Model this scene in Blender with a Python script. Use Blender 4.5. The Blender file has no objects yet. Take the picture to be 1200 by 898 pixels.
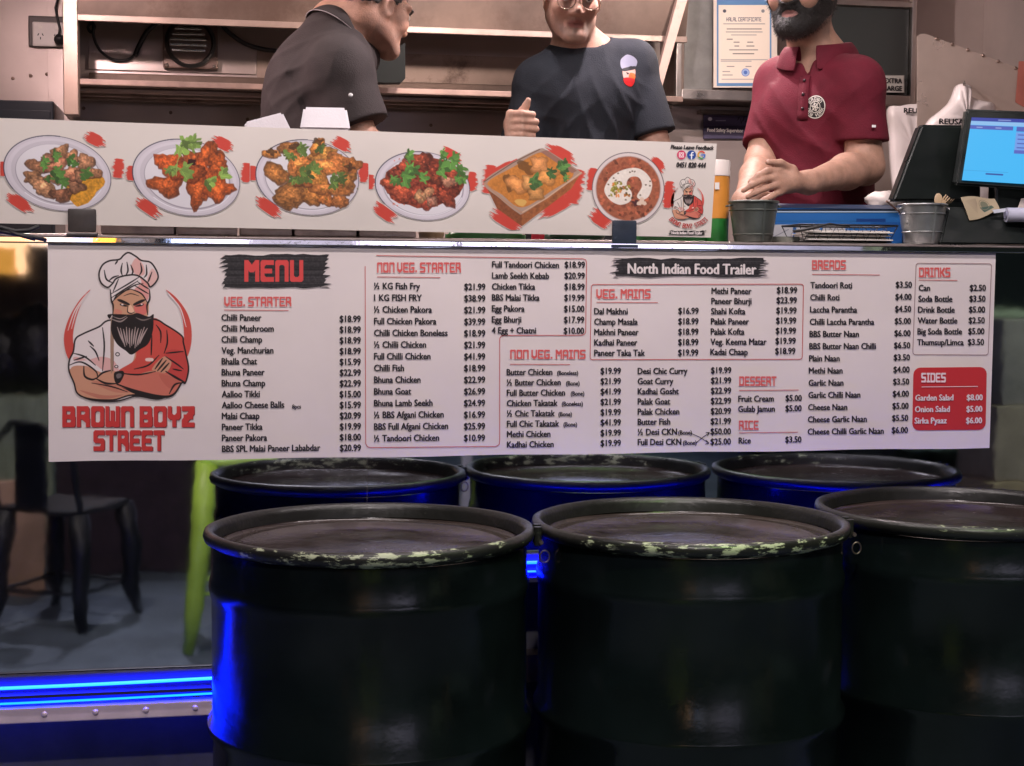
import bpy, bmesh, math, random
import numpy as np
from mathutils import Vector, Matrix
from mathutils.bvhtree import BVHTree
random.seed(7); RNG = np.random.RandomState(7)
SC = bpy.context.scene
COL = SC.collection

# ------------------------------------------------------------------ camera
FPX, PW, PH = 1780.0, 1200.0, 898.0
CAM = np.array([0.0, -3.17, 1.33])
_a, _p, _r = math.radians(10.5), math.radians(-3.66), math.atan(60 / 9920.0)
_fw = np.array([math.sin(_a) * math.cos(_p), math.cos(_a) * math.cos(_p), math.sin(_p)])
_rt = np.cross(_fw, [0, 0, 1.0]); _rt /= np.linalg.norm(_rt)
_up = np.cross(_rt, _fw)
_rt, _up = math.cos(_r) * _rt + math.sin(_r) * _up, -math.sin(_r) * _rt + math.cos(_r) * _up
cd = bpy.data.cameras.new('camera'); cam = bpy.data.objects.new('camera', cd); COL.objects.link(cam)
cd.sensor_width = 36.0; cd.lens = FPX / PW * 36.0; cd.clip_start = 0.05; cd.clip_end = 500
cam.matrix_world = Matrix(((_rt[0], _up[0], -_fw[0], CAM[0]), (_rt[1], _up[1], -_fw[1], CAM[1]), (_rt[2], _up[2], -_fw[2], CAM[2]), (0, 0, 0, 1)))
SC.camera = cam

def P(u, v, Y):
    """photo pixel -> world point on the vertical plane y = Y"""
    d = _fw + _rt * (u - PW / 2) / FPX - _up * (v - PH / 2) / FPX
    t = (Y - CAM[1]) / d[1]
    return CAM + d * t
def V(a): return Vector([float(t) for t in a])

# ------------------------------------------------------------------ world, exposure
w = bpy.data.worlds.new('World'); SC.world = w; w.use_nodes = True
nt = w.node_tree; bg = nt.nodes['Background']
sky = nt.nodes.new('ShaderNodeTexSky'); sky.sky_type = 'NISHITA'; sky.sun_disc = False
sky.sun_elevation = math.radians(-4); sky.sun_rotation = math.radians(200)
nt.links.new(sky.outputs[0], bg.inputs[0]); bg.inputs[1].default_value = 0.08
vs = SC.view_settings; vs.view_transform = 'Standard'; vs.look = 'None'; vs.exposure = 0.0; vs.gamma = 1.0; vs.use_curve_mapping = False
SC.cycles.max_bounces = 7; SC.cycles.diffuse_bounces = 3; SC.cycles.glossy_bounces = 4
SC.cycles.caustics_reflective = False; SC.cycles.caustics_refractive = False
SC.cycles.sample_clamp_indirect = 4.0

# light levels, all in one place (watts); colours linear
LIGHTS = dict(
    hatch=(33.0, (1.0, 0.89, 0.88)),      # tube under the raised serving hatch, over the counter
    galley=(3.5, (1.0, 0.83, 0.76)),    # ceiling battens inside
    pendant_back=(30.0, (1.0, 0.74, 0.74)), # small pendant lamps hung over the galley
    shelf_fill=(26.0, (1.0, 0.78, 0.70)),  # added unseen lamp that brightens the hood shelf cavity
    cupboard_fill=(14.0, (1.0, 0.82, 0.76)),  # added unseen lamp that brightens the cupboard front
    pendant_mid=(10.0, (1.0, 0.90, 0.92)),
    pendant_right=(50.0, (1.0, 0.84, 0.86)),
    yard=(1180.0, (1.0, 0.885, 0.89)),     # floodlight on a pole behind the photographer
    green=(70.0, (0.62, 1.0, 0.32)),     # added unseen green spot that tints the drum rims
    yard_fill_left=(110.0, (1.0, 0.80, 0.62)),     # added unseen warm lamp for the left of the yard
)

# ------------------------------------------------------------------ helpers
def lin(c):
    c = np.asarray(c, dtype=np.float64)
    return np.where(c <= 0.04045, c / 12.92, ((c + 0.055) / 1.055) ** 2.4)
def s255(r, g, b): return tuple(float(x) for x in lin(np.array([r, g, b]) / 255.0))

def tag(o, label=None, cat=None, group=None, kind=None):
    if label: o['label'] = label
    if cat: o['category'] = cat
    if group: o['group'] = group
    if kind: o['kind'] = kind
    return o
def thing(name, label, cat, loc=(0, 0, 0), group=None, rz=0.0):
    o = bpy.data.objects.new(name, None); COL.objects.link(o)
    o.empty_display_size = 0.05
    o.location = V(loc); o.rotation_euler = (0, 0, rz)
    return tag(o, label, cat, group)
def link(name, me, mat=None, parent=None, smooth=False, world=True):
    o = bpy.data.objects.new(name, me); COL.objects.link(o)
    if mat is not None: me.materials.append(mat)
    if smooth:
        for p in me.polygons: p.use_smooth = True
    if parent is not None:
        o.parent = parent
        if world:
            m = Matrix.Translation(parent.location) @ parent.rotation_euler.to_matrix().to_4x4()
            if parent.parent is not None:
                pp = parent.parent
                m = Matrix.Translation(pp.location) @ pp.rotation_euler.to_matrix().to_4x4() @ parent.matrix_parent_inverse @ m
            o.matrix_parent_inverse = m.inverted()
    return o
def copy_tree(o, parent=None):
    c = o.copy(); COL.objects.link(c)
    if parent is not None: c.parent = parent
    for ch in list(o.children): copy_tree(ch, c)
    return c

class MB:
    """collects shapes, links them as ONE mesh object"""
    def __init__(s): s.bm = bmesh.new()
    def box(s, x0, x1, y0, y1, z0, z1, bev=0.0, M=None, seg=2):
        r = bmesh.ops.create_cube(s.bm, size=1.0)
        vs = r['verts']
        for v in vs:
            v.co = Vector((x0 + (v.co.x + .5) * (x1 - x0), y0 + (v.co.y + .5) * (y1 - y0), z0 + (v.co.z + .5) * (z1 - z0)))
        if bev > 0:
            es = list({e for v in vs for e in v.link_edges})
            r2 = bmesh.ops.bevel(s.bm, geom=es, offset=bev, segments=seg, affect='EDGES', profile=0.6)
            vs = list({v for f in r2['faces'] for v in f.verts} | {v for v in vs if v.is_valid})
        if M is not None:
            for v in vs: v.co = M @ v.co
        return s
    def hexa(s, pts):
        """box from 8 points: 4 front (ccw) then 4 back"""
        v = [s.bm.verts.new(V(p)) for p in pts]
        for f in ((0, 1, 2, 3), (7, 6, 5, 4), (0, 4, 5, 1), (1, 5, 6, 2), (2, 6, 7, 3), (3, 7, 4, 0)):
            s.bm.faces.new([v[i] for i in f])
        return s
    def slab(s, quad, d):
        """quad of world points extruded along vector d"""
        return s.hexa([np.array(q, float) for q in quad] + [np.array(q, float) + np.array(d, float) for q in quad])
    def tube(s, pts, r, n=8, cap=True, closed=False):
        pts = [V(p) for p in pts]; rs = r if hasattr(r, '__len__') else [r] * len(pts)
        rings = []; up = None
        m = len(pts)
        for i, p in enumerate(pts):
            if closed: t = pts[(i + 1) % m] - pts[i - 1]
            else: t = pts[min(i + 1, m - 1)] - pts[max(i - 1, 0)]
            t.normalize()
            if up is None:
                up = t.orthogonal().normalized()
            else:
                up = (up - t * up.dot(t)); up.normalize()
            b = t.cross(up)
            rings.append([s.bm.verts.new(p + (up * math.cos(2 * math.pi * k / n) + b * math.sin(2 * math.pi * k / n)) * rs[i]) for k in range(n)])
        rr = list(zip(rings, rings[1:])) + ([(rings[-1], rings[0])] if closed else [])
        for a, b in rr:
            for k in range(n): s.bm.faces.new([a[k], a[(k + 1) % n], b[(k + 1) % n], b[k]])
        if cap and not closed:
            s.bm.faces.new(rings[0][::-1]); s.bm.faces.new(rings[-1])
        return s
    def lathe(s, prof, c=(0, 0, 0), n=48, M=None, wob=None):
        rings = []
        for r, z in prof:
            if r < 1e-6: rings.append([s.bm.verts.new(Vector((0, 0, z)))])
            else: rings.append([s.bm.verts.new(Vector((r * math.cos(2 * math.pi * k / n), r * math.sin(2 * math.pi * k / n), z))) for k in range(n)])
        for a, b in zip(rings, rings[1:]):
            if len(a) == 1 and len(b) == 1: continue
            for k in range(n):
                k2 = (k + 1) % n
                if len(a) == 1: s.bm.faces.new([a[0], b[k], b[k2]][::-1])
                elif len(b) == 1: s.bm.faces.new([a[k], a[k2], b[0]])
                else: s.bm.faces.new([a[k], a[k2], b[k2], b[k]])
        for ring in rings:
            for v in ring:
                if wob: v.co = wob(v.co)
                v.co = (M @ v.co if M is not None else v.co) + V(c)
        return s
    def prism(s, pts, d):
        a = [s.bm.verts.new(V(p)) for p in pts]; b = [s.bm.verts.new(V(p) + V(d)) for p in pts]
        s.bm.faces.new(a); s.bm.faces.new(b[::-1]); n = len(a)
        for k in range(n): s.bm.faces.new([a[k], b[k], b[(k + 1) % n], a[(k + 1) % n]])
        return s
    def ball(s, c, r, n=10, M=None):
        r0 = bmesh.ops.create_uvsphere(s.bm, u_segments=n * 2, v_segments=n, radius=1.0)
        rr = r if hasattr(r, '__len__') else (r, r, r)
        for v in r0['verts']:
            v.co = Vector((v.co.x * rr[0], v.co.y * rr[1], v.co.z * rr[2]))
            if M is not None: v.co = M @ v.co
            v.co += V(c)
        return s
    def build(s, name, mat=None, parent=None, smooth=False, world=True, auto=None):
        bmesh.ops.recalc_face_normals(s.bm, faces=s.bm.faces)
        me = bpy.data.meshes.new(name); s.bm.to_mesh(me); s.bm.free()
        if auto is not None:
            for p in me.polygons: p.use_smooth = True
            me.set_sharp_from_angle(angle=math.radians(auto))
        return link(name, me, mat, parent, smooth, world)

# ------------------------------------------------------------------ materials
def mat(name, base=(.5, .5, .5), rough=.5, metal=0.0, spec=.5, var=0.0, vscale=8.0, bump=0.0, bscale=60.0, rvar=0.0, stretch=None, coat=0.0, dirt=None, dscale=5.0, dlevel=.62, emit=None, estr=0.0, trans=0.0, alpha=1.0, sss=0.0, attr=None):
    m = bpy.data.materials.new(name); m.use_nodes = True
    N, L = m.node_tree.nodes, m.node_tree.links
    b = N['Principled BSDF']
    b.inputs['Base Color'].default_value = (*base, 1); b.inputs['Roughness'].default_value = rough
    b.inputs['Metallic'].default_value = metal; b.inputs['Specular IOR Level'].default_value = spec
    b.inputs['Coat Weight'].default_value = coat; b.inputs['Coat Roughness'].default_value = .08
    b.inputs['Transmission Weight'].default_value = trans; b.inputs['Alpha'].default_value = alpha
    if sss: b.inputs['Subsurface Weight'].default_value = sss; b.inputs['Subsurface Radius'].default_value = (.012, .005, .003); b.inputs['Subsurface Scale'].default_value = 1.0
    if emit is not None: b.inputs['Emission Color'].default_value = (*emit, 1); b.inputs['Emission Strength'].default_value = estr
    geo = N.new('ShaderNodeNewGeometry')
    src = geo.outputs['Position']
    tc = N.new('ShaderNodeTexCoord'); src = tc.outputs['Object']
    if stretch is not None:
        mp = N.new('ShaderNodeMapping'); mp.inputs['Scale'].default_value = stretch
        L.new(src, mp.inputs['Vector']); src = mp.outputs['Vector']
    def noise(sc, det=5.0, ro=.6):
        n = N.new('ShaderNodeTexNoise'); n.inputs['Scale'].default_value = sc; n.inputs['Detail'].default_value = det; n.inputs['Roughness'].default_value = ro
        L.new(src, n.inputs['Vector']); return n.outputs['Fac']
    cur = None
    if attr:
        at = N.new('ShaderNodeAttribute'); at.attribute_name = attr; cur = at.outputs['Color']
        L.new(cur, b.inputs['Base Color'])
    if var > 0:
        n = noise(vscale); mr = N.new('ShaderNodeMapRange'); mr.inputs['From Min'].default_value = .3; mr.inputs['From Max'].default_value = .7
        mr.inputs['To Min'].default_value = 1 - var; mr.inputs['To Max'].default_value = 1 + var; L.new(n, mr.inputs['Value'])
        mx = N.new('ShaderNodeMix'); mx.data_type = 'RGBA'; mx.blend_type = 'MULTIPLY'; mx.inputs['Factor'].default_value = 1.0
        if cur is not None: L.new(cur, mx.inputs['A'])
        else: mx.inputs['A'].default_value = (*base, 1)
        L.new(mr.outputs['Result'], mx.inputs['B']); cur = mx.outputs['Result']; L.new(cur, b.inputs['Base Color'])
    if dirt is not None:
        n = noise(dscale, 8.0, .7); cr = N.new('ShaderNodeValToRGB'); cr.color_ramp.elements[0].position = dlevel; cr.color_ramp.elements[1].position = dlevel + .12
        L.new(n, cr.inputs['Fac']); mx = N.new('ShaderNodeMix'); mx.data_type = 'RGBA'
        if cur is not None: L.new(cur, mx.inputs['A'])
        else: mx.inputs['A'].default_value = (*base, 1)
        mx.inputs['B'].default_value = (*dirt, 1); L.new(cr.outputs['Color'], mx.inputs['Factor']); cur = mx.outputs['Result']; L.new(cur, b.inputs['Base Color'])
    if rvar > 0:
        n = noise(vscale * 1.7, 6.0); mr = N.new('ShaderNodeMapRange'); mr.inputs['From Min'].default_value = .3; mr.inputs['From Max'].default_value = .7
        mr.inputs['To Min'].default_value = max(.02, rough - rvar); mr.inputs['To Max'].default_value = min(1, rough + rvar); L.new(n, mr.inputs['Value']); L.new(mr.outputs['Result'], b.inputs['Roughness'])
    if bump > 0:
        n = noise(bscale, 4.0); bp = N.new('ShaderNodeBump'); bp.inputs['Strength'].default_value = 1.0; bp.inputs['Distance'].default_value = bump
        L.new(n, bp.inputs['Height']); L.new(bp.outputs['Normal'], b.inputs['Normal'])
    return m

M_MIRROR = mat('polished_steel_skin', (.50, .54, .64), .025, 1.0, bump=.0004, bscale=2.6, rvar=.02, var=.15, vscale=6)
M_STEEL = mat('brushed_steel', (.46, .41, .38), .34, 1.0, var=.18, vscale=5, rvar=.1, bump=.0006, bscale=40)
M_STEEL_D = mat('greasy_steel', (.26, .20, .17), .42, 1.0, var=.3, vscale=4, rvar=.12, bump=.0008, bscale=30, dirt=(.10, .06, .045), dscale=3, dlevel=.55)
M_WALL = mat('galley_wall_sheet', (.50, .41, .37), .38, .35, var=.12, vscale=2.5, rvar=.1, bump=.0008, bscale=9, dirt=(.26, .17, .13), dscale=6, dlevel=.66)
M_EDGE = mat('counter_edge_steel', (.66, .62, .66), .30, .7, var=.22, vscale=9, rvar=.12, bump=.0005, bscale=20)
M_LIPM = mat('polished_lip', (.86, .84, .88), .035, 1.0, var=.1, vscale=12, bump=.00012, bscale=16)
M_LIPB = mat('grimy_counter_edge', (.30, .25, .24), .5, .5, var=.3, vscale=16, dirt=(.14, .11, .10), dscale=14)
M_TRIM = mat('rail_aluminium', (.85, .68, .80), .40, .3, var=.12, vscale=12, rvar=.1, dirt=(.2, .16, .2), dscale=9, dlevel=.66)
M_DARK = mat('underside_paint', (.06, .06, .075), .6, var=.3)
M_BLACKPL = mat('black_plastic', (.012, .013, .013), .42, var=.2, rvar=.1)
M_RUBBER = mat('black_rubber', (.010, .010, .011), .55)
M_PRINT = mat('printed_vinyl', rough=.42, attr='Col', var=.05, vscale=3.0)
M_PAPER = mat('printed_paper', rough=.7, attr='Col')
M_WHITEV = mat('white_vinyl', s255(228, 217, 214), .36, var=.05, vscale=3.0, bump=.0016, bscale=2.6, rvar=.06)
M_BOARD = mat('white_signboard', s255(216, 207, 200), .38, var=.05, vscale=3.0, bump=.0012, bscale=2.6, rvar=.06)
M_INK = mat('black_ink', (.020, .016, .018), .5)
M_RED = mat('red_ink', s255(205, 62, 60), .5, var=.06)
M_WINK = mat('white_ink', s255(235, 224, 222), .5)
# ------------------------------------------------------------------ small numpy painter for printed surfaces
def spline(pts, closed=True, n=6):
    p = np.array(pts, float); m = len(p); out = []
    rng = range(m) if closed else range(m - 1)
    for i in rng:
        if closed: a, b, c, d = p[i - 1], p[i], p[(i + 1) % m], p[(i + 2) % m]
        else: a, b, c, d = p[max(i - 1, 0)], p[i], p[i + 1], p[min(i + 2, m - 1)]
        for k in range(n):
            t = k / n
            out.append(.5 * (2 * b + (c - a) * t + (2 * a - 5 * b + 4 * c - d) * t * t + (3 * b - a - 3 * c + d) * t ** 3))
    if not closed: out.append(p[-1])
    return np.array(out)
_nz = {}
def vnoise(shape, cell, seed=0):
    """smooth value noise image 0..1"""
    H, W = shape; r = np.random.RandomState(seed)
    gh, gw = int(H / cell) + 3, int(W / cell) + 3
    g = r.rand(gh, gw)
    y = np.arange(H) / cell; x = np.arange(W) / cell
    yi = y.astype(int); xi = x.astype(int); fy = y - yi; fx = x - xi
    fy = (fy * fy * (3 - 2 * fy))[:, None]; fx = (fx * fx * (3 - 2 * fx))[None, :]
    a = g[yi][:, xi]; b = g[yi][:, xi + 1]; c = g[yi + 1][:, xi]; d = g[yi + 1][:, xi + 1]
    return (a * (1 - fx) + b * fx) * (1 - fy) + (c * (1 - fx) + d * fx) * fy
class Canvas:
    def __init__(s, W, H, bg=(1, 1, 1), S=1.0):
        s.S = S; s.W, s.H = int(W * S), int(H * S)
        s.img = np.empty((s.H, s.W, 3)); s.img[:] = bg; s.al = np.zeros((s.H, s.W))
    def _mix(s, y0, y1, x0, x1, m, col):
        r = s.img[y0:y1, x0:x1]
        r[:] = r * (1 - m[..., None]) + np.asarray(col) * m[..., None]
        s.al[y0:y1, x0:x1] = np.maximum(s.al[y0:y1, x0:x1], m)
    def mask(s, poly):
        p = np.array(poly, float) * s.S
        x0 = max(int(p[:, 0].min()) - 1, 0); x1 = min(int(p[:, 0].max()) + 2, s.W); y0 = max(int(p[:, 1].min()) - 1, 0); y1 = min(int(p[:, 1].max()) + 2, s.H)
        if x1 <= x0 or y1 <= y0: return None
        ss = 3
        ys = y0 + (np.arange((y1 - y0) * ss) + .5) / ss
        xs = x0 + (np.arange((x1 - x0) * ss) + .5) / ss
        M = np.zeros((len(ys), len(xs)), bool)
        q = np.roll(p, -1, 0)
        for (ax, ay), (bx, by) in zip(p, q):
            if ay == by: continue
            c = (ys >= min(ay, by)) & (ys < max(ay, by))
            if not c.any(): continue
            xi = ax + (ys[c] - ay) * (bx - ax) / (by - ay)
            M[c] ^= xs[None, :] > xi[:, None]
        m = M.reshape(y1 - y0, ss, x1 - x0, ss).mean((1, 3))
        return y0, y1, x0, x1, m
    def fill(s, poly, col, a=1.0, tex=None):
        r = s.mask(poly)
        if r is None: return
        y0, y1, x0, x1, m = r
        c = np.asarray(col)
        if tex is not None: c = np.clip(c * tex[y0:y1, x0:x1, None], 0, 1)
        s._mix(y0, y1, x0, x1, m * a, c)
    def stroke(s, pts, wd, col, a=1.0):
        p = np.array(pts, float) * s.S; n = len(p)
        ws = (np.full(n, wd) if np.isscalar(wd) else np.array(wd, float)) * s.S
        mw = ws.max()
        x0 = max(int(p[:, 0].min() - mw) - 1, 0); x1 = min(int(p[:, 0].max() + mw) + 2, s.W); y0 = max(int(p[:, 1].min() - mw) - 1, 0); y1 = min(int(p[:, 1].max() + mw) + 2, s.H)
        if x1 <= x0 or y1 <= y0: return
        Y, X = np.mgrid[y0:y1, x0:x1] + .5
        m = np.zeros(X.shape)
        for i in range(n - 1):
            d = p[i + 1] - p[i]; L = (d * d).sum() + 1e-9
            t = np.clip(((X - p[i, 0]) * d[0] + (Y - p[i, 1]) * d[1]) / L, 0, 1)
            D = np.hypot(X - p[i, 0] - t * d[0], Y - p[i, 1] - t * d[1])
            m = np.maximum(m, np.clip((ws[i] + (ws[i + 1] - ws[i]) * t) / 2 - D + .5, 0, 1))
        s._mix(y0, y1, x0, x1, m * a, col)
    def ell(s, cx, cy, rx, ry, rot=0, n=64):
        t = np.linspace(0, 2 * np.pi, n, endpoint=False); c, q = math.cos(rot), math.sin(rot)
        return np.stack([cx + rx * np.cos(t) * c - ry * np.sin(t) * q, cy + rx * np.cos(t) * q + ry * np.sin(t) * c], 1)
def blob(cx, cy, rx, ry, rot, rg, rough=.18, n=26):
    t = np.linspace(0, 2 * np.pi, n, endpoint=False)
    r = 1 + rough * (rg.rand(n) - .5) * 1.2 + rough * np.sin(t * rg.randint(2, 5) + rg.rand() * 6)
    c, q = math.cos(rot), math.sin(rot)
    return np.stack([cx + rx * r * np.cos(t) * c - ry * r * np.sin(t) * q, cy + rx * r * np.cos(t) * q + ry * r * np.sin(t) * c], 1)
def canvas_mesh(name, cv, corner, material, parent=None, off=None, keep_all=False, wrap=None):
    """corner(u,v) with u,v arrays 0..1 (v down) -> Nx3 world points"""
    H, W = cv.H, cv.W
    vv, uu = np.meshgrid((np.arange(H) + .5) / H, (np.arange(W) + .5) / W, indexing='ij')
    pts = corner(uu.ravel(), vv.ravel())
    if off is not None: pts = pts + np.array(off)
    al = cv.al if not keep_all else np.ones((H, W))
    a = (al[:-1, :-1] > .03) | (al[1:, :-1] > .03) | (al[:-1, 1:] > .03) | (al[1:, 1:] > .03)
    idx = np.arange(H * W).reshape(H, W)
    q = np.stack([idx[:-1, :-1][a], idx[1:, :-1][a], idx[1:, 1:][a], idx[:-1, 1:][a]], 1)
    used = np.unique(q); rem = np.full(H * W, -1); rem[used] = np.arange(len(used))
    q = rem[q]; pts = pts[used]; cols = lin(np.clip(cv.img.reshape(-1, 3)[used], 0, 1))
    me = mesh_np(name, pts, q)
    at = me.attributes.new('Col', 'FLOAT_COLOR', 'POINT')
    at.data.foreach_set('color', np.concatenate([cols, np.ones((len(cols), 1))], 1).astype(np.float32).ravel())
    return link(name, me, material, parent)
def mesh_np(name, pts, quads):
    me = bpy.data.meshes.new(name)
    n, m = len(pts), len(quads)
    me.vertices.add(n); me.vertices.foreach_set('co', np.ascontiguousarray(pts, np.float32).ravel())
    me.loops.add(m * 4); me.loops.foreach_set('vertex_index', np.ascontiguousarray(quads, np.int32).ravel())
    me.polygons.add(m); me.polygons.foreach_set('loop_start', np.arange(0, m * 4, 4, dtype=np.int32)); me.polygons.foreach_set('loop_total', np.full(m, 4, np.int32))
    me.update(calc_edges=True); me.validate()
    return me
def rect_px(u0, v0, u1, v1, Y):
    """mapping for a print whose photo rectangle is (u0,v0)-(u1,v1) on plane y=Y"""
    A, B, C_, D = P(u0, v0, Y), P(u1, v0, Y), P(u0, v1, Y), P(u1, v1, Y)
    def f(u, v):
        u = u[:, None]; v = v[:, None]
        return (A * (1 - u) + B * u) * (1 - v) + (C_ * (1 - u) + D * u) * v
    return f

# squared display lettering, drawn as strokes on a 4 x 6 cell
GLY = {
 'A': [[(0,6),(0,1),(.8,0),(3.2,0),(4,1),(4,6)],[(0,3.6),(4,3.6)]],
 'B': [[(0,0),(0,6),(3.4,6),(4,5.2),(4,3.8),(3.2,3),(0,3)],[(3.2,3),(3.7,2.2),(3.7,.7),(3.2,0),(0,0)]],
 'C': [[(4,0),(.6,0),(0,.6),(0,5.4),(.6,6),(4,6)]],
 'D': [[(0,0),(0,6),(3.2,6),(4,5.2),(4,.8),(3.2,0),(0,0)]],
 'E': [[(4,0),(.6,0),(0,.6),(0,5.4),(.6,6),(4,6)],[(0,3),(3.2,3)]],
 'F': [[(4,0),(0,0),(0,6)],[(0,3),(3.2,3)]],
 'G': [[(4,0),(.6,0),(0,.6),(0,5.4),(.6,6),(3.4,6),(4,5.4),(4,3.2),(2.2,3.2)]],
 'I': [[(0,0),(2.4,0)],[(1.2,0),(1.2,6)],[(0,6),(2.4,6)]],
 'K': [[(0,0),(0,6)],[(0,3.2),(1.6,3),(4,0)],[(1.6,3),(4,6)]],
 'M': [[(0,6),(0,0),(2.3,2.6),(4.6,0),(4.6,6)]],
 'N': [[(0,6),(0,.5),(.6,0),(3.4,0),(4,.6),(4,6)]],
 'O': [[(.6,0),(3.4,0),(4,.6),(4,5.4),(3.4,6),(.6,6),(0,5.4),(0,.6),(.6,0)]],
 'R': [[(0,6),(0,0),(3.2,0),(3.8,.7),(3.8,2.4),(3.2,3.1),(0,3.1)],[(2.2,3.1),(4,4.4),(4,6)]],
 'S': [[(4,0),(.7,0),(0,.7),(0,2.3),(.7,3),(3.3,3),(4,3.7),(4,5.3),(3.3,6),(0,6)]],
 'T': [[(0,0),(4,0)],[(2,0),(2,6)]],
 'U': [[(0,0),(0,5.4),(.6,6),(3.4,6),(4,5.4),(4,0)]],
 'V': [[(0,0),(0,4.4),(2,6),(4,4.4),(4,0)]],
 'W': [[(0,0),(0,5.6),(.5,6),(2.3,5.4),(2.3,1.6)],[(2.3,5.4),(4.1,6),(4.6,5.6),(4.6,0)]],
 'X': [[(0,0),(4,6)],[(4,0),(0,6)]],
 'Y': [[(0,0),(0,2.4),(.8,3.2),(3.2,3.2),(4,2.4),(4,0)],[(2,3.2),(2,6)]],
 'Z': [[(0,0),(4,0),(4,1),(0,5),(0,6),(4,6)],[(.8,3),(3.2,3)]],
 '.': [[(.2,5.7),(.5,5.7)]],
 'P': [[(0,6),(0,0),(3.4,0),(4,.7),(4,2.6),(3.4,3.3),(0,3.3)]],
 'H': [[(0,0),(0,6)],[(4,0),(4,6)],[(0,3),(4,3)]],
 'L': [[(0,0),(0,6),(4,6)]],
}
def display_text(cv, txt, x0, y0, x1, y1, col, weight=1.5, shadow=None):
    adv = [(2.0 if c == ' ' else (1.0 if c == '.' else (max(q[0] for st in GLY[c] for q in st))) + (0 if c == ' ' else weight + .55)) for c in txt]
    tot = sum(adv) - .55; sx = (x1 - x0) / tot; sy = (y1 - y0) / (6 + weight)
    def draw(dx, dy, cc, grow=1.0):
        x = x0 + dx
        for c, a in zip(txt, adv):
            if c != ' ':
                for st in GLY[c]:
                    pts = [(x + (q[0] + weight / 2) * sx, y0 + dy + (q[1] + weight / 2) * sy) for q in st]
                    # square pen: sweep a box along each segment
                    hx, hy = weight / 2 * sx * grow, weight / 2 * sy * grow
                    for (ax, ay), (bx, by) in zip(pts, pts[1:]):
                        cs = np.array([(px + i * hx, py + j * hy) for px, py in ((ax, ay), (bx, by)) for i in (-1, 1) for j in (-1, 1)])
                        cv.fill(hull(cs), cc)
            x += a * sx
    if shadow: draw(shadow[0], shadow[1], shadow[2])
    draw(0, 0, col)
def hull(p):
    p = sorted(map(tuple, p)); 
    def half(pp):
        h = []
        for q in pp:
            while len(h) >= 2 and (h[-1][0] - h[-2][0]) * (q[1] - h[-2][1]) - (h[-1][1] - h[-2][1]) * (q[0] - h[-2][0]) <= 0: h.pop()
            h.append(q)
        return h
    a, b = half(p), half(p[::-1])
    return np.array(a[:-1] + b[:-1])
def brush_edge(x0, y0, x1, y1, rg, rag=10, n=9):
    """ragged horizontal brush stroke outline"""
    L = []; 
    top = [(x, y0 + rg.rand() * 2.5) for x in np.linspace(x0, x1, 14)]
    right = []
    for k, y in enumerate(np.linspace(y0 + 1, y1 - 1, n)): right += [(x1 - rag * rg.rand(), y - .8), (x1 + rag * (rg.rand() - .3), y)]
    bot = [(x, y1 - rg.rand() * 2.5) for x in np.linspace(x1, x0, 14)]
    left = []
    for k, y in enumerate(np.linspace(y1 - 1, y0 + 1, n)): left += [(x0 + rag * rg.rand(), y + .8), (x0 - rag * (rg.rand() - .3), y)]
    return np.array(top + right + bot + left)

# ------------------------------------------------------------------ type set with the built-in font
def type_lines(name, items, material, parent, Y, bold=.10):
    """items: (text, u, v, cap_px, squeeze, align, width_px or None) in photo pixels; ONE mesh"""
    vs_, fs_ = [], []
    cu = bpy.data.curves.new('type', 'FONT'); ob = bpy.data.objects.new('type', cu); COL.objects.link(ob)
    cu.resolution_u = 2; cu.size = 1.0; cu.offset = 0.0
    for it in items:
        txt, u, v, cap, sq, al, wpx = it[:7]
        skew = it[7] if len(it) > 7 else 0.0
        cu.body = txt
        bpy.context.view_layer.update()
        dg = bpy.context.evaluated_depsgraph_get(); oe = ob.evaluated_get(dg); me = oe.to_mesh()
        if len(me.vertices) == 0: oe.to_mesh_clear(); continue
        co = np.empty(len(me.vertices) * 3); me.vertices.foreach_get('co', co); co = co.reshape(-1, 3)
        fl = [tuple(p.vertices) for p in me.polygons]
        oe.to_mesh_clear()
        sc = cap / .729
        x = co[:, 0] * sc; y = co[:, 1] * sc
        w_ = x.max() - x.min(); k = (wpx / w_) if wpx else sq
        x = (x - x.min()) * k
        if al == 'R': x = x - x.max()
        elif al == 'C': x = x - x.max() / 2
        x = x + y * skew
        sl = (12 - 28 * (v - 285) / 256.0) / 1108
        for dx, dy, dY in ((0, 0, 0), (bold * cap, .04 * bold * cap, -.00025), (.5 * bold * cap, -.5 * bold * cap, -.0005)):
            base = len(vs_)
            for a, b in zip(x, y): vs_.append(P(u + a + dx - bold * cap / 2, v - b + dy + a * sl, Y + dY))
            fs_ += [tuple(base + i for i in f) for f in fl]
    bpy.data.objects.remove(ob); bpy.data.curves.remove(cu)
    me = bpy.data.meshes.new(name); me.from_pydata([tuple(map(float, q)) for q in vs_], [], fs_); me.update()
    return link(name, me, material, parent)
# ------------------------------------------------------------------ ground
g = MB(); g.bm.faces.new([g.bm.verts.new(V(p)) for p in ((-60, -60, 0), (60, -60, 0), (60, 60, 0), (-60, 60, 0))])
tag(g.build('ground', mat('concrete_ground', (.12, .155, .20), .75, var=.35, vscale=3, bump=.004, bscale=60, dirt=(.05, .05, .055), dscale=1.6)), kind='structure')

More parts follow.
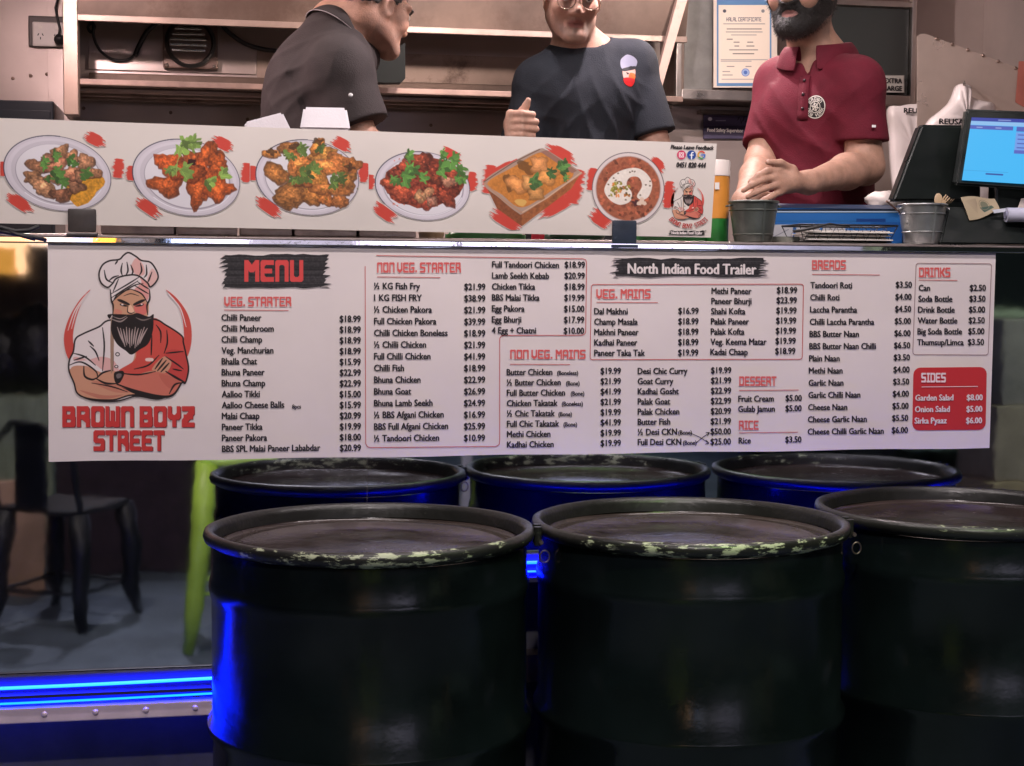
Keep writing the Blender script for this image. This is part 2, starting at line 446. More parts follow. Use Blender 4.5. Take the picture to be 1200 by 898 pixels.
# ------------------------------------------------------------------ the food trailer
XL, XR, YB, ZC, ZF = -1.5, 2.75, 2.12, 2.66, 0.52
trailer = thing('food_trailer', 'mirror bright steel food trailer with an open serving hatch and blue strip lights', 'food trailer', (0.6, 1.0, 0))
ZTOP = float(P(600, 291, 0)[2])         # counter height
ZCT = ZTOP + .0165
zs1 = float(P(120, 826, 0)[2])          # lower edge of the skin, left part
zs2 = float(P(624, 676, 0)[2])          # lower edge over the wheel
XS = float(P(430, 700, 0)[0])           # where the skirt steps up
b = MB()
b.slab([(XL, 0, zs1), (XS, 0, zs1), (XS, 0, ZTOP), (XL, 0, ZTOP)], (0, .05, 0))
b.build('front_skin', M_MIRROR, trailer)
b = MB()
b.slab([(XS + .001, 0, zs2), (XR, 0, zs2), (XR, 0, ZTOP), (XS + .001, 0, ZTOP)], (0, .05, 0))
b.build('front_skin', M_MIRROR, trailer)
# counter edge: steel lip, then the bench behind it
b = MB()
b.box(XL, XR, -.014, .03, ZTOP + .0015, ZTOP + .0125, .0012)
b.build('counter_lip', M_LIPM, trailer)
b = MB(); b.box(XL, XR, -.010, .03, ZTOP + .0130, ZCT, .0012); b.build('counter_edge', M_LIPB, trailer)
b = MB(); b.box(XL, XR, .031, .52, ZCT - .04, ZCT + .004, .003); b.build('counter_top', M_STEEL, trailer)
b = MB(); b.box(XL, XR, .06, YB, ZF - .06, ZF); b.build('floor', M_STEEL_D, trailer)
b = MB(); b.box(XL, XR, YB, YB + .05, ZF, ZC); b.build('back_wall', M_WALL, trailer)
b = MB(); b.box(XL - .05, XL, 0, YB + .05, ZF, ZC); b.build('end_wall', M_WALL, trailer)
b = MB(); b.box(XR, XR + .05, 0, YB + .05, ZF, ZC); b.build('end_wall', M_WALL, trailer)
b = MB(); b.box(XL - .05, XR + .05, 0.0, YB + .05, ZC, ZC + .05); b.build('roof', M_WALL, trailer)
b = MB(); b.box(XL, XR, 0, .05, 2.42, ZC); b.build('front_header', M_MIRROR, trailer)
# raised serving hatch
b = MB(); b.slab([(XL, -.01, ZC - .02), (XR, -.01, ZC - .02), (XR, -.01, ZC + .02), (XL, -.01, ZC + .02)], (0, -1.05, .28)); b.build('serving_hatch', M_WALL, trailer)
# chassis, dark underneath
b = MB(); b.box(XL, XS - .01, .09, .2, .12, zs1 - .02); b.box(XS + .01, XR, .12, .22, .12, zs2 - .02); b.build('chassis', M_DARK, trailer)
b = MB(); b.box(XL, XR, .25, YB, .4, ZF - .07); b.build('underside', M_DARK, trailer)
M_TYRE = M_RUBBER
for xx in (.75, 1.45):
    b = MB(); prof = [(.0, -.09), (.2, -.09), (.3, -.085), (.33, -.06), (.33, .06), (.3, .085), (.2, .09), (0, .09)]
    b.lathe(prof, (xx, .36, .33), 32, Matrix.Rotation(math.pi / 2, 4, 'X')); b.build('wheel', M_TYRE, trailer, auto=40)
# skirt rail with rivets, left part, follows the strip
def rail(u0, u1, x0, x1, zt, zb, rivets):
    m = MB()
    m.box(x0, x1, -.036, -.002, zb, zt, .003)
    o = m.build('skirt_rail', M_TRIM, trailer)
    for x in rivets:
        r = MB(); r.ball((x, -.037, (zt * .55 + zb * .45)), (.0065, .004, .0065), 6); r.build('rivet', M_TRIM, o, smooth=True)
zA, zB = float(P(120, 801, -.03)[2]), float(P(120, 819, -.03)[2])
zR0, zR1 = float(P(120, 826, -.036)[2]), float(P(120, 844, -.036)[2])
rail(0, 0, XL, XS, zR0, zR1, [float(P(u, 835, -.036)[0]) for u in (-65, -6, 52, 112, 171, 229, 290)])
M_LED = mat('blue_led', (.02, .05, .5), .4, emit=(.0008, .0115, 1.0), estr=75.0)
M_LEDB = mat('blue_led_back_row', (.02, .05, .5), .4, emit=(.0004, .010, 1.0), estr=70.0)
M_CHAN = mat('led_channel', (.02, .02, .05), .45, .0)
def strip(x0, x1, z, r, m):
    t = MB(); t.tube([(x, -.03 + .002 * math.sin(9 * x), z + .0025 * math.sin(5 * x + 1)) for x in np.linspace(x0, x1, 40)], r, 8)
    return t.build('led_strip', m, trailer, smooth=True)
strip(XL, XS - .01, zA, .0034, M_LED); strip(XL, XS - .01, zB, .0022, M_LEDB)
b = MB(); b.box(XL, XS - .005, -.02, -.004, zR0 + .006, zA + .02, .003); b.box(XL, XS - .005, -.048, -.0205, (zA + zB) / 2 - .004, (zA + zB) / 2 + .002); b.build('led_channel', M_CHAN, trailer)
# added unseen blue strip behind the skirt rail, tints the underside
t_ = MB(); t_.tube([(x, .022, zR1 + .012) for x in np.linspace(XL, XS - .02, 12)], .004, 8); t_.build('added_underglow', mat('added_underglow_led', (.02, .05, .5), .4, emit=(.0004, .010, 1.0), estr=16.0), trailer, smooth=True)
zA2, zB2 = float(P(624, 658, -.03)[2]), float(P(624, 668.5, -.03)[2])
M_LEDC = mat('blue_led_wheel_arch', (.02, .05, .5), .4, emit=(.0003, .0042, 1.0), estr=130.0)
strip(XS + .02, XR, zA2, .0034, M_LEDC); strip(XS + .02, XR, zB2, .002, M_LEDC)
b = MB(); b.box(XS + .01, XR, -.02, -.004, zs2 + .002, zA2 + .016, .003); b.box(XS + .01, XR, -.04, -.0205, zs2 - .004, zs2 + .006); b.build('led_channel', M_CHAN, trailer)

# ------------------------------------------------------------------ menu banner
YBN = -.006
banner = thing('menu_banner', 'long white printed menu banner with red headings on the trailer front', 'menu banner', P(610, 410, YBN))
c4 = [P(57, 541.5, YBN), P(1159.5, 525, YBN), P(1167, 297, YBN), P(56, 285, YBN)]
b = MB()
n = 24
for i in range(n):           # thin vinyl sheet, a little wavy along its lower edge
    pass
def ban(u, v):
    q = (c4[3] * (1 - u) + c4[2] * u) * (1 - v) + (c4[0] * (1 - u) + c4[1] * u) * v
    return q
ring_f, ring_b = [], []
for i in range(n + 1): ring_f.append(ban(i / n, 1.0) + np.array([0, 0, .0012 * math.sin(i * 1.3)]))
for i in range(n, -1, -1): ring_f.append(ban(i / n, 0.0) + np.array([0, 0, .0008 * math.sin(i * 1.9)]))
b.prism(ring_f, (0, .004, 0)); b.build('vinyl_sheet', M_WHITEV, banner)
YT = YBN - .0012
def slope(v): return (12 - 28 * (v - 285) / 256.0) / 1108
_P0 = P
def col(items, u0, u1, v0, v1, cap, sq):
    out = []; n = len(items)
    for i, t in enumerate(items):
        f = i / max(n - 1, 1)
        out.append((t, u0 + (u1 - u0) * f, v0 + (v1 - v0) * f, cap, sq, 'L', None))
    return out
def prices(items, u0, u1, v0, v1, cap, sq):
    return [(t, q[1], q[2], cap, sq, 'R', None) for t, q in zip(items, col(items, u0, u1, v0, v1, cap, sq))]
SQ, CAP = .84, 7.9
T = {}
T['veg_starter'] = (col(['Chilli Paneer', 'Chilli Mushroom', 'Chilli Champ', 'Veg. Manchurian', 'Bhalla Chat', 'Bhuna Paneer', 'Bhuna Champ', 'Aalloo Tikki', 'Aalloo Cheese Balls', 'Malai Chaap', 'Paneer Tikka', 'Paneer Pakora', 'BBS SPL Malai Paneer Lababdar'], 259.7, 260.3, 376, 530, CAP, SQ)
    + prices(['$18.99', '$18.99', '$18.99', '$18.99', '$15.99', '$22.99', '$22.99', '$15.00', '$15.99', '$20.99', '$19.99', '$18.00', '$20.99'], 422.5, 422.8, 377.5, 528.5, CAP, SQ) + [('8pcs', 342.5, 479, 5, SQ, 'L', None)])
T['non_veg_starter'] = (col(['½ KG Fish Fry', '1 KG FISH FRY', '½ Chicken Pakora', 'Full Chicken Pakora', 'Chilli Chicken Boneless', '½ Chilli Chicken', 'Full Chilli Chicken', 'Chilli Fish', 'Bhuna Chicken', 'Bhuna Goat', 'Bhuna Lamb Seekh', '½ BBS Afgani Chicken', 'BBS Full Afgani Chicken', '½ Tandoori Chicken'], 438.5, 438.5, 339, 517.6, CAP, SQ)
    + prices(['$21.99', '$38.99', '$21.99', '$39.99', '$18.99', '$21.99', '$41.99', '$18.99', '$22.99', '$26.99', '$24.99', '$16.99', '$25.99', '$10.99'], 568.6, 568.2, 340, 516.8, CAP, SQ)
    + col(['Full Tandoori Chicken', 'Lamb Seekh Kebab', 'Chicken Tikka', 'BBS Malai Tikka', 'Egg Pakora', 'Egg Bhurji', '4 Egg + Chatni'], 576.8, 576.5, 313.7, 391, CAP - .3, SQ)
    + prices(['$18.99', '$20.99', '$18.99', '$19.99', '$15.00', '$17.99', '$10.00'], 685.3, 684.3, 314, 391.3, CAP - .3, SQ))
T['non_veg_mains'] = (col(['Butter Chicken', '½ Butter Chicken', 'Full Butter Chicken', 'Chicken Takatak', '½ Chic Takatak', 'Full Chic Takatak', 'Methi Chicken', 'Kadhai Chicken'], 594, 594.3, 439.9, 524.8, CAP - .3, SQ)
    + [('(Boneless)', 653, 439.7, 5.2, SQ, 'L', None), ('(Bone)', 663.5, 451.8, 5.2, SQ, 'L', None), ('(Bone)', 669, 463.8, 5.2, SQ, 'L', None), ('(Boneless)', 658.5, 475.8, 5.2, SQ, 'L', None), ('(Bone)', 654.5, 488, 5.2, SQ, 'L', None), ('(Bone)', 660.5, 500, 5.2, SQ, 'L', None)]
    + prices(['$19.99', '$21.99', '$41.99', '$21.99', '$19.99', '$41.99', '$19.99', '$19.99'], 727.4, 727.4, 438.3, 522.7, CAP - .3, SQ)
    + col(['Desi Chic Curry', 'Goat Curry', 'Kadhai Gosht', 'Palak Goat', 'Palak Chicken', 'Butter Fish', '½ Desi CKN', 'Full Desi CKN'], 747.5, 747.5, 438.6, 522, CAP - .3, SQ)
    + [('(Bone)', 795, 509.5, 5.2, SQ, 'L', None), ('(Bone)', 800.5, 521.5, 5.2, SQ, 'L', None)]
    + prices(['$19.99', '$21.99', '$22.99', '$22.99', '$20.99', '$21.99', '$50.00', '$25.00'], 856.8, 856.3, 437.6, 521, CAP - .3, SQ))
T['veg_mains'] = (col(['Dal Makhni', 'Champ Masala', 'Makhni Paneer', 'Kadhai Paneer', 'Paneer Taka Tak'], 696.5, 696.5, 368.5, 417.3, CAP - .3, SQ)
    + prices(['$16.99', '$18.99', '$18.99', '$18.99', '$19.99'], 818.5, 818.2, 368, 416.8, CAP - .3, SQ)
    + col(['Methi Paneer', 'Paneer Bhurji', 'Shahi Kofta', 'Palak Paneer', 'Palak Kofta', 'Veg. Keema Matar', 'Kadai Chaap'], 834, 832.6, 344.6, 416.2, CAP - .3, SQ)
    + prices(['$18.99', '$23.99', '$19.99', '$19.99', '$19.99', '$19.99', '$18.99'], 934, 932, 343.8, 415, CAP - .3, SQ))
T['dessert_and_rice'] = (col(['Fruit Cream', 'Gulab Jamun'], 865.4, 865.2, 471, 483, CAP - .5, SQ) + prices(['$5.00', '$5.00'], 939.4, 939.2, 470, 482, CAP - .5, SQ) )
T['rice'] = (col(['Rice'], 865.8, 0, 520, 0, CAP - .5, SQ) + prices(['$3.50'], 939, 0, 518.5, 0, CAP - .5, SQ))
T['breads'] = (col(['Tandoori Roti', 'Chilli Roti', 'Laccha Parantha', 'Chilli Laccha Parantha', 'BBS Butter Naan', 'BBS Butter Naan Chilli', 'Plain Naan', 'Methi Naan', 'Garlic Naan', 'Garlic Chilli Naan', 'Cheese Naan', 'Cheese Garlic Naan', 'Cheese Chilli Garlic Naan'], 950, 946.7, 337.8, 509.5, CAP - .5, SQ)
    + prices(['$3.50', '$4.00', '$4.50', '$5.00', '$6.00', '$6.50', '$3.50', '$4.00', '$3.50', '$4.00', '$5.00', '$5.50', '$6.00'], 1068.5, 1063.8, 337.3, 507.5, CAP - .5, SQ))
T['drinks'] = (col(['Can', 'Soda Bottle', 'Drink Bottle', 'Water Bottle', 'Big Soda Bottle', 'Thumsup/Limca'], 1076.8, 1075, 341, 404.8, CAP - .5, SQ) + prices(['$2.50', '$3.50', '$5.00', '$2.50', '$5.00', '$3.50'], 1155.2, 1153, 341, 404.4, CAP - .5, SQ))
def sloped(items):
    # text sets in pixel space; lines on the banner follow its perspective
    return items
for k in T:
    groups = {}
    for it in T[k]: groups.setdefault((it[5], round(it[1] / 45.0), it[3] < 6), []).append(it)
    for gk in groups: type_lines('price_column' if gk[0] == 'R' else ('portion_note' if gk[2] else 'dish_names'), groups[gk], M_INK, banner, YT)
# headings and the logo lettering: painted lettering on the sheet
WH = np.array([226, 214, 212]) / 255.; RD = np.array([208, 66, 64]) / 255.; RDL = np.array([214, 92, 88]) / 255.
def heading(txt, u0, v0, u1, v1, colr=RDL, weight=1.45, S=2.6, bg=WH, shadow=None, name='heading', off=.0012):
    u0 -= 1; v0 -= 1; u1 += 1; v1 += 1
    cv = Canvas(u1 - u0, v1 - v0, bg, S); display_text(cv, txt, 1, 1, u1 - u0 - 1, v1 - v0 - 1, colr, weight, shadow)
    A = rect_px(u0, v0, u1, v1, YBN - off)
    s_ = slope((v0 + v1) / 2) * (u1 - u0)
    return canvas_mesh(name, cv, A, M_PRINT, banner)
for a in (('VEG. STARTER', 262.7, 347.9, 341, 359.4), ('NON VEG. STARTER', 441.9, 307.7, 540, 319.6), ('NON VEG. MAINS', 597.8, 410, 686, 420.8), ('VEG. MAINS', 698.7, 339, 762, 350),
          ('DESSERT', 866.3, 441.2, 909.6, 452.4), ('RICE', 866, 493, 888.8, 503.8), ('BREADS', 951.6, 305, 991, 316), ('DRINKS', 1077, 313.7, 1113.6, 325)):
    heading(*a)
# rules under the headings, boxes round the lists
def rules(name, lines, wd, material, Y=YT):
    m = MB()
    for ln in lines:
        for (a, b_) in zip(ln, ln[1:]):
            a = np.array(a, float); b_ = np.array(b_, float); d = b_ - a; L = np.hypot(*d)
            if L < .01: continue
            nrm = np.array([-d[1], d[0]]) / L * wd / 2
            m.bm.faces.new([m.bm.verts.new(V(P(*q, Y))) for q in (a - nrm, b_ - nrm, b_ + nrm, a + nrm)])
    return m.build(name, material, banner)
def rbox(x0, y0, x1, y1, r=3, sk=0, tilt=0):
    o = []
    for cx, cy, a0 in ((x1 - r, y0 + r, -90), (x1 - r, y1 - r, 0), (x0 + r, y1 - r, 90), (x0 + r, y0 + r, 180)):
        for k in range(5):
            a = math.radians(a0 + k * 22.5); x = cx + r * math.cos(a); y = cy + r * math.sin(a)
            o.append((x + sk * (y - y0) / (y1 - y0), y + tilt * (x - x0) / (x1 - x0)))
    return o + [o[0]]
M_RULE = mat('red_rule_ink', s255(196, 96, 92), .5)
for ln in ([[(262.7, 363.4), (338, 364)], [(441.9, 324.6), (516, 325.4)], [(597.8, 427), (668, 427.4)], [(699, 354.4), (771, 354.8)], [(866, 457.8), (936, 457.2)], [(866, 507.4), (935, 506.6)], [(951.6, 321.6), (1031, 322.4)], [(1077, 328.2), (1122, 328.8)]]): rules('heading_rule', [ln], .8, M_RULE)
rules('list_border', [[(427.9, 312), (428.6, 520), (430.5, 523.6), (434, 524.6), (581, 523.4), (585, 521), (585.6, 516), (585.6, 397), (587.2, 394), (591, 393.2), (682, 393), (685.4, 391.5), (686.4, 388), (687.4, 308), (686.4, 304.6), (683, 303.4), (441, 299.6)]], .9, M_RULE)
rules('list_border', [rbox(693, 333.6, 941.6, 421.6, 3, -1.5, -.5)], .9, M_RULE)
rules('list_border', [rbox(1073.6, 308.6, 1162, 415.6, 3, -4, .6)], .8, mat('grey_rule_ink', s255(150, 120, 118), .5))
# pen arrows between the two desi chicken prices
rules('pen_arrows', [[(809, 507.5), (820, 512.5), (831, 519.5)], [(827, 515.6), (831, 519.5), (826.5, 520.6)], [(815, 519.8), (823, 513), (831.5, 507.2)], [(827, 506.8), (831.5, 507.2), (829, 511)]], .8, M_INK)
# brush patches
rg = np.random.RandomState(3)
def brush_print(name, u0, v0, u1, v1, txt=None):
    pad = 8; cv = Canvas(u1 - u0 + 2 * pad, v1 - v0 + 2 * pad, WH, 3.0)
    e = brush_edge(pad, pad + 1, pad + u1 - u0, pad + v1 - v0 - 1, rg, 9, 9)
    tex = 1 + .5 * (vnoise((cv.H, cv.W), 5, 4) - .5) + .8 * np.repeat(vnoise((cv.H, 2), 3, 5)[:, :1] - .5, cv.W, 1)
    cv.fill(e, (.175, .165, .17), tex=tex)
    if txt: display_text(cv, *txt)
    return canvas_mesh(name, cv, rect_px(u0 - pad, v0 - pad, u1 + pad, v1 + pad, YBN - .0012), M_PRINT, banner)
brush_print('menu_title', 261, 296.5, 383, 339.5, ('MENU', 286 - 253, 305 - 288.5, 355 - 253, 330.4 - 288.5, RD + .03, 1.7))
brush_print('brush_patch', 720, 300.8, 896, 327)
type_lines('trailer_title', [('North Indian Food Trailer', 736, 320.8, 12.6, 1, 'L', 150)], M_WINK, banner, YBN - .0024)
# red SIDES panel
m = MB(); pts = rbox(1070.5, 431, 1156.5, 504.5, 8, -1.5, -.8)[:-1]
m.bm.faces.new([m.bm.verts.new(V(P(*q, YT))) for q in pts]); m.build('sides_panel', mat('sides_red', s255(198, 52, 56), .42, var=.05), banner)
heading('SIDES', 1079.6, 437, 1108.2, 448, np.array([.93, .86, .86]), 1.45, 2.6, np.array([198, 52, 56]) / 255., off=.0022)
rules('heading_rule', [[(1080, 453.6), (1146, 453)]], .7, M_WINK, YBN - .0024)
type_lines('dish_names', col(['Garden Salad', 'Onion Salad', 'Sirka Pyaaz'], 1072.8, 1072, 469.8, 496.7, CAP - .6, SQ), M_WINK, banner, YBN - .0024)
type_lines('price_column', prices(['$8.00', '$5.00', '$6.00'], 1151.4, 1150.6, 469.3, 496.2, CAP - .6, SQ), M_WINK, banner, YBN - .0024)

# ------------------------------------------------------------------ the bearded chef emblem
def chef(S=.55, bgc=WH):
    cv = Canvas(825, 898, bgc, S)
    K = (.13, .10, .10); SK = (.80, .58, .47); RDc = (.80, .31, .27); WHc = tuple(np.clip(np.array(bgc) * 1.01, 0, 1)); SKR = (.80, .45, .38)
    def F(p, c, n=6, **k): cv.fill(spline(p, True, n), c, **k)
    def LN(p, w, c=K, n=6): 
        q = spline(p, False, n); t = np.linspace(0, 1, len(q)); cv.stroke(q, w * (.45 + .9 * np.sin(np.pi * np.clip(t, .08, .92))), c)
    # crescents
    F([(172, 238), (110, 300), (52, 400), (24, 500), (32, 590), (58, 640), (78, 590), (74, 500), (92, 400), (130, 300)], RDc)
    F([(600, 240), (660, 310), (694, 400), (704, 500), (702, 580), (722, 620), (746, 540), (744, 440), (716, 360), (660, 285)], RDc)
    for p in ([(160, 255), (100, 350), (66, 460)], [(150, 262), (84, 360), (46, 470)], [(612, 262), (680, 340), (716, 450)]): LN(p, 5, bgc)
    # body
    body = [(290, 410), (220, 450), (130, 490), (88, 520), (76, 590), (54, 640), (52, 700), (80, 770), (100, 830), (170, 860), (300, 866), (410, 838), (560, 852), (640, 838), (690, 770), (712, 768), (730, 690), (716, 610), (700, 540), (690, 500), (600, 440), (520, 405)]
    F(body, SK)
    F([(290, 410), (220, 450), (130, 490), (88, 520), (76, 590), (54, 640), (56, 690), (140, 672), (210, 700), (300, 730), (360, 700), (420, 620), (420, 420)], WHc)
    F([(420, 640), (330, 702), (420, 722), (520, 700), (600, 716), (700, 760), (714, 768), (728, 690), (716, 610), (700, 540), (690, 500), (600, 440), (520, 405), (440, 560)], RDc)
    F([(230, 620), (300, 640), (330, 700), (250, 700), (180, 650), (90, 620), (80, 640), (150, 640)], (.86, .55, .52), a=.55)
    F([(600, 590), (700, 592), (728, 690), (712, 766), (640, 720), (596, 690)], (.76, .27, .25))
    # arms
    F([(60, 690), (140, 672), (206, 702), (210, 745), (300, 700), (320, 770), (300, 800), (340, 830), (300, 862), (160, 860), (100, 826)], SK)
    F([(206, 745), (230, 715), (290, 698), (320, 712), (320, 772), (250, 770)], SK)
    F([(330, 715), (450, 720), (560, 706), (650, 735), (690, 765), (640, 836), (560, 848), (420, 828), (340, 790)], SKR)
    F([(180, 760), (330, 776), (400, 820), (300, 820)], (.74, .44, .37), a=.6); F([(110, 810), (250, 840), (360, 836), (240, 862)], (.70, .40, .34), a=.6)
    F([(560, 720), (650, 740), (680, 765), (620, 800)], (.72, .36, .31), a=.5)
    F([(520, 690), (560, 640), (600, 618), (632, 655), (600, 712), (540, 700)], SK)
    for p in ([(538, 690), (580, 630)], [(552, 700), (602, 640)], [(572, 706), (618, 656)]): LN(p, 8)
    F([(306, 712), (352, 700), (362, 722), (338, 768), (312, 766)], K); F([(318, 722), (344, 714), (346, 734), (324, 744)], (.45, .40, .40))
    # shading under the arms
    F([(100, 835), (200, 866), (320, 868), (420, 838), (400, 822), (320, 780), (350, 795), (420, 815), (560, 846), (640, 838), (650, 828), (560, 866), (430, 850), (320, 878), (180, 872)], K)
    LN([(135, 675), (140, 730), (180, 750), (208, 740)], 9); LN([(206, 745), (240, 712), (296, 696)], 8); LN([(206, 746), (260, 772), (322, 772)], 9)
    LN([(322, 776), (420, 812), (560, 846), (640, 838), (690, 770)], 12); LN([(330, 712), (440, 722), (540, 704)], 7); LN([(600, 704), (660, 740), (712, 768)], 10); LN([(180, 770), (290, 790), (380, 820)], 6)
    LN([(620, 830), (650, 780), (690, 768)], 8)
    # outline, folds, lapels
    q = spline(body, True, 6); cv.stroke(np.vstack([q, q[:1]]), 9, K)
    for p in ([(54, 668), (120, 650), (200, 700), (212, 740)], [(76, 600), (140, 620), (200, 668)], [(80, 640), (150, 618)], [(240, 455), (250, 560), (240, 700)], [(300, 540), (298, 700)], [(545, 440), (570, 480), (570, 540)], [(600, 600), (700, 590)], [(605, 470), (608, 540), (590, 600)], [(600, 620), (660, 660), (700, 690)], [(520, 500), (516, 610)], [(640, 690), (690, 700)], [(170, 560), (200, 590), (220, 640)], [(160, 530), (190, 560)], [(420, 690), (500, 668), (560, 612)]): LN(p, 7)
    cv.fill(spline([(286, 420), (300, 420), (304, 560), (298, 690), (286, 690)], True), (.62, .5, .42))
    cv.fill(cv.ell(325, 606, 13, 12), K); cv.fill(cv.ell(325, 606, 8, 7), WHc); cv.fill(cv.ell(318, 676, 12, 9), K); cv.fill(cv.ell(318, 676, 7, 5), WHc)
    F([(486, 628), (526, 628), (526, 645), (486, 645)], (.92, .8, .76), n=2)
    # head
    F([(296, 300), (300, 380), (330, 420), (400, 440), (470, 420), (498, 380), (500, 300), (470, 250), (400, 235), (330, 260)], (.80, .60, .48))
    F([(420, 330), (480, 318), (494, 360), (470, 384), (430, 372)], (.86, .42, .40), a=.8); F([(310, 350), (350, 360), (340, 386), (312, 380)], (.84, .48, .42), a=.6)
    F([(390, 330), (404, 330), (420, 368), (400, 376), (382, 366)], (.92, .74, .62))
    # beard and moustache
    F([(296, 385), (288, 470), (320, 545), (370, 585), (404, 608), (450, 580), (500, 545), (526, 470), (530, 400), (528, 378), (500, 392), (440, 372), (400, 380), (330, 378), (270, 380), (280, 405)], K)
    for k in range(11):
        x = 320 + k * 17; LN([(x + 4, 452 + (k % 3) * 6), (x + (405 - x) * .25, 500 + (k * 37 % 23)), (x + (405 - x) * .45, 540 + (k * 53 % 31))], 6, (.70, .62, .60))
    LN([(290, 405), (340, 420), (380, 396)], 6, (.62, .55, .53)); LN([(430, 398), (470, 412), (515, 400)], 6, (.5, .44, .42)); LN([(300, 392), (340, 404), (376, 388)], 4, (.62, .55, .53))
    # brows, eyes, nose
    F([(322, 296), (345, 294), (392, 318), (386, 328), (340, 310)], K, n=3); F([(484, 296), (460, 296), (416, 318), (420, 330), (464, 312)], K, n=3)
    F([(340, 318), (384, 330), (372, 336), (344, 330)], K, n=3); F([(470, 318), (424, 332), (440, 336), (468, 330)], K, n=3); cv.fill(cv.ell(352, 324, 7, 4), WHc); cv.fill(cv.ell(462, 322, 6, 4), WHc)
    LN([(384, 332), (382, 364), (402, 374), (420, 366)], 5); LN([(360, 275), (400, 262), (446, 275)], 4)
    # turban and hat
    F([(284, 240), (300, 190), (360, 158), (430, 150), (490, 190), (506, 250), (494, 312), (470, 262), (400, 236), (330, 262), (296, 312)], WHc)
    F([(450, 165), (490, 190), (504, 260), (492, 300), (460, 260), (420, 240), (460, 200)], (.86, .52, .48), a=.7)
    for p in ([(290, 262), (380, 210), (450, 166)], [(292, 284), (360, 240), (440, 190)], [(296, 306), (345, 262), (420, 215), (470, 205)], [(420, 215), (470, 245), (500, 262)], [(440, 196), (480, 222), (504, 236)], [(400, 236), (460, 262), (494, 312)], [(400, 236), (330, 262), (296, 312)], [(300, 250), (330, 180)]): LN(p, 6)
    hat = [(268, 226), (232, 200), (220, 150), (240, 100), (280, 76), (335, 68), (360, 44), (388, 30), (430, 52), (460, 74), (510, 84), (540, 120), (556, 165), (540, 200), (510, 224), (494, 200), (440, 160), (380, 158), (320, 175), (296, 205)]
    F(hat, WHc); F([(430, 60), (470, 100), (478, 150), (440, 158), (400, 120)], (.88, .62, .58), a=.7); F([(520, 120), (552, 170), (512, 220), (490, 196)], (.88, .64, .6), a=.6)
    q = spline(hat, True, 6); cv.stroke(np.vstack([q, q[:1]]), 9, K)
    for p in ([(250, 130), (262, 180), (296, 200)], [(275, 190), (300, 170), (330, 160)], [(352, 90), (345, 130), (352, 160)], [(378, 84), (384, 130), (372, 158)], [(400, 100), (412, 135), (404, 156)], [(455, 90), (462, 130), (450, 156)], [(488, 100), (490, 150), (476, 170)], [(520, 140), (505, 180), (498, 195)], [(326, 75), (312, 95)]): LN(p, 7)
    q = [(284, 240), (290, 300), (300, 330), (298, 380)]; LN(q, 8); LN([(506, 240), (508, 290), (492, 330), (496, 380)], 8)
    return cv
CHEF = chef(.55)
canvas_mesh('chef_emblem', CHEF, rect_px(70, 290, 240, 475, YT), M_PRINT, banner)
heading('BROWN BOYZ', 73, 476.2, 227.8, 500.4, RD - .03, 1.75, 2.4, shadow=(.9, .9, (.45, .14, .15)), name='business_name')
heading('STREET', 109.5, 504.4, 192.6, 528.2, RD - .03, 1.75, 2.4, shadow=(.9, .9, (.45, .14, .15)), name='business_name')
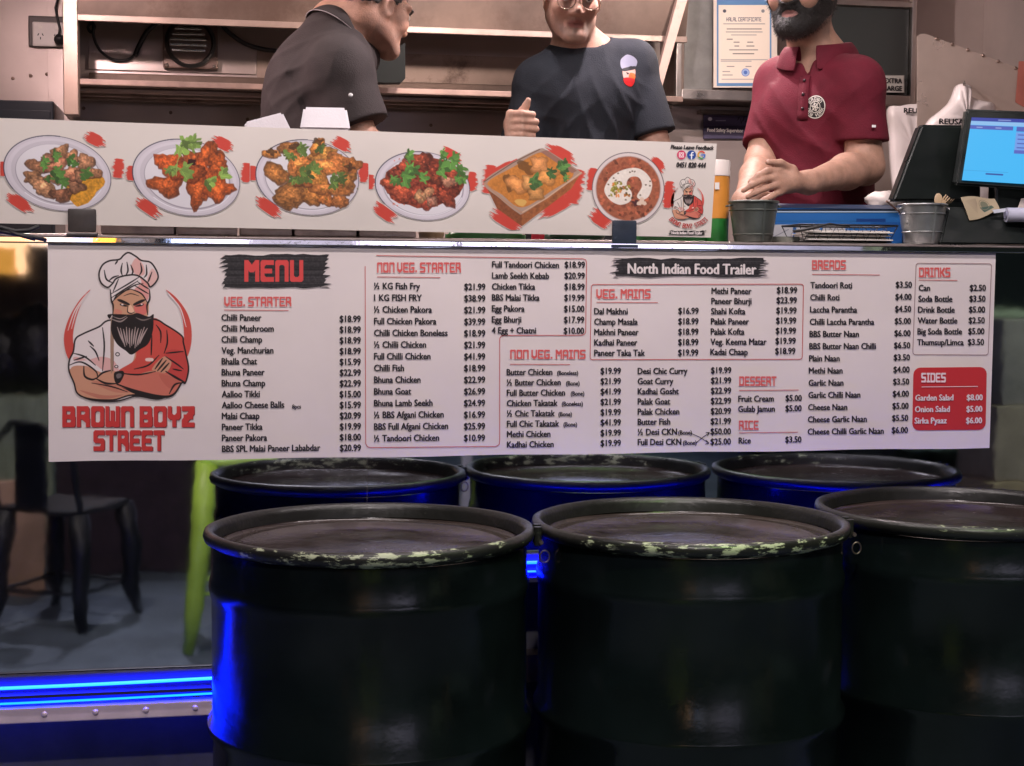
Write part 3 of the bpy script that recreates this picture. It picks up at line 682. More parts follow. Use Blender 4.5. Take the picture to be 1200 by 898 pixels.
# ------------------------------------------------------------------ body modeller: smooth-blended solids meshed to one continuous surface
class SDF:
    def __init__(s, lo, hi, h):
        s.lo = np.array(lo, np.float32); s.h = h
        s.n = np.ceil((np.array(hi) - np.array(lo)) / h).astype(int) + 1
        s.F = np.full(s.n, .08, np.float32)
    def _win(s, lo, hi):
        a = np.maximum(np.floor((np.array(lo) - s.lo) / s.h).astype(int), 0); b = np.minimum(np.ceil((np.array(hi) - s.lo) / s.h).astype(int) + 1, s.n)
        if (b <= a).any(): return None
        ax = [s.lo[i] + np.arange(a[i], b[i], dtype=np.float32) * s.h for i in range(3)]
        return (slice(a[0], b[0]), slice(a[1], b[1]), slice(a[2], b[2])), np.meshgrid(*ax, indexing='ij', sparse=True)
    def _comb(s, sl, d, k, op):
        a = s.F[sl]
        if op == 'add':
            if k > 0: h = np.maximum(k - np.abs(a - d), 0) / k; r = np.minimum(a, d) - h * h * k * .25
            else: r = np.minimum(a, d)
        elif op == 'sub':
            d = -d
            if k > 0: h = np.maximum(k - np.abs(a - d), 0) / k; r = np.maximum(a, d) + h * h * k * .25
            else: r = np.maximum(a, d)
        s.F[sl] = r
    def cone(s, a, b, r1, r2, k=.02, op='add'):
        a = np.array(a, np.float32); b = np.array(b, np.float32); R = max(r1, r2) + k + .02
        w = s._win(np.minimum(a, b) - R, np.maximum(a, b) + R)
        if w is None: return s
        sl, (X, Y, Z) = w; d = b - a; L = float((d * d).sum()) + 1e-9
        t = np.clip(((X - a[0]) * d[0] + (Y - a[1]) * d[1] + (Z - a[2]) * d[2]) / L, 0, 1)
        D = np.sqrt((X - a[0] - t * d[0]) ** 2 + (Y - a[1] - t * d[1]) ** 2 + (Z - a[2] - t * d[2]) ** 2) - (r1 + (r2 - r1) * t)
        s._comb(sl, D, k, op); return s
    def ell(s, c, r, R=None, k=.02, op='add'):
        c = np.array(c, np.float32); r = np.array(r, np.float32); m = float(r.max()) + k + .02
        w = s._win(c - m, c + m)
        if w is None: return s
        sl, (X, Y, Z) = w; X = X - c[0]; Y = Y - c[1]; Z = Z - c[2]
        if R is not None:
            R = np.array(R, np.float32)
            X, Y, Z = X * R[0, 0] + Y * R[1, 0] + Z * R[2, 0], X * R[0, 1] + Y * R[1, 1] + Z * R[2, 1], X * R[0, 2] + Y * R[1, 2] + Z * R[2, 2]
        k0 = np.sqrt((X / r[0]) ** 2 + (Y / r[1]) ** 2 + (Z / r[2]) ** 2); k1 = np.sqrt((X / r[0] ** 2) ** 2 + (Y / r[1] ** 2) ** 2 + (Z / r[2] ** 2) ** 2) + 1e-6
        s._comb(sl, k0 * (k0 - 1) / k1, k, op); return s
    def chain(s, pts, rs, k=.02):
        for i in range(len(pts) - 1): s.cone(pts[i], pts[i + 1], rs[i], rs[i + 1], k)
        return s
    def sleeve(s, a, b, r1, r2, cut, nrm, k=.04):
        """tapered tube from a towards b, ended by a clean plane"""
        a = np.array(a, np.float32); b = np.array(b, np.float32); R = max(r1, r2) + k + .02
        n = np.array(nrm, np.float32); n = n / np.linalg.norm(n)
        w = s._win(np.minimum(a, b) - R, np.maximum(a, b) + R)
        if w is None: return s
        sl, (X, Y, Z) = w; d = b - a; L = float((d * d).sum()) + 1e-9
        t = np.clip(((X - a[0]) * d[0] + (Y - a[1]) * d[1] + (Z - a[2]) * d[2]) / L, 0, 1)
        D = np.sqrt((X - a[0] - t * d[0]) ** 2 + (Y - a[1] - t * d[1]) ** 2 + (Z - a[2] - t * d[2]) ** 2) - (r1 + (r2 - r1) * t)
        D = np.maximum(D, (X - cut[0]) * n[0] + (Y - cut[1]) * n[1] + (Z - cut[2]) * n[2])
        kk = k * np.clip(1.15 - t * 1.3, .02, 1)
        A = s.F[sl]; h = np.maximum(kk - np.abs(A - D), 0) / kk; s.F[sl] = np.minimum(A, D) - h * h * kk * .25
        return s
    def plane(s, p, nrm, within=None, k=.004):
        """remove everything on the +normal side (optionally only near a point)"""
        n = np.array(nrm, np.float32); n = n / np.linalg.norm(n); p = np.array(p, np.float32)
        if within is None: w = s._win(s.lo, s.lo + s.n * s.h)
        else: w = s._win(p - within, p + within)
        if w is None: return s
        sl, (X, Y, Z) = w
        D = (X - p[0]) * n[0] + (Y - p[1]) * n[1] + (Z - p[2]) * n[2]
        a = s.F[sl]
        if within is None: s.F[sl] = np.maximum(a, D)
        else:
            ins = ((X - p[0]) ** 2 + (Y - p[1]) ** 2 + (Z - p[2]) ** 2) < within ** 2
            s.F[sl] = np.where(ins, np.maximum(a, D), a)
        return s
    def warp(s, fn):
        ax = [s.lo[i] + np.arange(s.n[i], dtype=np.float32) * s.h for i in range(3)]
        X, Y, Z = np.meshgrid(*ax, indexing='ij', sparse=True)
        s.F += fn(X, Y, Z).astype(np.float32); return s
    def mesh(s):
        F = s.F; ins = F < 0
        nx, ny, nz = F.shape
        c = np.zeros((nx - 1, ny - 1, nz - 1), np.int8)
        for i in (0, 1):
            for j in (0, 1):
                for k in (0, 1): c += ins[i:nx - 1 + i, j:ny - 1 + j, k:nz - 1 + k]
        act = (c > 0) & (c < 8); I = np.argwhere(act); idx = np.full(c.shape, -1, np.int64); idx[act] = np.arange(len(I))
        cor = [(i, j, k) for i in (0, 1) for j in (0, 1) for k in (0, 1)]
        val = {q: F[I[:, 0] + q[0], I[:, 1] + q[1], I[:, 2] + q[2]] for q in cor}
        acc = np.zeros((len(I), 3)); cnt = np.zeros(len(I))
        for a in cor:
            for ax in range(3):
                if a[ax]: continue
                b = list(a); b[ax] = 1; b = tuple(b)
                va, vb = val[a], val[b]; m = (va < 0) != (vb < 0)
                t = np.where(m, va / np.where(m, va - vb, 1), 0)
                p = np.array(a, float)[None, :] + t[:, None] * np.eye(3)[ax][None, :]
                acc[m] += p[m]; cnt[m] += 1
        pts = (I + acc / cnt[:, None]) * s.h + s.lo
        Q = []
        for ax in range(3):
            o1, o2 = [(1, 2), (2, 0), (0, 1)][ax]
            sl0 = [slice(1, -1)] * 3; sl1 = [slice(1, -1)] * 3
            sl0[ax] = slice(0, -1); sl1[ax] = slice(1, None)
            a = ins[tuple(sl0)]; b = ins[tuple(sl1)]
            for flag, m in ((0, a & ~b), (1, ~a & b)):
                e = np.argwhere(m)
                if len(e) == 0: continue
                off = np.ones(3, int); off[ax] = 0; e = e + off
                def g(d1, d2):
                    q = e.copy(); q[:, o1] -= d1; q[:, o2] -= d2
                    return idx[q[:, 0], q[:, 1], q[:, 2]]
                q = np.stack([g(1, 1), g(0, 1), g(0, 0), g(1, 0)], 1)
                if flag: q = q[:, ::-1]
                Q.append(q[(q >= 0).all(1)])
        return pts, np.concatenate(Q)
    def build(s, name, material, parent=None, colour=None, relax=1):
        pts, q = s.mesh()
        for _ in range(relax):
            acc = np.zeros_like(pts); cn = np.zeros(len(pts))
            for i in range(4):
                for j in (1, 3): np.add.at(acc, q[:, i], pts[q[:, (i + j) % 4]]); np.add.at(cn, q[:, i], 1)
            pts = pts * .5 + .5 * acc / np.maximum(cn, 1)[:, None]
        me = mesh_np(name, pts, q)
        if colour is not None:
            cl = colour(pts); at = me.attributes.new('Col', 'FLOAT_COLOR', 'POINT')
            at.data.foreach_set('color', np.concatenate([cl, np.ones((len(cl), 1))], 1).astype(np.float32).ravel())
        return link(name, me, material, parent, smooth=True)

def rot(yaw=0, pitch=0, roll=0):
    """local x = the person's left, -y = where they face, z up.  yaw>0 turns towards +x, pitch>0 looks down"""
    M = Matrix.Rotation(math.radians(yaw), 3, 'Z') @ Matrix.Rotation(math.radians(pitch), 3, 'X') @ Matrix.Rotation(math.radians(roll), 3, 'Y')
    return np.array(M)
class Head:
    def __init__(h, c, R, s=1.0): h.c, h.R, h.s = np.array(c, float), R, s
    def __call__(h, x, y, z): return h.c + h.R @ np.array([x, y, z]) * h.s
    def shape(h, S, g=0.0):
        s = h.s; E = lambda c, r, k=.03, op='add', R=None: S.ell(h(*c), [q * s + g for q in r], h.R if R is None else R, k, op)
        C = lambda a, b, r1, r2, k=.015, op='add': S.cone(h(*a), h(*b), r1 * s + g, r2 * s + g, k, op)
        E((0, .018, .035), (.073, .093, .088)); E((0, -.018, -.03), (.059, .075, .088))
        for q in (-1, 1):
            C((q * .050, .012, -.055), (q * .018, -.07, -.103), .020, .019, .03)
            E((q * .040, -.060, -.028), (.026, .024, .026), .025)
            C((q * .050, -.070, .024), (q * .012, -.088, .020), .010, .010, .016)
            S.ell(h(q * .0325, -.098, .000), [.016 * s] * 3, None, .016, 'sub')
            E((q * .0325, -.078, .000), (.0125, .0125, .0115), .006)
            E((q * .0125, -.092, -.038), (.0095, .011, .008), .008)
            S.ell(h(q * .0745, .012, -.012), (np.array((.010, .021, .033)) * s), h.R @ rot(q * 18, -8), .008)
            S.ell(h(q * .083, .006, -.010), (np.array((.006, .011, .019)) * s), h.R @ rot(q * 18, -8), .006, 'sub')
        E((0, -.078, -.104), (.026, .020, .018), .02)
        C((0, -.088, .012), (0, -.104, -.034), .007, .0115, .014)
        C((-.021, -.077, -.0645), (0, -.086, -.063), .0055, .0065, .010); C((.021, -.077, -.0645), (0, -.086, -.063), .0055, .0065, .010)
        C((-.016, -.080, -.0785), (.016, -.080, -.0785), .0080, .0080, .010)
        C((-.020, -.092, -.0710), (.020, -.092, -.0710), .0022, .0022, .004, 'sub')
    def colour(h, pts, base, lip, shade=None, scale=1.0):
        q = (pts - h.c) @ h.R / h.s
        rg = np.random.RandomState(1)
        col = np.tile(np.array(base, float), (len(pts), 1))
        def blend(m, c): 
            nonlocal col
            m = np.clip(m, 0, 1)[:, None]; col = col * (1 - m) + np.array(c) * m
        d = np.sqrt((q[:, 0] / .026) ** 2 + ((q[:, 2] + .0705) / .0125) ** 2)
        blend((1.1 - d) * 3 * (q[:, 1] < -.07), lip)
        d = np.abs(q[:, 2] + .0705) / .003 + np.maximum(np.abs(q[:, 0]) - .022, 0) / .003
        blend((1 - d) * (q[:, 1] < -.07), np.array(lip) * .45)
        ck = np.sqrt(((np.abs(q[:, 0]) - .042) / .03) ** 2 + ((q[:, 2] + .03) / .03) ** 2)
        blend((1 - ck) * .35 * (q[:, 1] < -.02), np.array(base) * np.array([1.15, .8, .75]))
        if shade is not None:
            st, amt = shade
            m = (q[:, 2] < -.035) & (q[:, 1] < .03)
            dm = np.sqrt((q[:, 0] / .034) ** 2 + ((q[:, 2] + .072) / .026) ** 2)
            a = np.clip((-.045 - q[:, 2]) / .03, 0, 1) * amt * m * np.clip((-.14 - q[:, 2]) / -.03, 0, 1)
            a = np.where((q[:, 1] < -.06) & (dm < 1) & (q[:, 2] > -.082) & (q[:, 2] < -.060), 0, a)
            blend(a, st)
        return col
def hand(S, wrist, palm_c, fingers, r=.0085, wr=.026):
    """wrist -> palm -> fingers (each a list of 4 points from knuckle to tip), one blended surface"""
    S.cone(wrist, palm_c, wr, .026, .02)
    for f in fingers:
        th = len(f) < 4
        rr = [r * 1.18, r * 1.08, r, r * .86] if not th else [r * 1.5, r * 1.2, r * .95]
        S.cone(palm_c, f[0], .020, rr[0] * 1.15, .012)
        for i in range(len(f) - 1): S.cone(f[i], f[i + 1], rr[i], rr[i + 1], .004)
def drop_decal(name, cv, corner, target, direction, off, material, parent):
    """lay a print on a curved surface along a direction"""
    me = target.data; M = target.matrix_world
    bm = bmesh.new(); bm.from_mesh(me); tree = BVHTree.FromBMesh(bm); bm.free()
    d = V(direction).normalized(); oo = Vector(off)
    def f(u, v):
        p = corner(u, v); out = np.empty_like(p)
        for i, q in enumerate(p):
            h = tree.ray_cast(V(q) - d * .5, d)
            out[i] = np.array(h[0] - d * .0010) if h[0] is not None else q
        return out
    return canvas_mesh(name, cv, f, material, parent)
# ------------------------------------------------------------------ the board of dish photographs standing on the counter edge
YFB = -.004
fb = thing('food_photo_board', 'white board printed with six dish photographs, propped along the counter edge', 'sign board', P(400, 215, YFB))
bq = [P(-40, 261, YFB), P(833, 278.5, YFB), P(840, 168.5, YFB), P(-40, 137, YFB)]
b = MB(); b.slab(bq, (0, .005, 0)); b.build('panel', M_BOARD, fb)
BG = np.array([216, 207, 200]) / 255.
def red_marks(cv, rg, marks):
    """torn dry-brush dabs: a few offset bristle strokes that end raggedly"""
    for (x, y, w_, h_, a) in marks:
        ca, sa = math.cos(a), math.sin(a); n = max(5, int(h_ * 1.1))
        for k in range(n):
            t = -1 + 2 * (k + .5) / n; yy = t * h_ * .9
            half = w_ * (.62 + .38 * rg.rand()) * (1 - .25 * t * t); sh = w_ * .16 * (rg.rand() - .5)
            p = [(x + (q + sh) * ca - yy * sa, y + (q + sh) * sa + yy * ca) for q in (-half, -half * .5, half * .5, half)]
            cv.stroke(p, [.3, 2.6, 2.6, .3 + rg.rand()], (.78, .27, .22))
def food(cv, poly, col, tex, edge=(.25, .12, .08), hl=.25):
    """one piece of food: darker rim, mottled body, lighter top"""
    p = np.array(poly); c = p.mean(0)
    cv.fill(p + [0, 1.0], np.array(edge), a=.6)
    for s_, k in ((1.0, .72), (.9, .88), (.78, 1.0), (.55, 1.1), (.34, 1.0 + hl)):
        q = c + (p - c) * s_ - np.array([.6, 1.0]) * (1 - s_) * 4
        cv.fill(q, np.clip(np.array(col) * k, 0, 1), a=.75, tex=tex)
def leaf(cv, x, y, s_, a, rg, col=(.30, .50, .18)):
    for k in range(rg.randint(3, 6)):
        aa = a + (k - 2) * .62; cx = x + s_ * .55 * math.cos(aa); cy = y + s_ * .55 * math.sin(aa)
        c = np.array(col) * (.62 + .55 * rg.rand()) + .04
        cv.fill(blob(cx, cy, s_ * .5, s_ * .36, aa, rg, .5, 16), np.clip(c, 0, 1))
        cv.stroke([(x, y), (cx + s_ * .3 * math.cos(aa), cy + s_ * .3 * math.sin(aa))], .5, np.clip(c * 1.35, 0, 1), .7)
def plate(cv, cx, cy, rx, ry, rot_, inner=.80):
    for k, c in ((1.0, (.33, .31, .36)), (.985, (.80, .77, .80)), (.93, (.83, .80, .83)), (.86, (.78, .75, .78))): cv.fill(cv.ell(cx, cy, rx * k, ry * k, rot_), c)
    cv.fill(cv.ell(cx + 1, cy + 1.0, rx * inner, ry * inner, rot_), (.62, .59, .63)); cv.fill(cv.ell(cx + .6, cy + .4, rx * (inner - .02), ry * (inner - .02), rot_), (.86, .84, .86))
    t = np.linspace(.2, 2.2, 30); e = np.stack([rx * .86 * np.cos(t), ry * .86 * np.sin(t)], 1); c, s_ = math.cos(rot_), math.sin(rot_)
    cv.stroke(np.stack([cx + e[:, 0] * c - e[:, 1] * s_, cy + e[:, 0] * s_ + e[:, 1] * c], 1), .9, (.93, .92, .94))
    t = np.linspace(2.4, 4.6, 30); e = np.stack([rx * .995 * np.cos(t), ry * .995 * np.sin(t)], 1)
    cv.stroke(np.stack([cx + e[:, 0] * c - e[:, 1] * s_, cy + e[:, 0] * s_ + e[:, 1] * c], 1), 1.0, (.22, .22, .30))
def dish(name, u0, v0, u1, v1, paint, S=1.9, seed=0):
    cv = Canvas(u1 - u0, v1 - v0, BG, S); rg = np.random.RandomState(seed)
    H, W = cv.H, cv.W
    tex = .55 + .5 * vnoise((H, W), 3.2 * S / 1.9, seed + 1) + .4 * vnoise((H, W), 7 * S / 1.9, seed + 2)
    paint(cv, rg, tex, lambda x, y: (x - u0, y - v0))
    sl = lambda v: .0345 - (.0345 - .019) * (v - 139) / 123.
    A = rect_px(u0, v0, u1, v1, YFB - .0012)
    return canvas_mesh(name, cv, A, M_PRINT, fb)
def pieces(cv, rg, tex, o, lst, col, var=.15, edge=(.25, .12, .08), hl=.25):
    for (x, y, rx, ry, a) in lst:
        c = np.array(col) * (.94 + var * (rg.rand() - .5) * 2) * (1 + .10 * (rg.rand(3) - .5)) * .92 + .03
        X, Y = o(x, y); food(cv, blob(X, Y, rx, ry, a, rg, .22), np.clip(c, 0, 1), tex, edge, hl)
def marks4(cv, rg, o, cx, cy, rx, ry, rot_):
    q = []
    for (a, w_, h_) in ((-.95, 15, 7), (-.12, 8, 12), (2.35, 19, 7), (3.25, 7, 9)):
        x = cx + rx * 1.03 * math.cos(a); y = cy + ry * 1.06 * math.sin(a); X, Y = o(x, y)
        tang = math.atan2(ry * math.cos(a), -rx * math.sin(a)); 
        q.append((X, Y, w_, h_, tang if abs(math.sin(a)) > .5 else 0.1))
    red_marks(cv, rg, q)
def p1(cv, rg, tex, o):
    marks4(cv, rg, o, 71, 203, 66, 46, .25); cx, cy = o(67, 203); plate(cv, cx, cy, 64, 43, .22, .80)
    cv.fill(blob(*o(98, 222), 24, 14, -.5, rg, .15), (.80, .56, .18), tex=.5 + .5 * tex)
    pieces(cv, rg, tex, o, [(56, 188, 12, 7, .3), (70, 178, 11, 8, -.4), (84, 184, 9, 8, .6), (42, 194, 12, 8, .2), (38, 206, 11, 7, 0), (100, 190, 10, 11, 1), (108, 203, 11, 7, .2), (50, 218, 17, 11, .35), (72, 228, 14, 8, 0), (88, 216, 13, 9, .3), (66, 206, 14, 9, -.3), (84, 203, 12, 8, .5), (60, 196, 10, 7, .3), (94, 206, 8, 7, .4), (70, 192, 9, 8, .2)], (.66, .44, .32), .2, (.22, .11, .08), .35)
    for (x, y, s_, a) in ((48, 191, 9, .4), (62, 183, 8, .1), (78, 186, 9, 1.0), (62, 202, 11, .6), (70, 212, 9, .3), (84, 194, 7, -.2), (95, 203, 11, .9), (56, 206, 7, 2)): leaf(cv, *o(x, y), s_, a, rg, (.30, .47, .20))
def p2(cv, rg, tex, o):
    marks4(cv, rg, o, 221, 208, 66, 46, .25); cx, cy = o(218, 208); plate(cv, cx, cy, 64, 44, .22, .80)
    pieces(cv, rg, tex, o, [(198, 192, 18, 13, .2), (226, 189, 14, 12, .5), (242, 180, 11, 14, .6), (254, 195, 14, 16, .5), (236, 200, 12, 12, .2), (196, 217, 20, 13, .1), (232, 222, 12, 22, .15), (256, 222, 17, 13, -.2), (228, 204, 12, 10, 0), (210, 200, 12, 10, .3)], (.74, .33, .14), .16, (.36, .12, .06), .3)
    cv.fill(blob(*o(224, 190), 5, 4, 0, rg), (.22, .08, .06)); 
    for (x, y, s_, a) in ((210, 170, 13, .5), (223, 168, 11, .0), (213, 201, 12, .4), (200, 196, 9, 1.3), (242, 212, 10, .8), (258, 206, 11, .1)): leaf(cv, *o(x, y), s_, a, rg, (.46, .58, .26))
    cv.stroke([o(213, 174), o(207, 190), o(206, 206)], 1.0, (.6, .66, .36))
def p3(cv, rg, tex, o):
    marks4(cv, rg, o, 361, 208, 64, 46, .2); cx, cy = o(360, 208); plate(cv, cx, cy, 61, 44, .15, .84)
    pieces(cv, rg, tex, o, [(318, 180, 11, 5, .3), (340, 173, 13, 8, -.1), (323, 203, 15, 12, .3), (350, 192, 16, 14, .5), (378, 180, 18, 10, .2), (372, 172, 8, 10, .2), (396, 188, 14, 9, .2), (413, 195, 11, 9, -.6), (384, 196, 20, 12, .1), (406, 211, 12, 11, .3), (366, 206, 18, 13, .2), (340, 229, 20, 15, .5), (366, 229, 17, 9, .5), (386, 222, 22, 8, .1), (398, 236, 9, 9, 0), (354, 212, 10, 8, .2), (382, 234, 9, 7, .3)], (.74, .46, .22), .18, (.30, .15, .07), .35)
    for (x, y) in ((344, 172), (372, 166), (410, 196), (318, 178)): cv.fill(blob(*o(x, y), 6, 4, .3, rg, .3), (.20, .13, .07), a=.7)
    for (x, y, s_, a) in ((350, 176, 10, .3), (340, 180, 8, 2), (354, 204, 12, .1), (366, 200, 10, -.6), (346, 208, 8, 1.6), (388, 212, 10, .2), (398, 209, 8, -.3), (374, 172, 7, 1)): leaf(cv, *o(x, y), s_, a, rg, (.36, .46, .20))
    for k in range(40): x, y = o(330 + 90 * rg.rand(), 175 + 60 * rg.rand()); cv.fill(blob(x, y, 1.2, .8, rg.rand() * 3, rg), (.35, .38, .14), a=.6)
def p4(cv, rg, tex, o):
    marks4(cv, rg, o, 493, 218, 58, 42, .2); cx, cy = o(495, 218); plate(cv, cx, cy, 56, 40, .15, .85)
    cv.fill(blob(*o(497, 214), 45, 31, .1, rg, .08), (.50, .22, .15), tex=tex)
    pieces(cv, rg, tex, o, [(468, 205, 12, 9, .4), (492, 188, 15, 10, .1), (470, 224, 17, 11, .4), (454, 215, 8, 6, 0), (488, 228, 11, 9, -.6), (500, 236, 11, 8, .3), (520, 228, 18, 13, .3), (524, 214, 12, 8, .2), (506, 222, 10, 8, 0), (480, 212, 10, 7, .2), (530, 203, 10, 9, .5), (512, 210, 8, 7, .2), (476, 196, 11, 7, .5)], (.62, .26, .17), .22, (.30, .09, .06), .45)
    pieces(cv, rg, tex, o, [(502, 226, 7, 6, .2), (492, 230, 6, 9, .5), (526, 213, 10, 6, .2), (506, 236, 7, 6, 0)], (.78, .54, .40), .1, (.45, .25, .18), .2)
    for k in range(150): x, y = o(458 + 76 * rg.rand(), 186 + 56 * rg.rand()); cv.fill(blob(x, y, 1.1, .8, rg.rand() * 3, rg), np.array((.8, .4, .3)) * (.5 + .7 * rg.rand()), a=.6)
    for (x, y, s_, a) in ((476, 183, 9, .3), (472, 208, 12, .1), (480, 202, 11, -.6), (466, 209, 9, 2.6), (492, 208, 9, .6), (514, 198, 12, .3), (528, 188, 11, .4), (536, 198, 10, 1.2), (540, 208, 8, 1.5), (516, 182, 8, .2)): leaf(cv, *o(x, y), s_, a, rg, (.33, .52, .22))
def p5(cv, rg, tex, o):
    red_marks(cv, rg, [(*o(655, 183), 22, 11, .5), (*o(672, 218), 13, 22, .2), (*o(594, 256), 24, 10, .55), (*o(574, 210), 11, 18, .1), (*o(650, 240), 26, 10, -.5), (*o(590, 200), 24, 8, -.5)])
    A, B, C, D = o(567, 213), o(632, 175), o(681, 202), o(611, 249); E_, F_, G = o(582, 244), o(611, 265), o(669, 221)
    cv.fill([A, D, F_, E_], (.52, .30, .18), tex=.6 + .4 * tex); cv.fill([D, C, G, F_], (.60, .36, .21), tex=.6 + .4 * tex)
    cv.fill(spline([A, o(600, 190), o(630, 175), o(640, 176), o(660, 188), C, o(678, 206), o(645, 228), o(614, 249), o(606, 249), o(585, 232)], True, 5), (.66, .56, .50))
    cv.fill(spline([o(571, 214), o(602, 195), o(628, 180), o(640, 182), o(672, 203), o(645, 224), o(611, 243), o(588, 228)], True, 5), (.80, .51, .23), tex=.7 + .25 * tex)
    cv.fill([o(633, 178), o(640, 176), o(676, 200), o(670, 203)], (.58, .42, .36))
    for (x, y, rx, ry) in ((616, 196, 10, 7), (598, 213, 8, 9), (620, 222, 8, 6)): cv.fill(blob(*o(x, y), rx, ry, .3, rg, .3), (.36, .24, .12), a=.7)
    pieces(cv, rg, .8 + .25 * tex, o, [(632, 193, 12, 10, .4), (605, 216, 12, 10, .3), (622, 214, 12, 9, .3), (640, 208, 14, 9, -.3), (628, 228, 10, 7, 0)], (.84, .57, .32), .08, (.62, .38, .16), .2)
    for (x, y, s_, a) in ((622, 214, 11, .2), (656, 200, 10, -.4), (658, 194, 9, .2), (642, 203, 8, .3), (660, 208, 6, 1)): leaf(cv, *o(x, y), s_, a, rg, (.30, .46, .22))
    cv.fill(blob(*o(610, 237), 7, 4, .1, rg, .1), (.84, .66, .36)); cv.stroke([D, o(640, 232), C], 1.4, (.80, .66, .56)); cv.stroke([A, o(588, 233), D], 1.2, (.70, .52, .40)); cv.stroke([A, o(600, 191), B], 1.2, (.42, .33, .28))
def p6(cv, rg, tex, o):
    red_marks(cv, rg, [(*o(768, 195), 12, 10, .7), (*o(783, 228), 8, 17, .1), (*o(704, 256), 16, 9, .6), (*o(694, 210), 8, 14, .1)])
    cx, cy = o(736, 221)
    for k, c in ((42.5, (.36, .32, .34)), (41.6, (.84, .79, .78)), (38.2, (.70, .60, .57)), (37.2, (.62, .36, .26))): cv.fill(cv.ell(cx, cy, k, k), c, tex=(.65 + .35 * tex) if k < 37.5 else None)
    for k in range(170):
        a = rg.rand() * 6.283; r = 36 * math.sqrt(rg.rand()); c = np.array((.66, .36, .26)) * (.55 + .7 * rg.rand()); cv.fill(blob(cx + r * math.cos(a), cy + r * math.sin(a), 2.4, 1.7, rg.rand() * 3, rg), np.clip(c, 0, 1), a=.8)
    ring = spline([o(708, 222), o(716, 207), o(730, 199), o(746, 197), o(758, 204), o(764, 216), o(760, 230), o(752, 234), o(746, 230), o(752, 218), o(748, 208), o(738, 208), o(734, 216), o(740, 226), o(738, 236), o(726, 240), o(714, 234)], True, 6)
    cv.fill(ring, (.90, .86, .82), tex=.9 + .1 * tex)
    for k in range(40): x, y = o(716 + 22 * rg.rand(), 214 + 18 * rg.rand()); cv.fill(blob(x, y, 2, 1.2, rg.rand() * 3, rg), (np.array((.50, .48, .16)) if k % 3 else np.array((.78, .46, .2))) * (.7 + .6 * rg.rand()), a=.85)
    for k in range(24): x, y = o(706 + 60 * rg.rand(), 196 + 44 * rg.rand()); cv.fill(blob(x, y, 1.2, .9, 0, rg), (.25, .18, .1), a=.7)
    cv.fill(blob(*o(745, 238), 5, 3, .3, rg, .3), (.30, .16, .16)); cv.fill(blob(*o(752, 237), 5, 4, 0, rg, .3), (.86, .76, .68))
dish('dish_photo', 0, 146, 146, 258, p1, seed=11); dish('dish_photo', 146, 150, 293, 262, p2, seed=22); dish('dish_photo', 293, 156, 432, 262, p3, seed=33)
dish('dish_photo', 432, 168, 562, 266, p4, seed=44); dish('dish_photo', 562, 168, 687, 270, p5, seed=55); dish('dish_photo', 687, 172, 796, 270, p6, seed=66)
# feedback corner: words, three round app marks, phone number, small emblem
type_lines('feedback_text', [('Please Leave Feedback', 786, 174.6, 4.8, 1, 'L', 50, .18)], M_INK, fb, YFB - .0012, bold=.14)
type_lines('phone_number', [('0451 820 444', 792.5, 196.2, 6.2, 1, 'L', 34, .16)], M_INK, fb, YFB - .0012, bold=.14)
cv = Canvas(40, 14, BG, 4.0)
cv.fill(cv.ell(7, 7, 5.6, 5.6), (.78, .24, .38)); cv.stroke([(4.4, 4.4), (9.6, 4.4), (9.6, 9.6), (4.4, 9.6), (4.4, 4.4)], .9, (.95, .88, .88)); cv.stroke(np.vstack([cv.ell(7, 7, 1.5, 1.5, 0, 16)] * 1), .8, (.95, .88, .88))
cv.fill(cv.ell(19.6, 7, 5.6, 5.6), (.14, .28, .58)); cv.stroke([(21.6, 4), (20.2, 4.2), (19.6, 5.4), (19.6, 12)], 1.5, (.95, .94, .94)); cv.stroke([(17.6, 7.2), (21.8, 7.2)], 1.2, (.95, .94, .94))
for (a0, a1, c) in ((-2.4, -.6, (.82, .26, .22)), (2.3, 3.9, (.86, .62, .18)), (.9, 2.3, (.24, .55, .30)), (-.05, .9, (.22, .40, .74))):
    t = np.linspace(a0, a1, 12); cv.stroke(np.stack([32 + 4.2 * np.cos(t), 7 + 4.2 * np.sin(t)], 1), 1.8, c)
cv.stroke([(32, 7), (36.2, 7)], 1.6, (.22, .40, .74))
canvas_mesh('app_marks', cv, rect_px(792, 175, 829.5, 188.4, YFB - .0012), M_PRINT, fb)
CH2 = chef(.26, BG); canvas_mesh('chef_emblem', CH2, rect_px(785, 206, 829, 259, YFB - .0012), M_PRINT, fb)
cv = Canvas(56, 26, BG, 4.0)
txt = 'BROWN BOYZ STREET'
for i, ch in enumerate(txt):
    if ch == ' ': continue
    a = math.radians(138 - (138 - 42) * i / (len(txt) - 1)); cxx, cyy, r = 28, -14, 29.5
    ca, sa = math.cos(a), math.sin(a)
    for st in GLY[ch]:
        pp = []
        for (x, y) in st:
            uu, vv = (x - 2) * .52, (y - 3) * .92
            pp.append((cxx + (r + vv) * ca + uu * sa, cyy + (r + vv) * sa - uu * ca))
        cv.stroke(pp, .95, (.66, .18, .16))
canvas_mesh('business_name', cv, rect_px(781, 252, 833, 274, YFB - .0018), M_PRINT, fb)
cv = Canvas(52, 10, BG, 4.0); cv.fill(brush_edge(3, 1.5, 49, 8.5, np.random.RandomState(2), 3, 4), (.16, .14, .14)); canvas_mesh('brush_patch', cv, rect_px(781.5, 268.4, 829.5, 277.4, YFB - .0012), M_PRINT, fb)
type_lines('trailer_title', [('North Indian Food Trailer', 787, 274.6, 3.6, 1, 'L', 36)], M_WINK, fb, YFB - .0024, bold=.14)
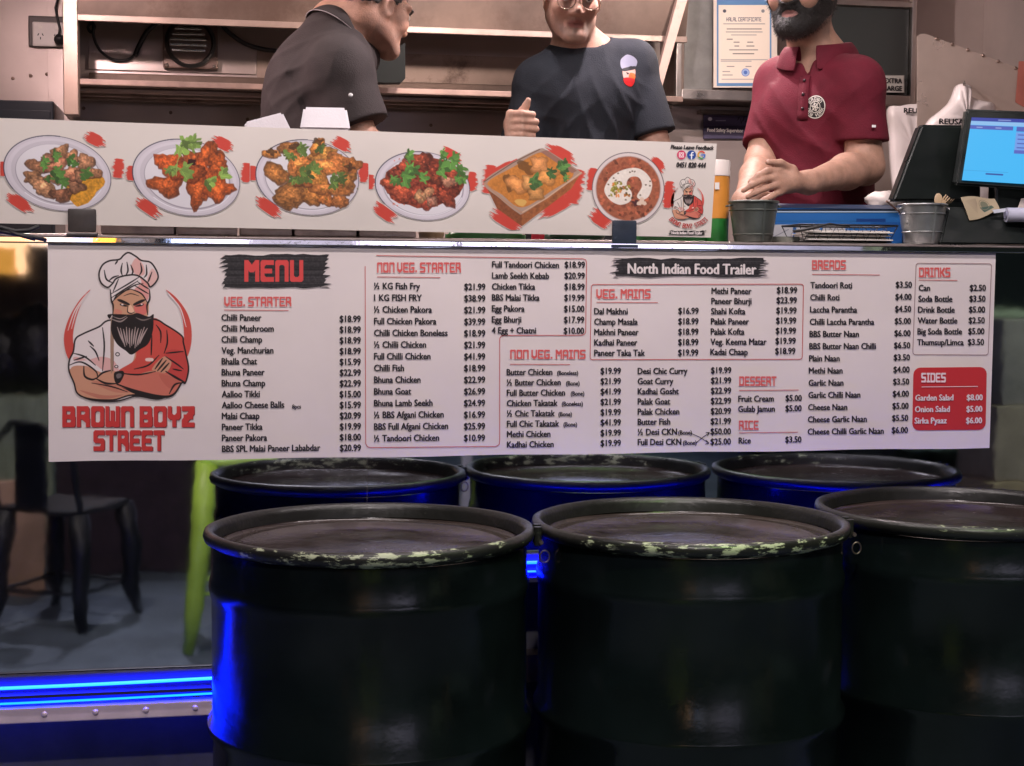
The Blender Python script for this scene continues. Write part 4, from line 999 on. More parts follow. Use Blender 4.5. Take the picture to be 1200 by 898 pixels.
# black clips that hold the board
M_CLIP = mat('clip_plastic', (.055, .045, .042), .38, var=.3, vscale=20, rvar=.12, dirt=(.12, .10, .09), dscale=30, dlevel=.62)
M_CLIPB = mat('clip_plastic_blue', (.030, .040, .060), .36, var=.3, vscale=20, rvar=.12, dirt=(.10, .12, .15), dscale=30, dlevel=.62)
for (u0, v0, u1, v1, m, lab) in ((79.5, 245, 112.5, 273, M_CLIP, 'worn brown black clip gripping the board below the leftmost dish photograph'), (717.5, 258.5, 746.5, 287, M_CLIPB, 'blue black clip gripping the board below the round bowl of dal')):
    c0 = P((u0 + u1) / 2, v1, YFB); cl = thing('board_clip', lab, 'clip', c0, 'clips along the food photo board')
    a, b_ = P(u0, v1 - 1, YFB - .009), P(u1, v0, YFB - .009)
    m_ = MB(); m_.box(a[0], b_[0], YFB - .009, YFB - .002, a[2], b_[2], .004); m_.build('clip_face', m, cl, auto=40)
    m_ = MB(); m_.box(a[0] - .003, b_[0] + .003, YFB - .012, YFB + .012, a[2] - .008, a[2] - .001, .002); m_.build('clip_foot', m, cl)
# ------------------------------------------------------------------ the three people serving
SKIN1, SKIN2, SKIN3 = (.43, .235, .165), (.50, .29, .215), (.40, .225, .16)
M_SKIN = mat('skin', rough=.56, attr='Col', bump=.0010, bscale=240, sss=.10, var=.16, vscale=45, rvar=.12)
M_TEE = mat('dark_slate_cotton', (.022, .025, .033), .85, bump=.0016, bscale=300, var=.12, vscale=20, spec=.25)
M_POLO = mat('maroon_pique', (.120, .008, .020), .8, bump=.0016, bscale=320, var=.15, vscale=22, spec=.3)
M_GREYP = mat('charcoal_pique', (.045, .036, .036), .85, bump=.0016, bscale=300, var=.14, vscale=20, spec=.25)
M_TROU = mat('black_trousers', (.012, .012, .014), .8, var=.2)
M_HAIR = mat('black_hair', (.012, .009, .008), .5, bump=.004, bscale=260, var=.3, vscale=80)
M_HAIRG = mat('greying_hair', (.06, .052, .048), .55, bump=.004, bscale=260, var=.5, vscale=120)
M_EYE = mat('eye_white', (.62, .58, .55), .2); M_IRIS = mat('iris', (.02, .012, .008), .15)
M_LENS = mat('lens_glass', (.9, .9, .92), .03, alpha=.10, spec=.6)
def folds(centres):
    """soft cloth folds radiating from points: list of (point, amp, spacing, reach, phase)"""
    def fn(X, Y, Z):
        o = 0
        for (p, amp, spc, reach, ph, ax) in centres:
            dx, dy, dz = X - p[0], Y - p[1], Z - p[2]
            r = np.sqrt(dx * dx + dy * dy + dz * dz)
            ang = dx * ax[0] + dy * ax[1] + dz * ax[2]
            w = ang / spc + .7 * np.sin(r * 9 + ph) + ph
            o = o - amp * ((1 - np.abs(np.sin(w * 3.1416))) ** 1.7 * 1.5 - .45) * np.exp(-(r / reach) ** 2)
        return o
    return fn
def bounds(pts, pad=.13, zlo=None):
    p = np.array(pts); lo = p.min(0) - pad; hi = p.max(0) + pad
    if zlo is not None: lo[2] = zlo
    return lo, hi
def eyes(H, root):
    for q in (-1, 1):
        e = MB(); e.ball(H(q * .0325, -.0795, .0), .0118 * H.s, 8); o = e.build('eye', M_EYE, root, smooth=True)
        e = MB(); e.ball(H(q * .0325, -.0870, -.0012), .0055 * H.s, 6); e.build('iris', M_IRIS, o, smooth=True)
        b = MB(); b.tube([H(q * .014, -.1005, .021), H(q * .032, -.0965, .027), H(q * .050, -.080, .022)], [.0028, .0036, .0016], 6); b.build('eyebrow', M_HAIR, root, smooth=True)
def fuzz(o, n, length, width, down, seed, keep=None):
    """short separate hairs growing out of a hair or beard mesh, kept in the same mesh"""
    rg = np.random.RandomState(seed); me = o.data; m = len(me.polygons)
    cen = np.empty(m * 3); me.polygons.foreach_get('center', cen); cen = cen.reshape(-1, 3); nor = np.empty(m * 3); me.polygons.foreach_get('normal', nor); nor = nor.reshape(-1, 3)
    co = np.empty(len(me.vertices) * 3); me.vertices.foreach_get('co', co); co = co.reshape(-1, 3)
    faces = [tuple(p.vertices) for p in me.polygons]; k = rg.randint(0, m, n)
    d = nor[k] * .8 + rg.randn(n, 3) * .35 + np.array(down); d /= np.linalg.norm(d, axis=1)[:, None]
    s_ = np.cross(d, rg.randn(n, 3)); s_ /= np.linalg.norm(s_, axis=1)[:, None]
    L = length * (.5 + rg.rand(n))[:, None]; b = cen[k] - d * .001
    mid = b + d * L * .55 + np.array(down) * .001
    new = np.stack([b - s_ * width, b + s_ * width, mid + s_ * width * .7, mid - s_ * width * .7, mid + d * L * .45 + np.array(down) * L * .25], 1).reshape(-1, 3)
    base = len(co); faces += [f for i in range(n) for f in ((base + 5 * i, base + 5 * i + 1, base + 5 * i + 2, base + 5 * i + 3), (base + 5 * i + 3, base + 5 * i + 2, base + 5 * i + 4))]
    me2 = bpy.data.meshes.new(me.name); me2.from_pydata(np.concatenate([co, new]).tolist(), [], faces); me2.update(); me2.materials.append(me.materials[0])
    for p in me2.polygons: p.use_smooth = True
    o.data = me2
def legs(root, hip, fwd, w=.09):
    """trousers and shoes down to the trailer floor"""
    l = np.array([-fwd[1], fwd[0], 0.]); z0 = ZF + .005
    S = SDF(np.array([hip[0] - .36, hip[1] - .36, z0 - .02]), np.array([hip[0] + .36, hip[1] + .36, hip[2] + .16]), .012)
    for q in (-1, 1):
        a = hip + l * q * w; kn = np.array([a[0], a[1], (hip[2] + z0) / 2]) + fwd * .02; an = np.array([a[0], a[1], z0 + .09])
        S.chain([a, kn, an], [.098, .068, .052], .03)
    S.ell(hip + np.array([0, 0, .04]), (.16, .13, .12), None, .04)
    S.build('trousers', M_TROU, root)
    for q in (-1, 1):
        a = hip + l * q * w; b = MB()
        pts = [np.array([a[0], a[1], z0 + .045]) + fwd * d for d in (-.06, .0, .10, .18)]
        b.tube(pts, [.035, .042, .04, .025], 10); b.build('shoe', M_RUBBER, root, smooth=True)

# ---- middle man: dark T-shirt, glasses, looking down
def middle_man():
    root = thing('person', 'man in a dark slate T-shirt and glasses looking down, hand raised, in the middle', 'person', P(680, 500, 1.03) * [1, 1, 0] + [0, 0, ZF])
    Y = 1.03
    H = Head(P(671, -5, .965), rot(-3, 15, 1), .96)
    nb = P(680, 64, 1.06); sr, sl = P(630, 96, 1.04), P(742, 74, 1.04)
    el, er = P(770, 180, 1.0), P(608, 192, 1.02)
    chest = P(684, 130, 1.05); hip = P(690, 290, 1.06)
    wl = P(792, 245, .80); wr = P(606, 172, .80)
    lo, hi = bounds([H.c + [0, 0, .05], sl, sr, el, er, wl, wr, hip - [0, 0, .05]])
    S = SDF(lo, hi, .0038)
    H.shape(S)
    S.cone(H(0, .02, -.07), nb, .058, .062, .03); S.cone(nb, nb + [0, .0, -.06], .07, .09, .04)
    S.cone(nb, sl, .045, .048, .05); S.cone(nb, sr, .045, .048, .05)
    S.ell(chest, (.13, .09, .19), None, .05); S.ell((chest + hip) / 2, (.125, .09, .2), None, .05)
    S.chain([sl, el, wl], [.054, .042, .028], .02); S.chain([sr, er, wr], [.054, .042, .026], .02)
    # left hand rests on the bench behind the board
    pc = wl + np.array([.01, -.06, -.03])
    hand(S, wl, pc, [[pc + np.array([dx, -.03, -.005]), pc + np.array([dx * 1.1, -.055, -.016]), pc + np.array([dx * 1.15, -.072, -.030]), pc + np.array([dx * 1.15, -.08, -.045])] for dx in (-.03, -.01, .01, .03)] + [[pc + np.array([-.03, 0, -.005]), pc + np.array([-.045, -.03, -.015]), pc + np.array([-.05, -.052, -.02])]])
    # right hand: closed fingers seen from the knuckles, thumb up
    pc = P(602, 146, .775)
    fs = []
    for i, v in enumerate((133.5, 142, 150.5, 158.5)):
        x0 = 598 - i * .5; y0 = .742 + .004 * i
        tip = (624, 628, 628, 624)[i]
        fs.append([P(x0, v, y0), P(x0 + 14, v - .5, y0 - .022), P(tip, v + 1, y0 - .004), P(tip - 10, v + 2.5, y0 + .022)])
    hand(S, wr, pc, fs, .0086, .025)
    S.chain([P(606, 140, .765), P(612, 131, .745), P(616.5, 124, .735), P(619, 117.5, .728)], [.014, .0115, .0098, .0075], .005)
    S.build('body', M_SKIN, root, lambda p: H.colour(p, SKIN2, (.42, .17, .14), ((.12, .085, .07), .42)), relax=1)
    # T-shirt
    T_ = SDF(lo, [hi[0], hi[1], nb[2] + .12], .0045)
    T_.cone(nb + [0, 0, -.02], sl + [0, 0, -.004], .062, .060, .05); T_.cone(nb + [0, 0, -.02], sr + [0, 0, -.004], .062, .060, .05)
    T_.ell(chest + [0, 0, .01], (.148, .108, .20), None, .06); T_.ell((chest + hip) / 2, (.148, .110, .24), None, .06)
    T_.ell(chest + [.07, -.055, .03], (.075, .06, .08), None, .05); T_.ell(chest + [-.07, -.055, .03], (.075, .06, .08), None, .05)
    e1 = sl + (el - sl) * .93; e2 = sr + (er - sr) * .95
    T_.ell(nb + [0, -.028, .052], (.078, .075, .062), rot(0, 24), .006, 'sub')
    T_.warp(folds([(P(738, 150, .95), .0065, .055, .16, .3, (.9, 0, .35)), (P(630, 150, .95), .006, .06, .14, 1.3, (.8, 0, -.5)), (P(770, 120, .95), .006, .05, .10, .9, (.5, 0, .8)), (P(604, 130, .95), .006, .05, .10, 2.9, (.4, 0, .9)), (P(690, 190, .95), .006, .07, .14, 2.0, (1, 0, .15))]))
    T_.sleeve(sl, e1, .060, .070, sl + (el - sl) * .80, el - sl); T_.sleeve(sr, e2, .060, .068, sr + (er - sr) * .86, er - sr)
    sh = T_.build('shirt', M_TEE, root, relax=2)
    # neck rib
    b = MB(); t = np.linspace(0, 2 * np.pi, 40, endpoint=False)
    # chest print, a small bearded head
    cv = Canvas(40, 60, (.03, .03, .04), 3.0)
    cv.fill(spline([(4, 24), (3, 12), (10, 5), (18, 2), (30, 6), (37, 14), (33, 24), (24, 22), (10, 27)]), (.50, .50, .58)); cv.stroke([(12, 8), (14, 20)], 1.2, (.5, .5, .58)); cv.stroke([(24, 6), (22, 18)], 1.2, (.5, .5, .58)); cv.fill(spline([(9, 26), (31, 26), (32, 40), (24, 50), (10, 44)]), (.74, .60, .56))
    cv.fill(spline([(8, 26), (32, 22), (33, 27), (20, 30), (9, 31)]), (.10, .10, .13)); cv.fill(spline([(22, 34), (32, 36), (31, 46), (20, 44)]), (.85, .36, .16)); cv.fill(spline([(9, 44), (20, 42), (32, 46), (26, 57), (14, 54)]), (.72, .08, .10)); cv.fill(spline([(14, 33), (20, 34), (18, 37)]), (.2, .14, .14))
    drop_decal('chest_print', cv, rect_px(725, 62, 749, 104, .80), sh, tuple(P(737, 82, .9) - CAM), (0, 0, 0), M_PRINT, root)
    eyes(H, root)
    # glasses
    b = MB()
    for q in (-1, 1):
        t = np.linspace(0, 2 * np.pi, 28, endpoint=False)
        b.tube([H(q * .035 + .026 * np.cos(a), -.112 + .02 * abs(.026 * np.cos(a) + 0.0), -.006 + .023 * np.sin(a)) for a in t], .0014, 6, closed=True)
        b.tube([H(q * .061, -.108, 0), H(q * .076, -.06, .002), H(q * .080, .01, .0)], .0014, 6)
    b.tube([H(-.010, -.113, -.002), H(0, -.118, .002), H(.010, -.113, -.002)], .0014, 6)
    gl = b.build('glasses', mat('gold_wire', (.6, .45, .35), .25, 1.0), root, smooth=True)
    b = MB()
    for q in (-1, 1): b.lathe([(0, 0), (.025, 0)], (0, 0, 0), 24, Matrix.Translation(V(H(q * .035, -.1125, -.006))) @ Matrix(H.R).to_4x4() @ Matrix.Rotation(math.pi / 2, 4, 'X'))
    b.build('lens', M_LENS, gl)
    hair(H, root, M_HAIR); legs(root, hip, np.array([0, -1., 0]))
    return root
def hair(H, root, m, top=.012, line=.055, back=-.05):
    S = SDF(H.c - .16, H.c + .17, .005)
    S.ell(H(0, .022, .042), (.079 * H.s, .097 * H.s, .093 * H.s), H.R, .01)
    S.plane(H(0, -.072, line), H.R @ np.array([0, -1, -.35])); S.plane(H(0, .02, -.05), H.R @ np.array([0, -.75, -1]))
    S.warp(lambda X, Y, Z: .003 * np.sin(X * 240 + Y * 90) * np.sin(Z * 180 + X * 60))
    fuzz(S.build('hair', m, root), 4000, .012, .0004, (0, 0, -.4), 6)
def collar(root, m, centre, R, rad, height, flare, gap, name='collar', drop=.0, thick=.0035, mat2=None):
    """folded polo collar: a band round the neck that falls outward, open at the front"""
    n = 48; A = np.linspace(gap, 2 * np.pi - gap, n); rows = []
    for a in A:
        fr = (1 + np.cos(a)) / 2          # 1 at the front
        ring = []
        for (k, dz, dr) in ((0, .0, 0), (1, .55, .001), (2, 1.0, .004), (3, .86, .010), (4, .40, .018), (5, -.12 - .45 * fr ** 3, .024)):
            r_ = (rad[0] + dr * flare, rad[1] + dr * flare)
            p = np.array([math.sin(a) * r_[0], -math.cos(a) * r_[1] * (1 + .12 * fr), height * dz - drop * fr * 1.0])
            ring.append(centre + R @ p)
        rows.append(ring)
    q = []; pts = np.array(rows).reshape(-1, 3); m_ = 6
    for i in range(n - 1):
        for j in range(m_ - 1): q.append((i * m_ + j, (i + 1) * m_ + j, (i + 1) * m_ + j + 1, i * m_ + j + 1))
    me = mesh_np(name, pts, np.array(q)); o = link(name, me, m, root, smooth=True)
    md = o.modifiers.new('solid', 'SOLIDIFY'); md.thickness = thick; md.offset = 1
    md = o.modifiers.new('sub', 'SUBSURF'); md.levels = 1; md.render_levels = 1
    return o, pts.reshape(n, m_, 3)

# ---- right man: maroon polo, beard, turned to his right
def right_man():
    root = thing('person', 'bearded man in a maroon polo shirt with a round white emblem, hands held together', 'person', P(965, 500, .62) * [1, 1, 0] + [0, 0, ZF])
    f = np.array([-.62, -.78, 0]); l = np.array([.78, -.62, 0])     # facing, his left
    mid = P(960, 88, .62)
    sl, sr = P(1003, 98, .50), P(916, 98, .74)
    nb = mid + np.array([.004, .02, .03])
    H = Head(P(940, -12, .575), rot(-42, 2, 0), 1.0)
    el, wl = P(1014, 195, .50), P(948, 214, .33)
    er, wr = P(893, 192, .66), P(872, 236, .40)
    chest = P(958, 150, .63); hip = P(962, 320, .66)
    Rb = rot(-38)
    lo, hi = bounds([H.c + [0, 0, .05], sl, sr, el, er, wl, wr, hip - [0, 0, .05], P(868, 240, .27)])
    S = SDF(lo, hi, .0034)
    H.shape(S)
    S.cone(H(0, .022, -.07), nb, .060, .064, .03); S.cone(nb, nb + [0, 0, -.05], .068, .08, .04)
    S.cone(nb, sl, .05, .055, .05); S.cone(nb, sr, .05, .055, .05)
    S.ell(chest, (.13, .09, .18), Rb, .05); S.ell((chest + hip) / 2, (.125, .09, .2), Rb, .05)
    S.chain([sl, el], [.052, .047], .02); S.chain([el, el + (wl - el) * .35, wl], [.044, .043, .026], .02)
    S.chain([sr, er], [.056, .045], .02); S.chain([er, er + (wr - er) * .35, wr], [.042, .040, .026], .02)
    # left hand, fingers reaching to the viewer's left and down over the right hand
    pl = P(926, 213, .305)
    fs = [[P(913, 199.5, .290), P(899, 200.5, .276), P(888, 206, .270), P(879, 213, .270)],
          [P(909, 208, .282), P(894, 211, .268), P(881, 217, .262), P(871, 223.5, .264)],
          [P(910, 217, .282), P(897, 221, .268), P(885, 226, .264), P(876, 231, .268)],
          [P(914, 225, .288), P(905, 230, .276), P(896, 234.5, .272), P(889, 238, .276)],
          [P(928, 199, .300), P(915, 191, .284), P(900, 190.5, .274)]]
    hand(S, wl, pl, fs, .0074, .026)
    pr = P(878, 240, .365)
    fs = [[P(888, 236 + 4 * i, .345), P(898, 238 + 4 * i, .335), P(906, 241 + 3 * i, .335), P(911, 245 + 3 * i, .342)] for i in range(4)] + [[P(884, 232, .35), P(894, 229, .335), P(903, 229, .328)]]
    hand(S, wr, pr, fs, .0085, .027)
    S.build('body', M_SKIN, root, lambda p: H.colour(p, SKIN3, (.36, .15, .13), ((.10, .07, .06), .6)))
    T_ = SDF(lo + [0, .12, 0], [hi[0], hi[1], nb[2] + .12], .0045)
    T_.cone(nb + [0, 0, -.03], sl + [0, 0, -.006], .064, .068, .05); T_.cone(nb + [0, 0, -.03], sr + [0, 0, -.006], .064, .066, .05)
    T_.ell(chest, (.148, .108, .19), Rb, .06); T_.ell((chest + hip) / 2, (.145, .108, .24), Rb, .06)
    T_.ell(chest + l * .07 + f * .055 + [0, 0, .03], (.07, .055, .075), Rb, .05); T_.ell(chest - l * .07 + f * .055 + [0, 0, .03], (.07, .055, .075), Rb, .05)
    T_.ell(nb + f * .02 + [0, 0, .055], (.07, .07, .075), rot(-38, 20), .006, 'sub')
    vt = nb + f * .105 + np.array([0, 0, -.035])
    T_.cone(nb + f * .09 + [0, 0, .03], vt + [0, 0, -.012], .020, .006, .006, 'sub')
    T_.warp(folds([(P(990, 170, .5), .005, .06, .15, .3, (.8, 0, .5)), (P(905, 140, .6), .005, .05, .12, 1.9, (.9, 0, .4)), (P(930, 190, .5), .006, .06, .14, 1.2, (.5, 0, .8)), (P(1015, 140, .45), .004, .05, .10, 2.2, (.7, 0, -.6))]))
    T_.sleeve(sl, sl + (el - sl) * 1.0, .063, .068, sl + (el - sl) * .70, el - sl + np.array([-.03, 0, .02])); T_.sleeve(sr, er, .066, .064, sr + (er - sr) * .80, er - sr)
    sh = T_.build('polo_shirt', M_POLO, root, relax=2)
    collar(root, M_POLO, nb + np.array([0, -.004, .010]), rot(-38, 10), (.074, .077), .044, 1.5, .26)
    # placket with buttons, laid on the shirt
    bm = bmesh.new(); bm.from_mesh(sh.data); tree = BVHTree.FromBMesh(bm); bm.free()
    def on(p, o=.003):
        h = tree.ray_cast(V(p) + V(f) * .4, -V(f)); return np.array(h[0]) + f * o if h[0] is not None else np.array(p)
    pl0 = vt; strip = []
    for k in range(9):
        z = pl0 + np.array([0, 0, -.008 - .014 * k]); strip.append((on(z - l * .014), on(z + l * .014)))
    pts = np.array(strip).reshape(-1, 3); q = [(2 * i, 2 * i + 2, 2 * i + 3, 2 * i + 1) for i in range(8)]
    o = link('placket', mesh_np('placket', pts, np.array(q)), M_POLO, root, smooth=True); md = o.modifiers.new('solid', 'SOLIDIFY'); md.thickness = .003; md.offset = 0
    for k in (0, 2.6, 5.2):
        b = MB(); b.ball(on(pl0 + np.array([0, 0, -.02 - .014 * k]), .006), .0045, 6); b.build('button', mat('dark_button', (.03, .012, .015), .3), root, smooth=True)
    # round emblem
    cv = Canvas(100, 100, (.10, .03, .04), 1.6); Wt = (.86, .84, .80); Bk = (.07, .06, .06)
    cv.fill(cv.ell(50, 50, 48, 48), Wt); cv.fill(cv.ell(50, 50, 44, 44), Bk); cv.fill(cv.ell(50, 50, 25, 25), Wt); cv.fill(cv.ell(50, 50, 22, 22), Bk)
    for k in range(3):
        a = k * math.pi / 3 + .3; cv.stroke([(50 - 18 * math.cos(a), 50 - 18 * math.sin(a)), (50 + 18 * math.cos(a), 50 + 18 * math.sin(a))], 4, Wt)
    cv.stroke(cv.ell(50, 50, 11, 14), 3, Wt)
    def arc(txt, a0, a1, r, flip):
        for i, ch in enumerate(txt):
            a = a0 + (a1 - a0) * i / max(len(txt) - 1, 1); c, s_ = math.cos(a), math.sin(a)
            if ch == ' ': continue
            for st in GLY[ch]:
                pp = []
                for (x, y) in st:
                    u_, v_ = (x - 2) * 2.0, (y - 3) * 2.0
                    if flip: u_, v_ = -u_, -v_
                    pp.append((50 + (r - v_) * c - u_ * s_, 50 + (r - v_) * s_ + u_ * c))
                cv.stroke(pp, 2.6, Wt)
    arc('BROWN', math.radians(-140), math.radians(-40), 34.5, False); arc('NEW YORK', math.radians(165), math.radians(20), 34.5, True)
    ctr = P(943, 121, .45); Rr = .0300
    drop_decal('chest_emblem', cv, lambda u, v: ctr + l * ((u - .5) * 2 * Rr)[:, None] + np.array([0, 0, 1]) * ((.5 - v) * 2 * Rr)[:, None] - f * 0.0, sh, tuple(-f), (0, 0, 0), M_PRINT, root)
    b = MB(); b.box(-.005, .005, -.001, .001, -.003, .003, M=Matrix.Translation(V(P(1024, 148, .425)))); b.build('sleeve_tag', mat('white_tag', (.8, .8, .8), .6), root)
    # beard and moustache: a short rough shell over the jaw
    B = SDF(H.c - .17, H.c + .13, .0036)
    H.shape(B, .0048)
    B.plane(H(0, .0, -.030), H.R @ np.array([0, .42, 1.0])); B.plane(H(0, .028, -.06), H.R @ np.array([0, 1, .1]))
    B.ell(H(0, -.10, -.0715), (.022, .02, .0095), H.R, .003, 'sub')
    for q in (-1, 1): B.ell(H(q * .052, -.095, -.040), (.023, .04, .022), H.R, .012, 'sub')
    B.ell(H(0, -.13, -.018), (.034, .05, .031), H.R, .004, 'sub')
    for q in (-1, 1): B.ell(H(q * .036, -.09, .004), (.034, .045, .026), H.R, .006, 'sub')
    B.ell(H(0, .03, -.155), (.09, .07, .04), H.R, .01, 'sub')
    B.warp(lambda X, Y, Z: .0016 * np.sin(X * 420 + Y * 130) * np.sin(Z * 380 + Y * 310))
    fuzz(B.build('beard', M_HAIR, root), 6000, .008, .00035, (0, 0, -.5), 5)
    eyes(H, root); hair(H, root, M_HAIR, back=-.03)
    # the dark cap / knot of hair behind
    S2 = SDF(H.c - .2, H.c + .2, .006); S2.ell(H(-.005, .085, -.012), (.066, .058, .068), H.R, .01); S2.plane(H(0, .03, 0), H.R @ np.array([0, -1, 0])); fuzz(S2.build('hair', M_HAIR, root), 2000, .010, .0004, (0, 0, -.3), 7)
    legs(root, hip, f)
    return root

# ---- left man: charcoal polo, seen from the side, bending over his work
def left_man():
    root = thing('person', 'older man in a charcoal polo shirt turned sideways over his work', 'person', P(375, 500, 1.08) * [1, 1, 0] + [0, 0, ZF])
    f = np.array([.86, .51, 0]); l = np.array([-.51, .86, 0])      # facing right and a little away; his left is away from us
    H = Head(P(443, 10, 1.06), rot(118, 17, 0), .95)
    nb = P(396, 33, 1.10); sr, sl = P(399, 84, .93), P(372, 62, 1.26)
    er = P(424, 168, .90); wr = P(474, 175, .98); el = P(420, 160, 1.36); wl = P(470, 190, 1.25)
    chest = P(378, 115, 1.10); hip = P(352, 260, 1.10)
    Rb = rot(120, 12)
    lo, hi = bounds([H.c + [0, 0, .05], sl, sr, el, er, wl, wr, hip - [0, 0, .05], chest - [.1, 0, 0]], .16)
    S = SDF(lo, hi, .0042)
    H.shape(S)
    S.cone(H(0, .03, -.06), nb, .060, .066, .03); S.cone(nb, (nb + chest) / 2, .07, .1, .05)
    S.cone(nb, sl, .05, .055, .05); S.cone(nb, sr, .05, .055, .05)
    S.ell(chest, (.15, .105, .17), Rb, .05); S.ell((chest + hip) / 2, (.145, .11, .2), Rb, .05)
    S.chain([sr, er, wr], [.056, .043, .027], .02); S.chain([sl, el, wl], [.056, .043, .027], .02)
    for w_ in (wr, wl):
        pc = w_ + f * .06 + np.array([0, 0, -.02])
        hand(S, w_, pc, [[pc + f * .03 + l * d, pc + f * .055 + l * d * 1.1 + [0, 0, -.012], pc + f * .07 + l * d * 1.1 + [0, 0, -.03], pc + f * .07 + l * d + [0, 0, -.05]] for d in (-.028, -.01, .01, .028)] + [[pc - l * .028, pc - l * .04 + f * .03 + [0, 0, -.01], pc - l * .04 + f * .055 + [0, 0, -.015]]])
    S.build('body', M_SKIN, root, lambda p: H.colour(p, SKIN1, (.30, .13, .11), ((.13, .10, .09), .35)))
    T_ = SDF(lo, [hi[0], hi[1], nb[2] + .14], .0048)
    T_.cone(nb + [-.01, 0, -.02], sl, .066, .072, .05); T_.cone(nb + [-.01, 0, -.02], sr, .066, .074, .05)
    T_.ell(chest, (.17, .125, .19), Rb, .06); T_.ell((chest + hip) / 2, (.165, .132, .25), Rb, .06); T_.ell(P(350, 108, 1.1), (.13, .07, .13), Rb, .06)
    nd = np.array([.60, .25, .76]); nc = P(403, 45, 1.085)
    T_.cone(chest + [0, 0, .04], nc - nd * .02, .13, .080, .06); T_.cone(P(362, 84, 1.09), nc - nd * .03, .085, .078, .05); T_.plane(nc, nd, .13)
    T_.warp(folds([(P(385, 110, .85), .0062, .060, .20, .1, (.62, 0, -.55)), (P(345, 70, .95), .005, .055, .14, 1.0, (.35, 0, -.9)), (P(410, 130, .8), .005, .055, .12, 2.2, (.9, 0, .3)), (P(330, 130, .95), .005, .06, .14, .6, (.9, 0, .3))]))
    T_.sleeve(sr, sr + (er - sr) * .97, .080, .092, sr + (er - sr) * .78, er - sr + np.array([.02, 0, 0]), .06); T_.sleeve(sl, el, .074, .084, sl + (el - sl) * .75, el - sl)
    T_.build('polo_shirt', M_GREYP, root, relax=2)
    c, pts = collar(root, M_GREYP, P(400, 49, 1.085), rot(116, 42), (.082, .092), .042, 1.15, .30)
    b = MB(); b.tube([p + np.array([0, 0, -.001]) for p in pts[:, 5]], .0014, 6); b.build('collar_piping', mat('pale_piping', (.34, .30, .31), .8), root, smooth=True)
    b = MB(); b.ball(P(411, 111.5, .803), (.006, .003, .005), 6); b.build('sleeve_tag', mat('white_tag_b', (.8, .8, .8), .6), root, smooth=True)
    eyes(H, root); hair(H, root, M_HAIRG, line=.06)
    legs(root, hip, f)
    return root
left_man(); middle_man(); right_man()
# ------------------------------------------------------------------ galley: back wall fittings
YBK = YB - .001
def zx(u, v, Y): p = P(u, v, Y); return float(p[0]), float(p[2])
# long hooded shelf over the back wall
sh = thing('hood_shelf', 'long greasy steel hood shelf running along the back wall behind the servers', 'shelf', P(480, 100, 1.9))
YS0 = 1.72
M_HOOD = mat('hood_brown', (.135, .092, .07), .5, .4, var=.35, vscale=4, dirt=(.09, .055, .04), dscale=3, dlevel=.52)
xl, zl0 = zx(80, 108, YS0); xr, _ = zx(800, 108, YS0)
zb = float(P(500, 110, YS0)[2]); zlip = float(P(500, 104.5, YS0)[2]); zup0 = float(P(300, 32, YS0 - .04)[2]); zup1 = float(P(300, 24.5, YS0 - .04)[2])
b = MB(); b.box(xl, xr, YS0 + .004, YBK - .002, zb, zb + .012); b.build('shelf_board', M_STEEL_D, sh)
b = MB(); b.box(xl, xr, YS0 - .006, YS0 + .003, zb - .003, zlip, .002); b.build('front_lip', mat('greasy_lip', (.24, .16, .13), .45, .3, var=.3, vscale=9), sh)
for k in range(3):
    b = MB(); y = YS0 + .08 + .1 * k; b.box(xl + .01, xr - .01, y, y + .018, zb - .016, zb - .001, .003); b.build('rail', M_STEEL_D, sh)
b = MB(); b.box(xl + .03, xr, YS0 - .045, YS0 - .030, zup0, zup1, .002); b.build('upper_lip', mat('hood_lip', (.25, .18, .145), .42, .4, var=.25, vscale=8, dirt=(.2, .12, .09), dscale=10), sh)
b = MB(); b.slab([(xl + .03, YS0 - .028, zup1), (xr, YS0 - .028, zup1), (xr, YS0 - .12, zup1 + .40), (xl + .03, YS0 - .12, zup1 + .40)], (0, .01, 0)); b.build('hood_face', M_HOOD, sh)
x0, _ = zx(76, 60, YS0); x1, _ = zx(93, 60, YS0)
b = MB(); b.box(x0, x1, YS0 - .05, YS0 + .01, zb - .10, ZC - .002, .002); b.box(x0, x0 + .006, YS0 + .011, YBK - .003, zb - .1, ZC - .002); b.build('end_post', mat('end_post_sheet', (.30, .215, .17), .4, .4, var=.15, dirt=(.2, .12, .09), dscale=7), sh)
# pale service panel of the cavity behind the fan
xa, za = zx(104, 82, YBK); xb, zb_ = zx(300, 28, YBK)
b = MB(); b.box(xa, xb, YBK - .012, YBK - .001, za, zb_ + .03, .002); b.build('back_panel', M_WALL, sh)
b = MB(); b.box(xb + .002, xr - .01, YBK - .010, YBK - .001, zb + .02, zup1 - .02); b.build('back_panel', mat('cavity_brown', (.36, .27, .22), .5, .3, var=.3, vscale=4, dirt=(.13, .085, .065), dscale=4, dlevel=.52), sh)
b = MB(); b.box(xl + .03, xr - .01, YBK - .03, YBK - .0125, zb + .014, za - .012, .003); b.build('grease_gutter', M_HOOD, sh)
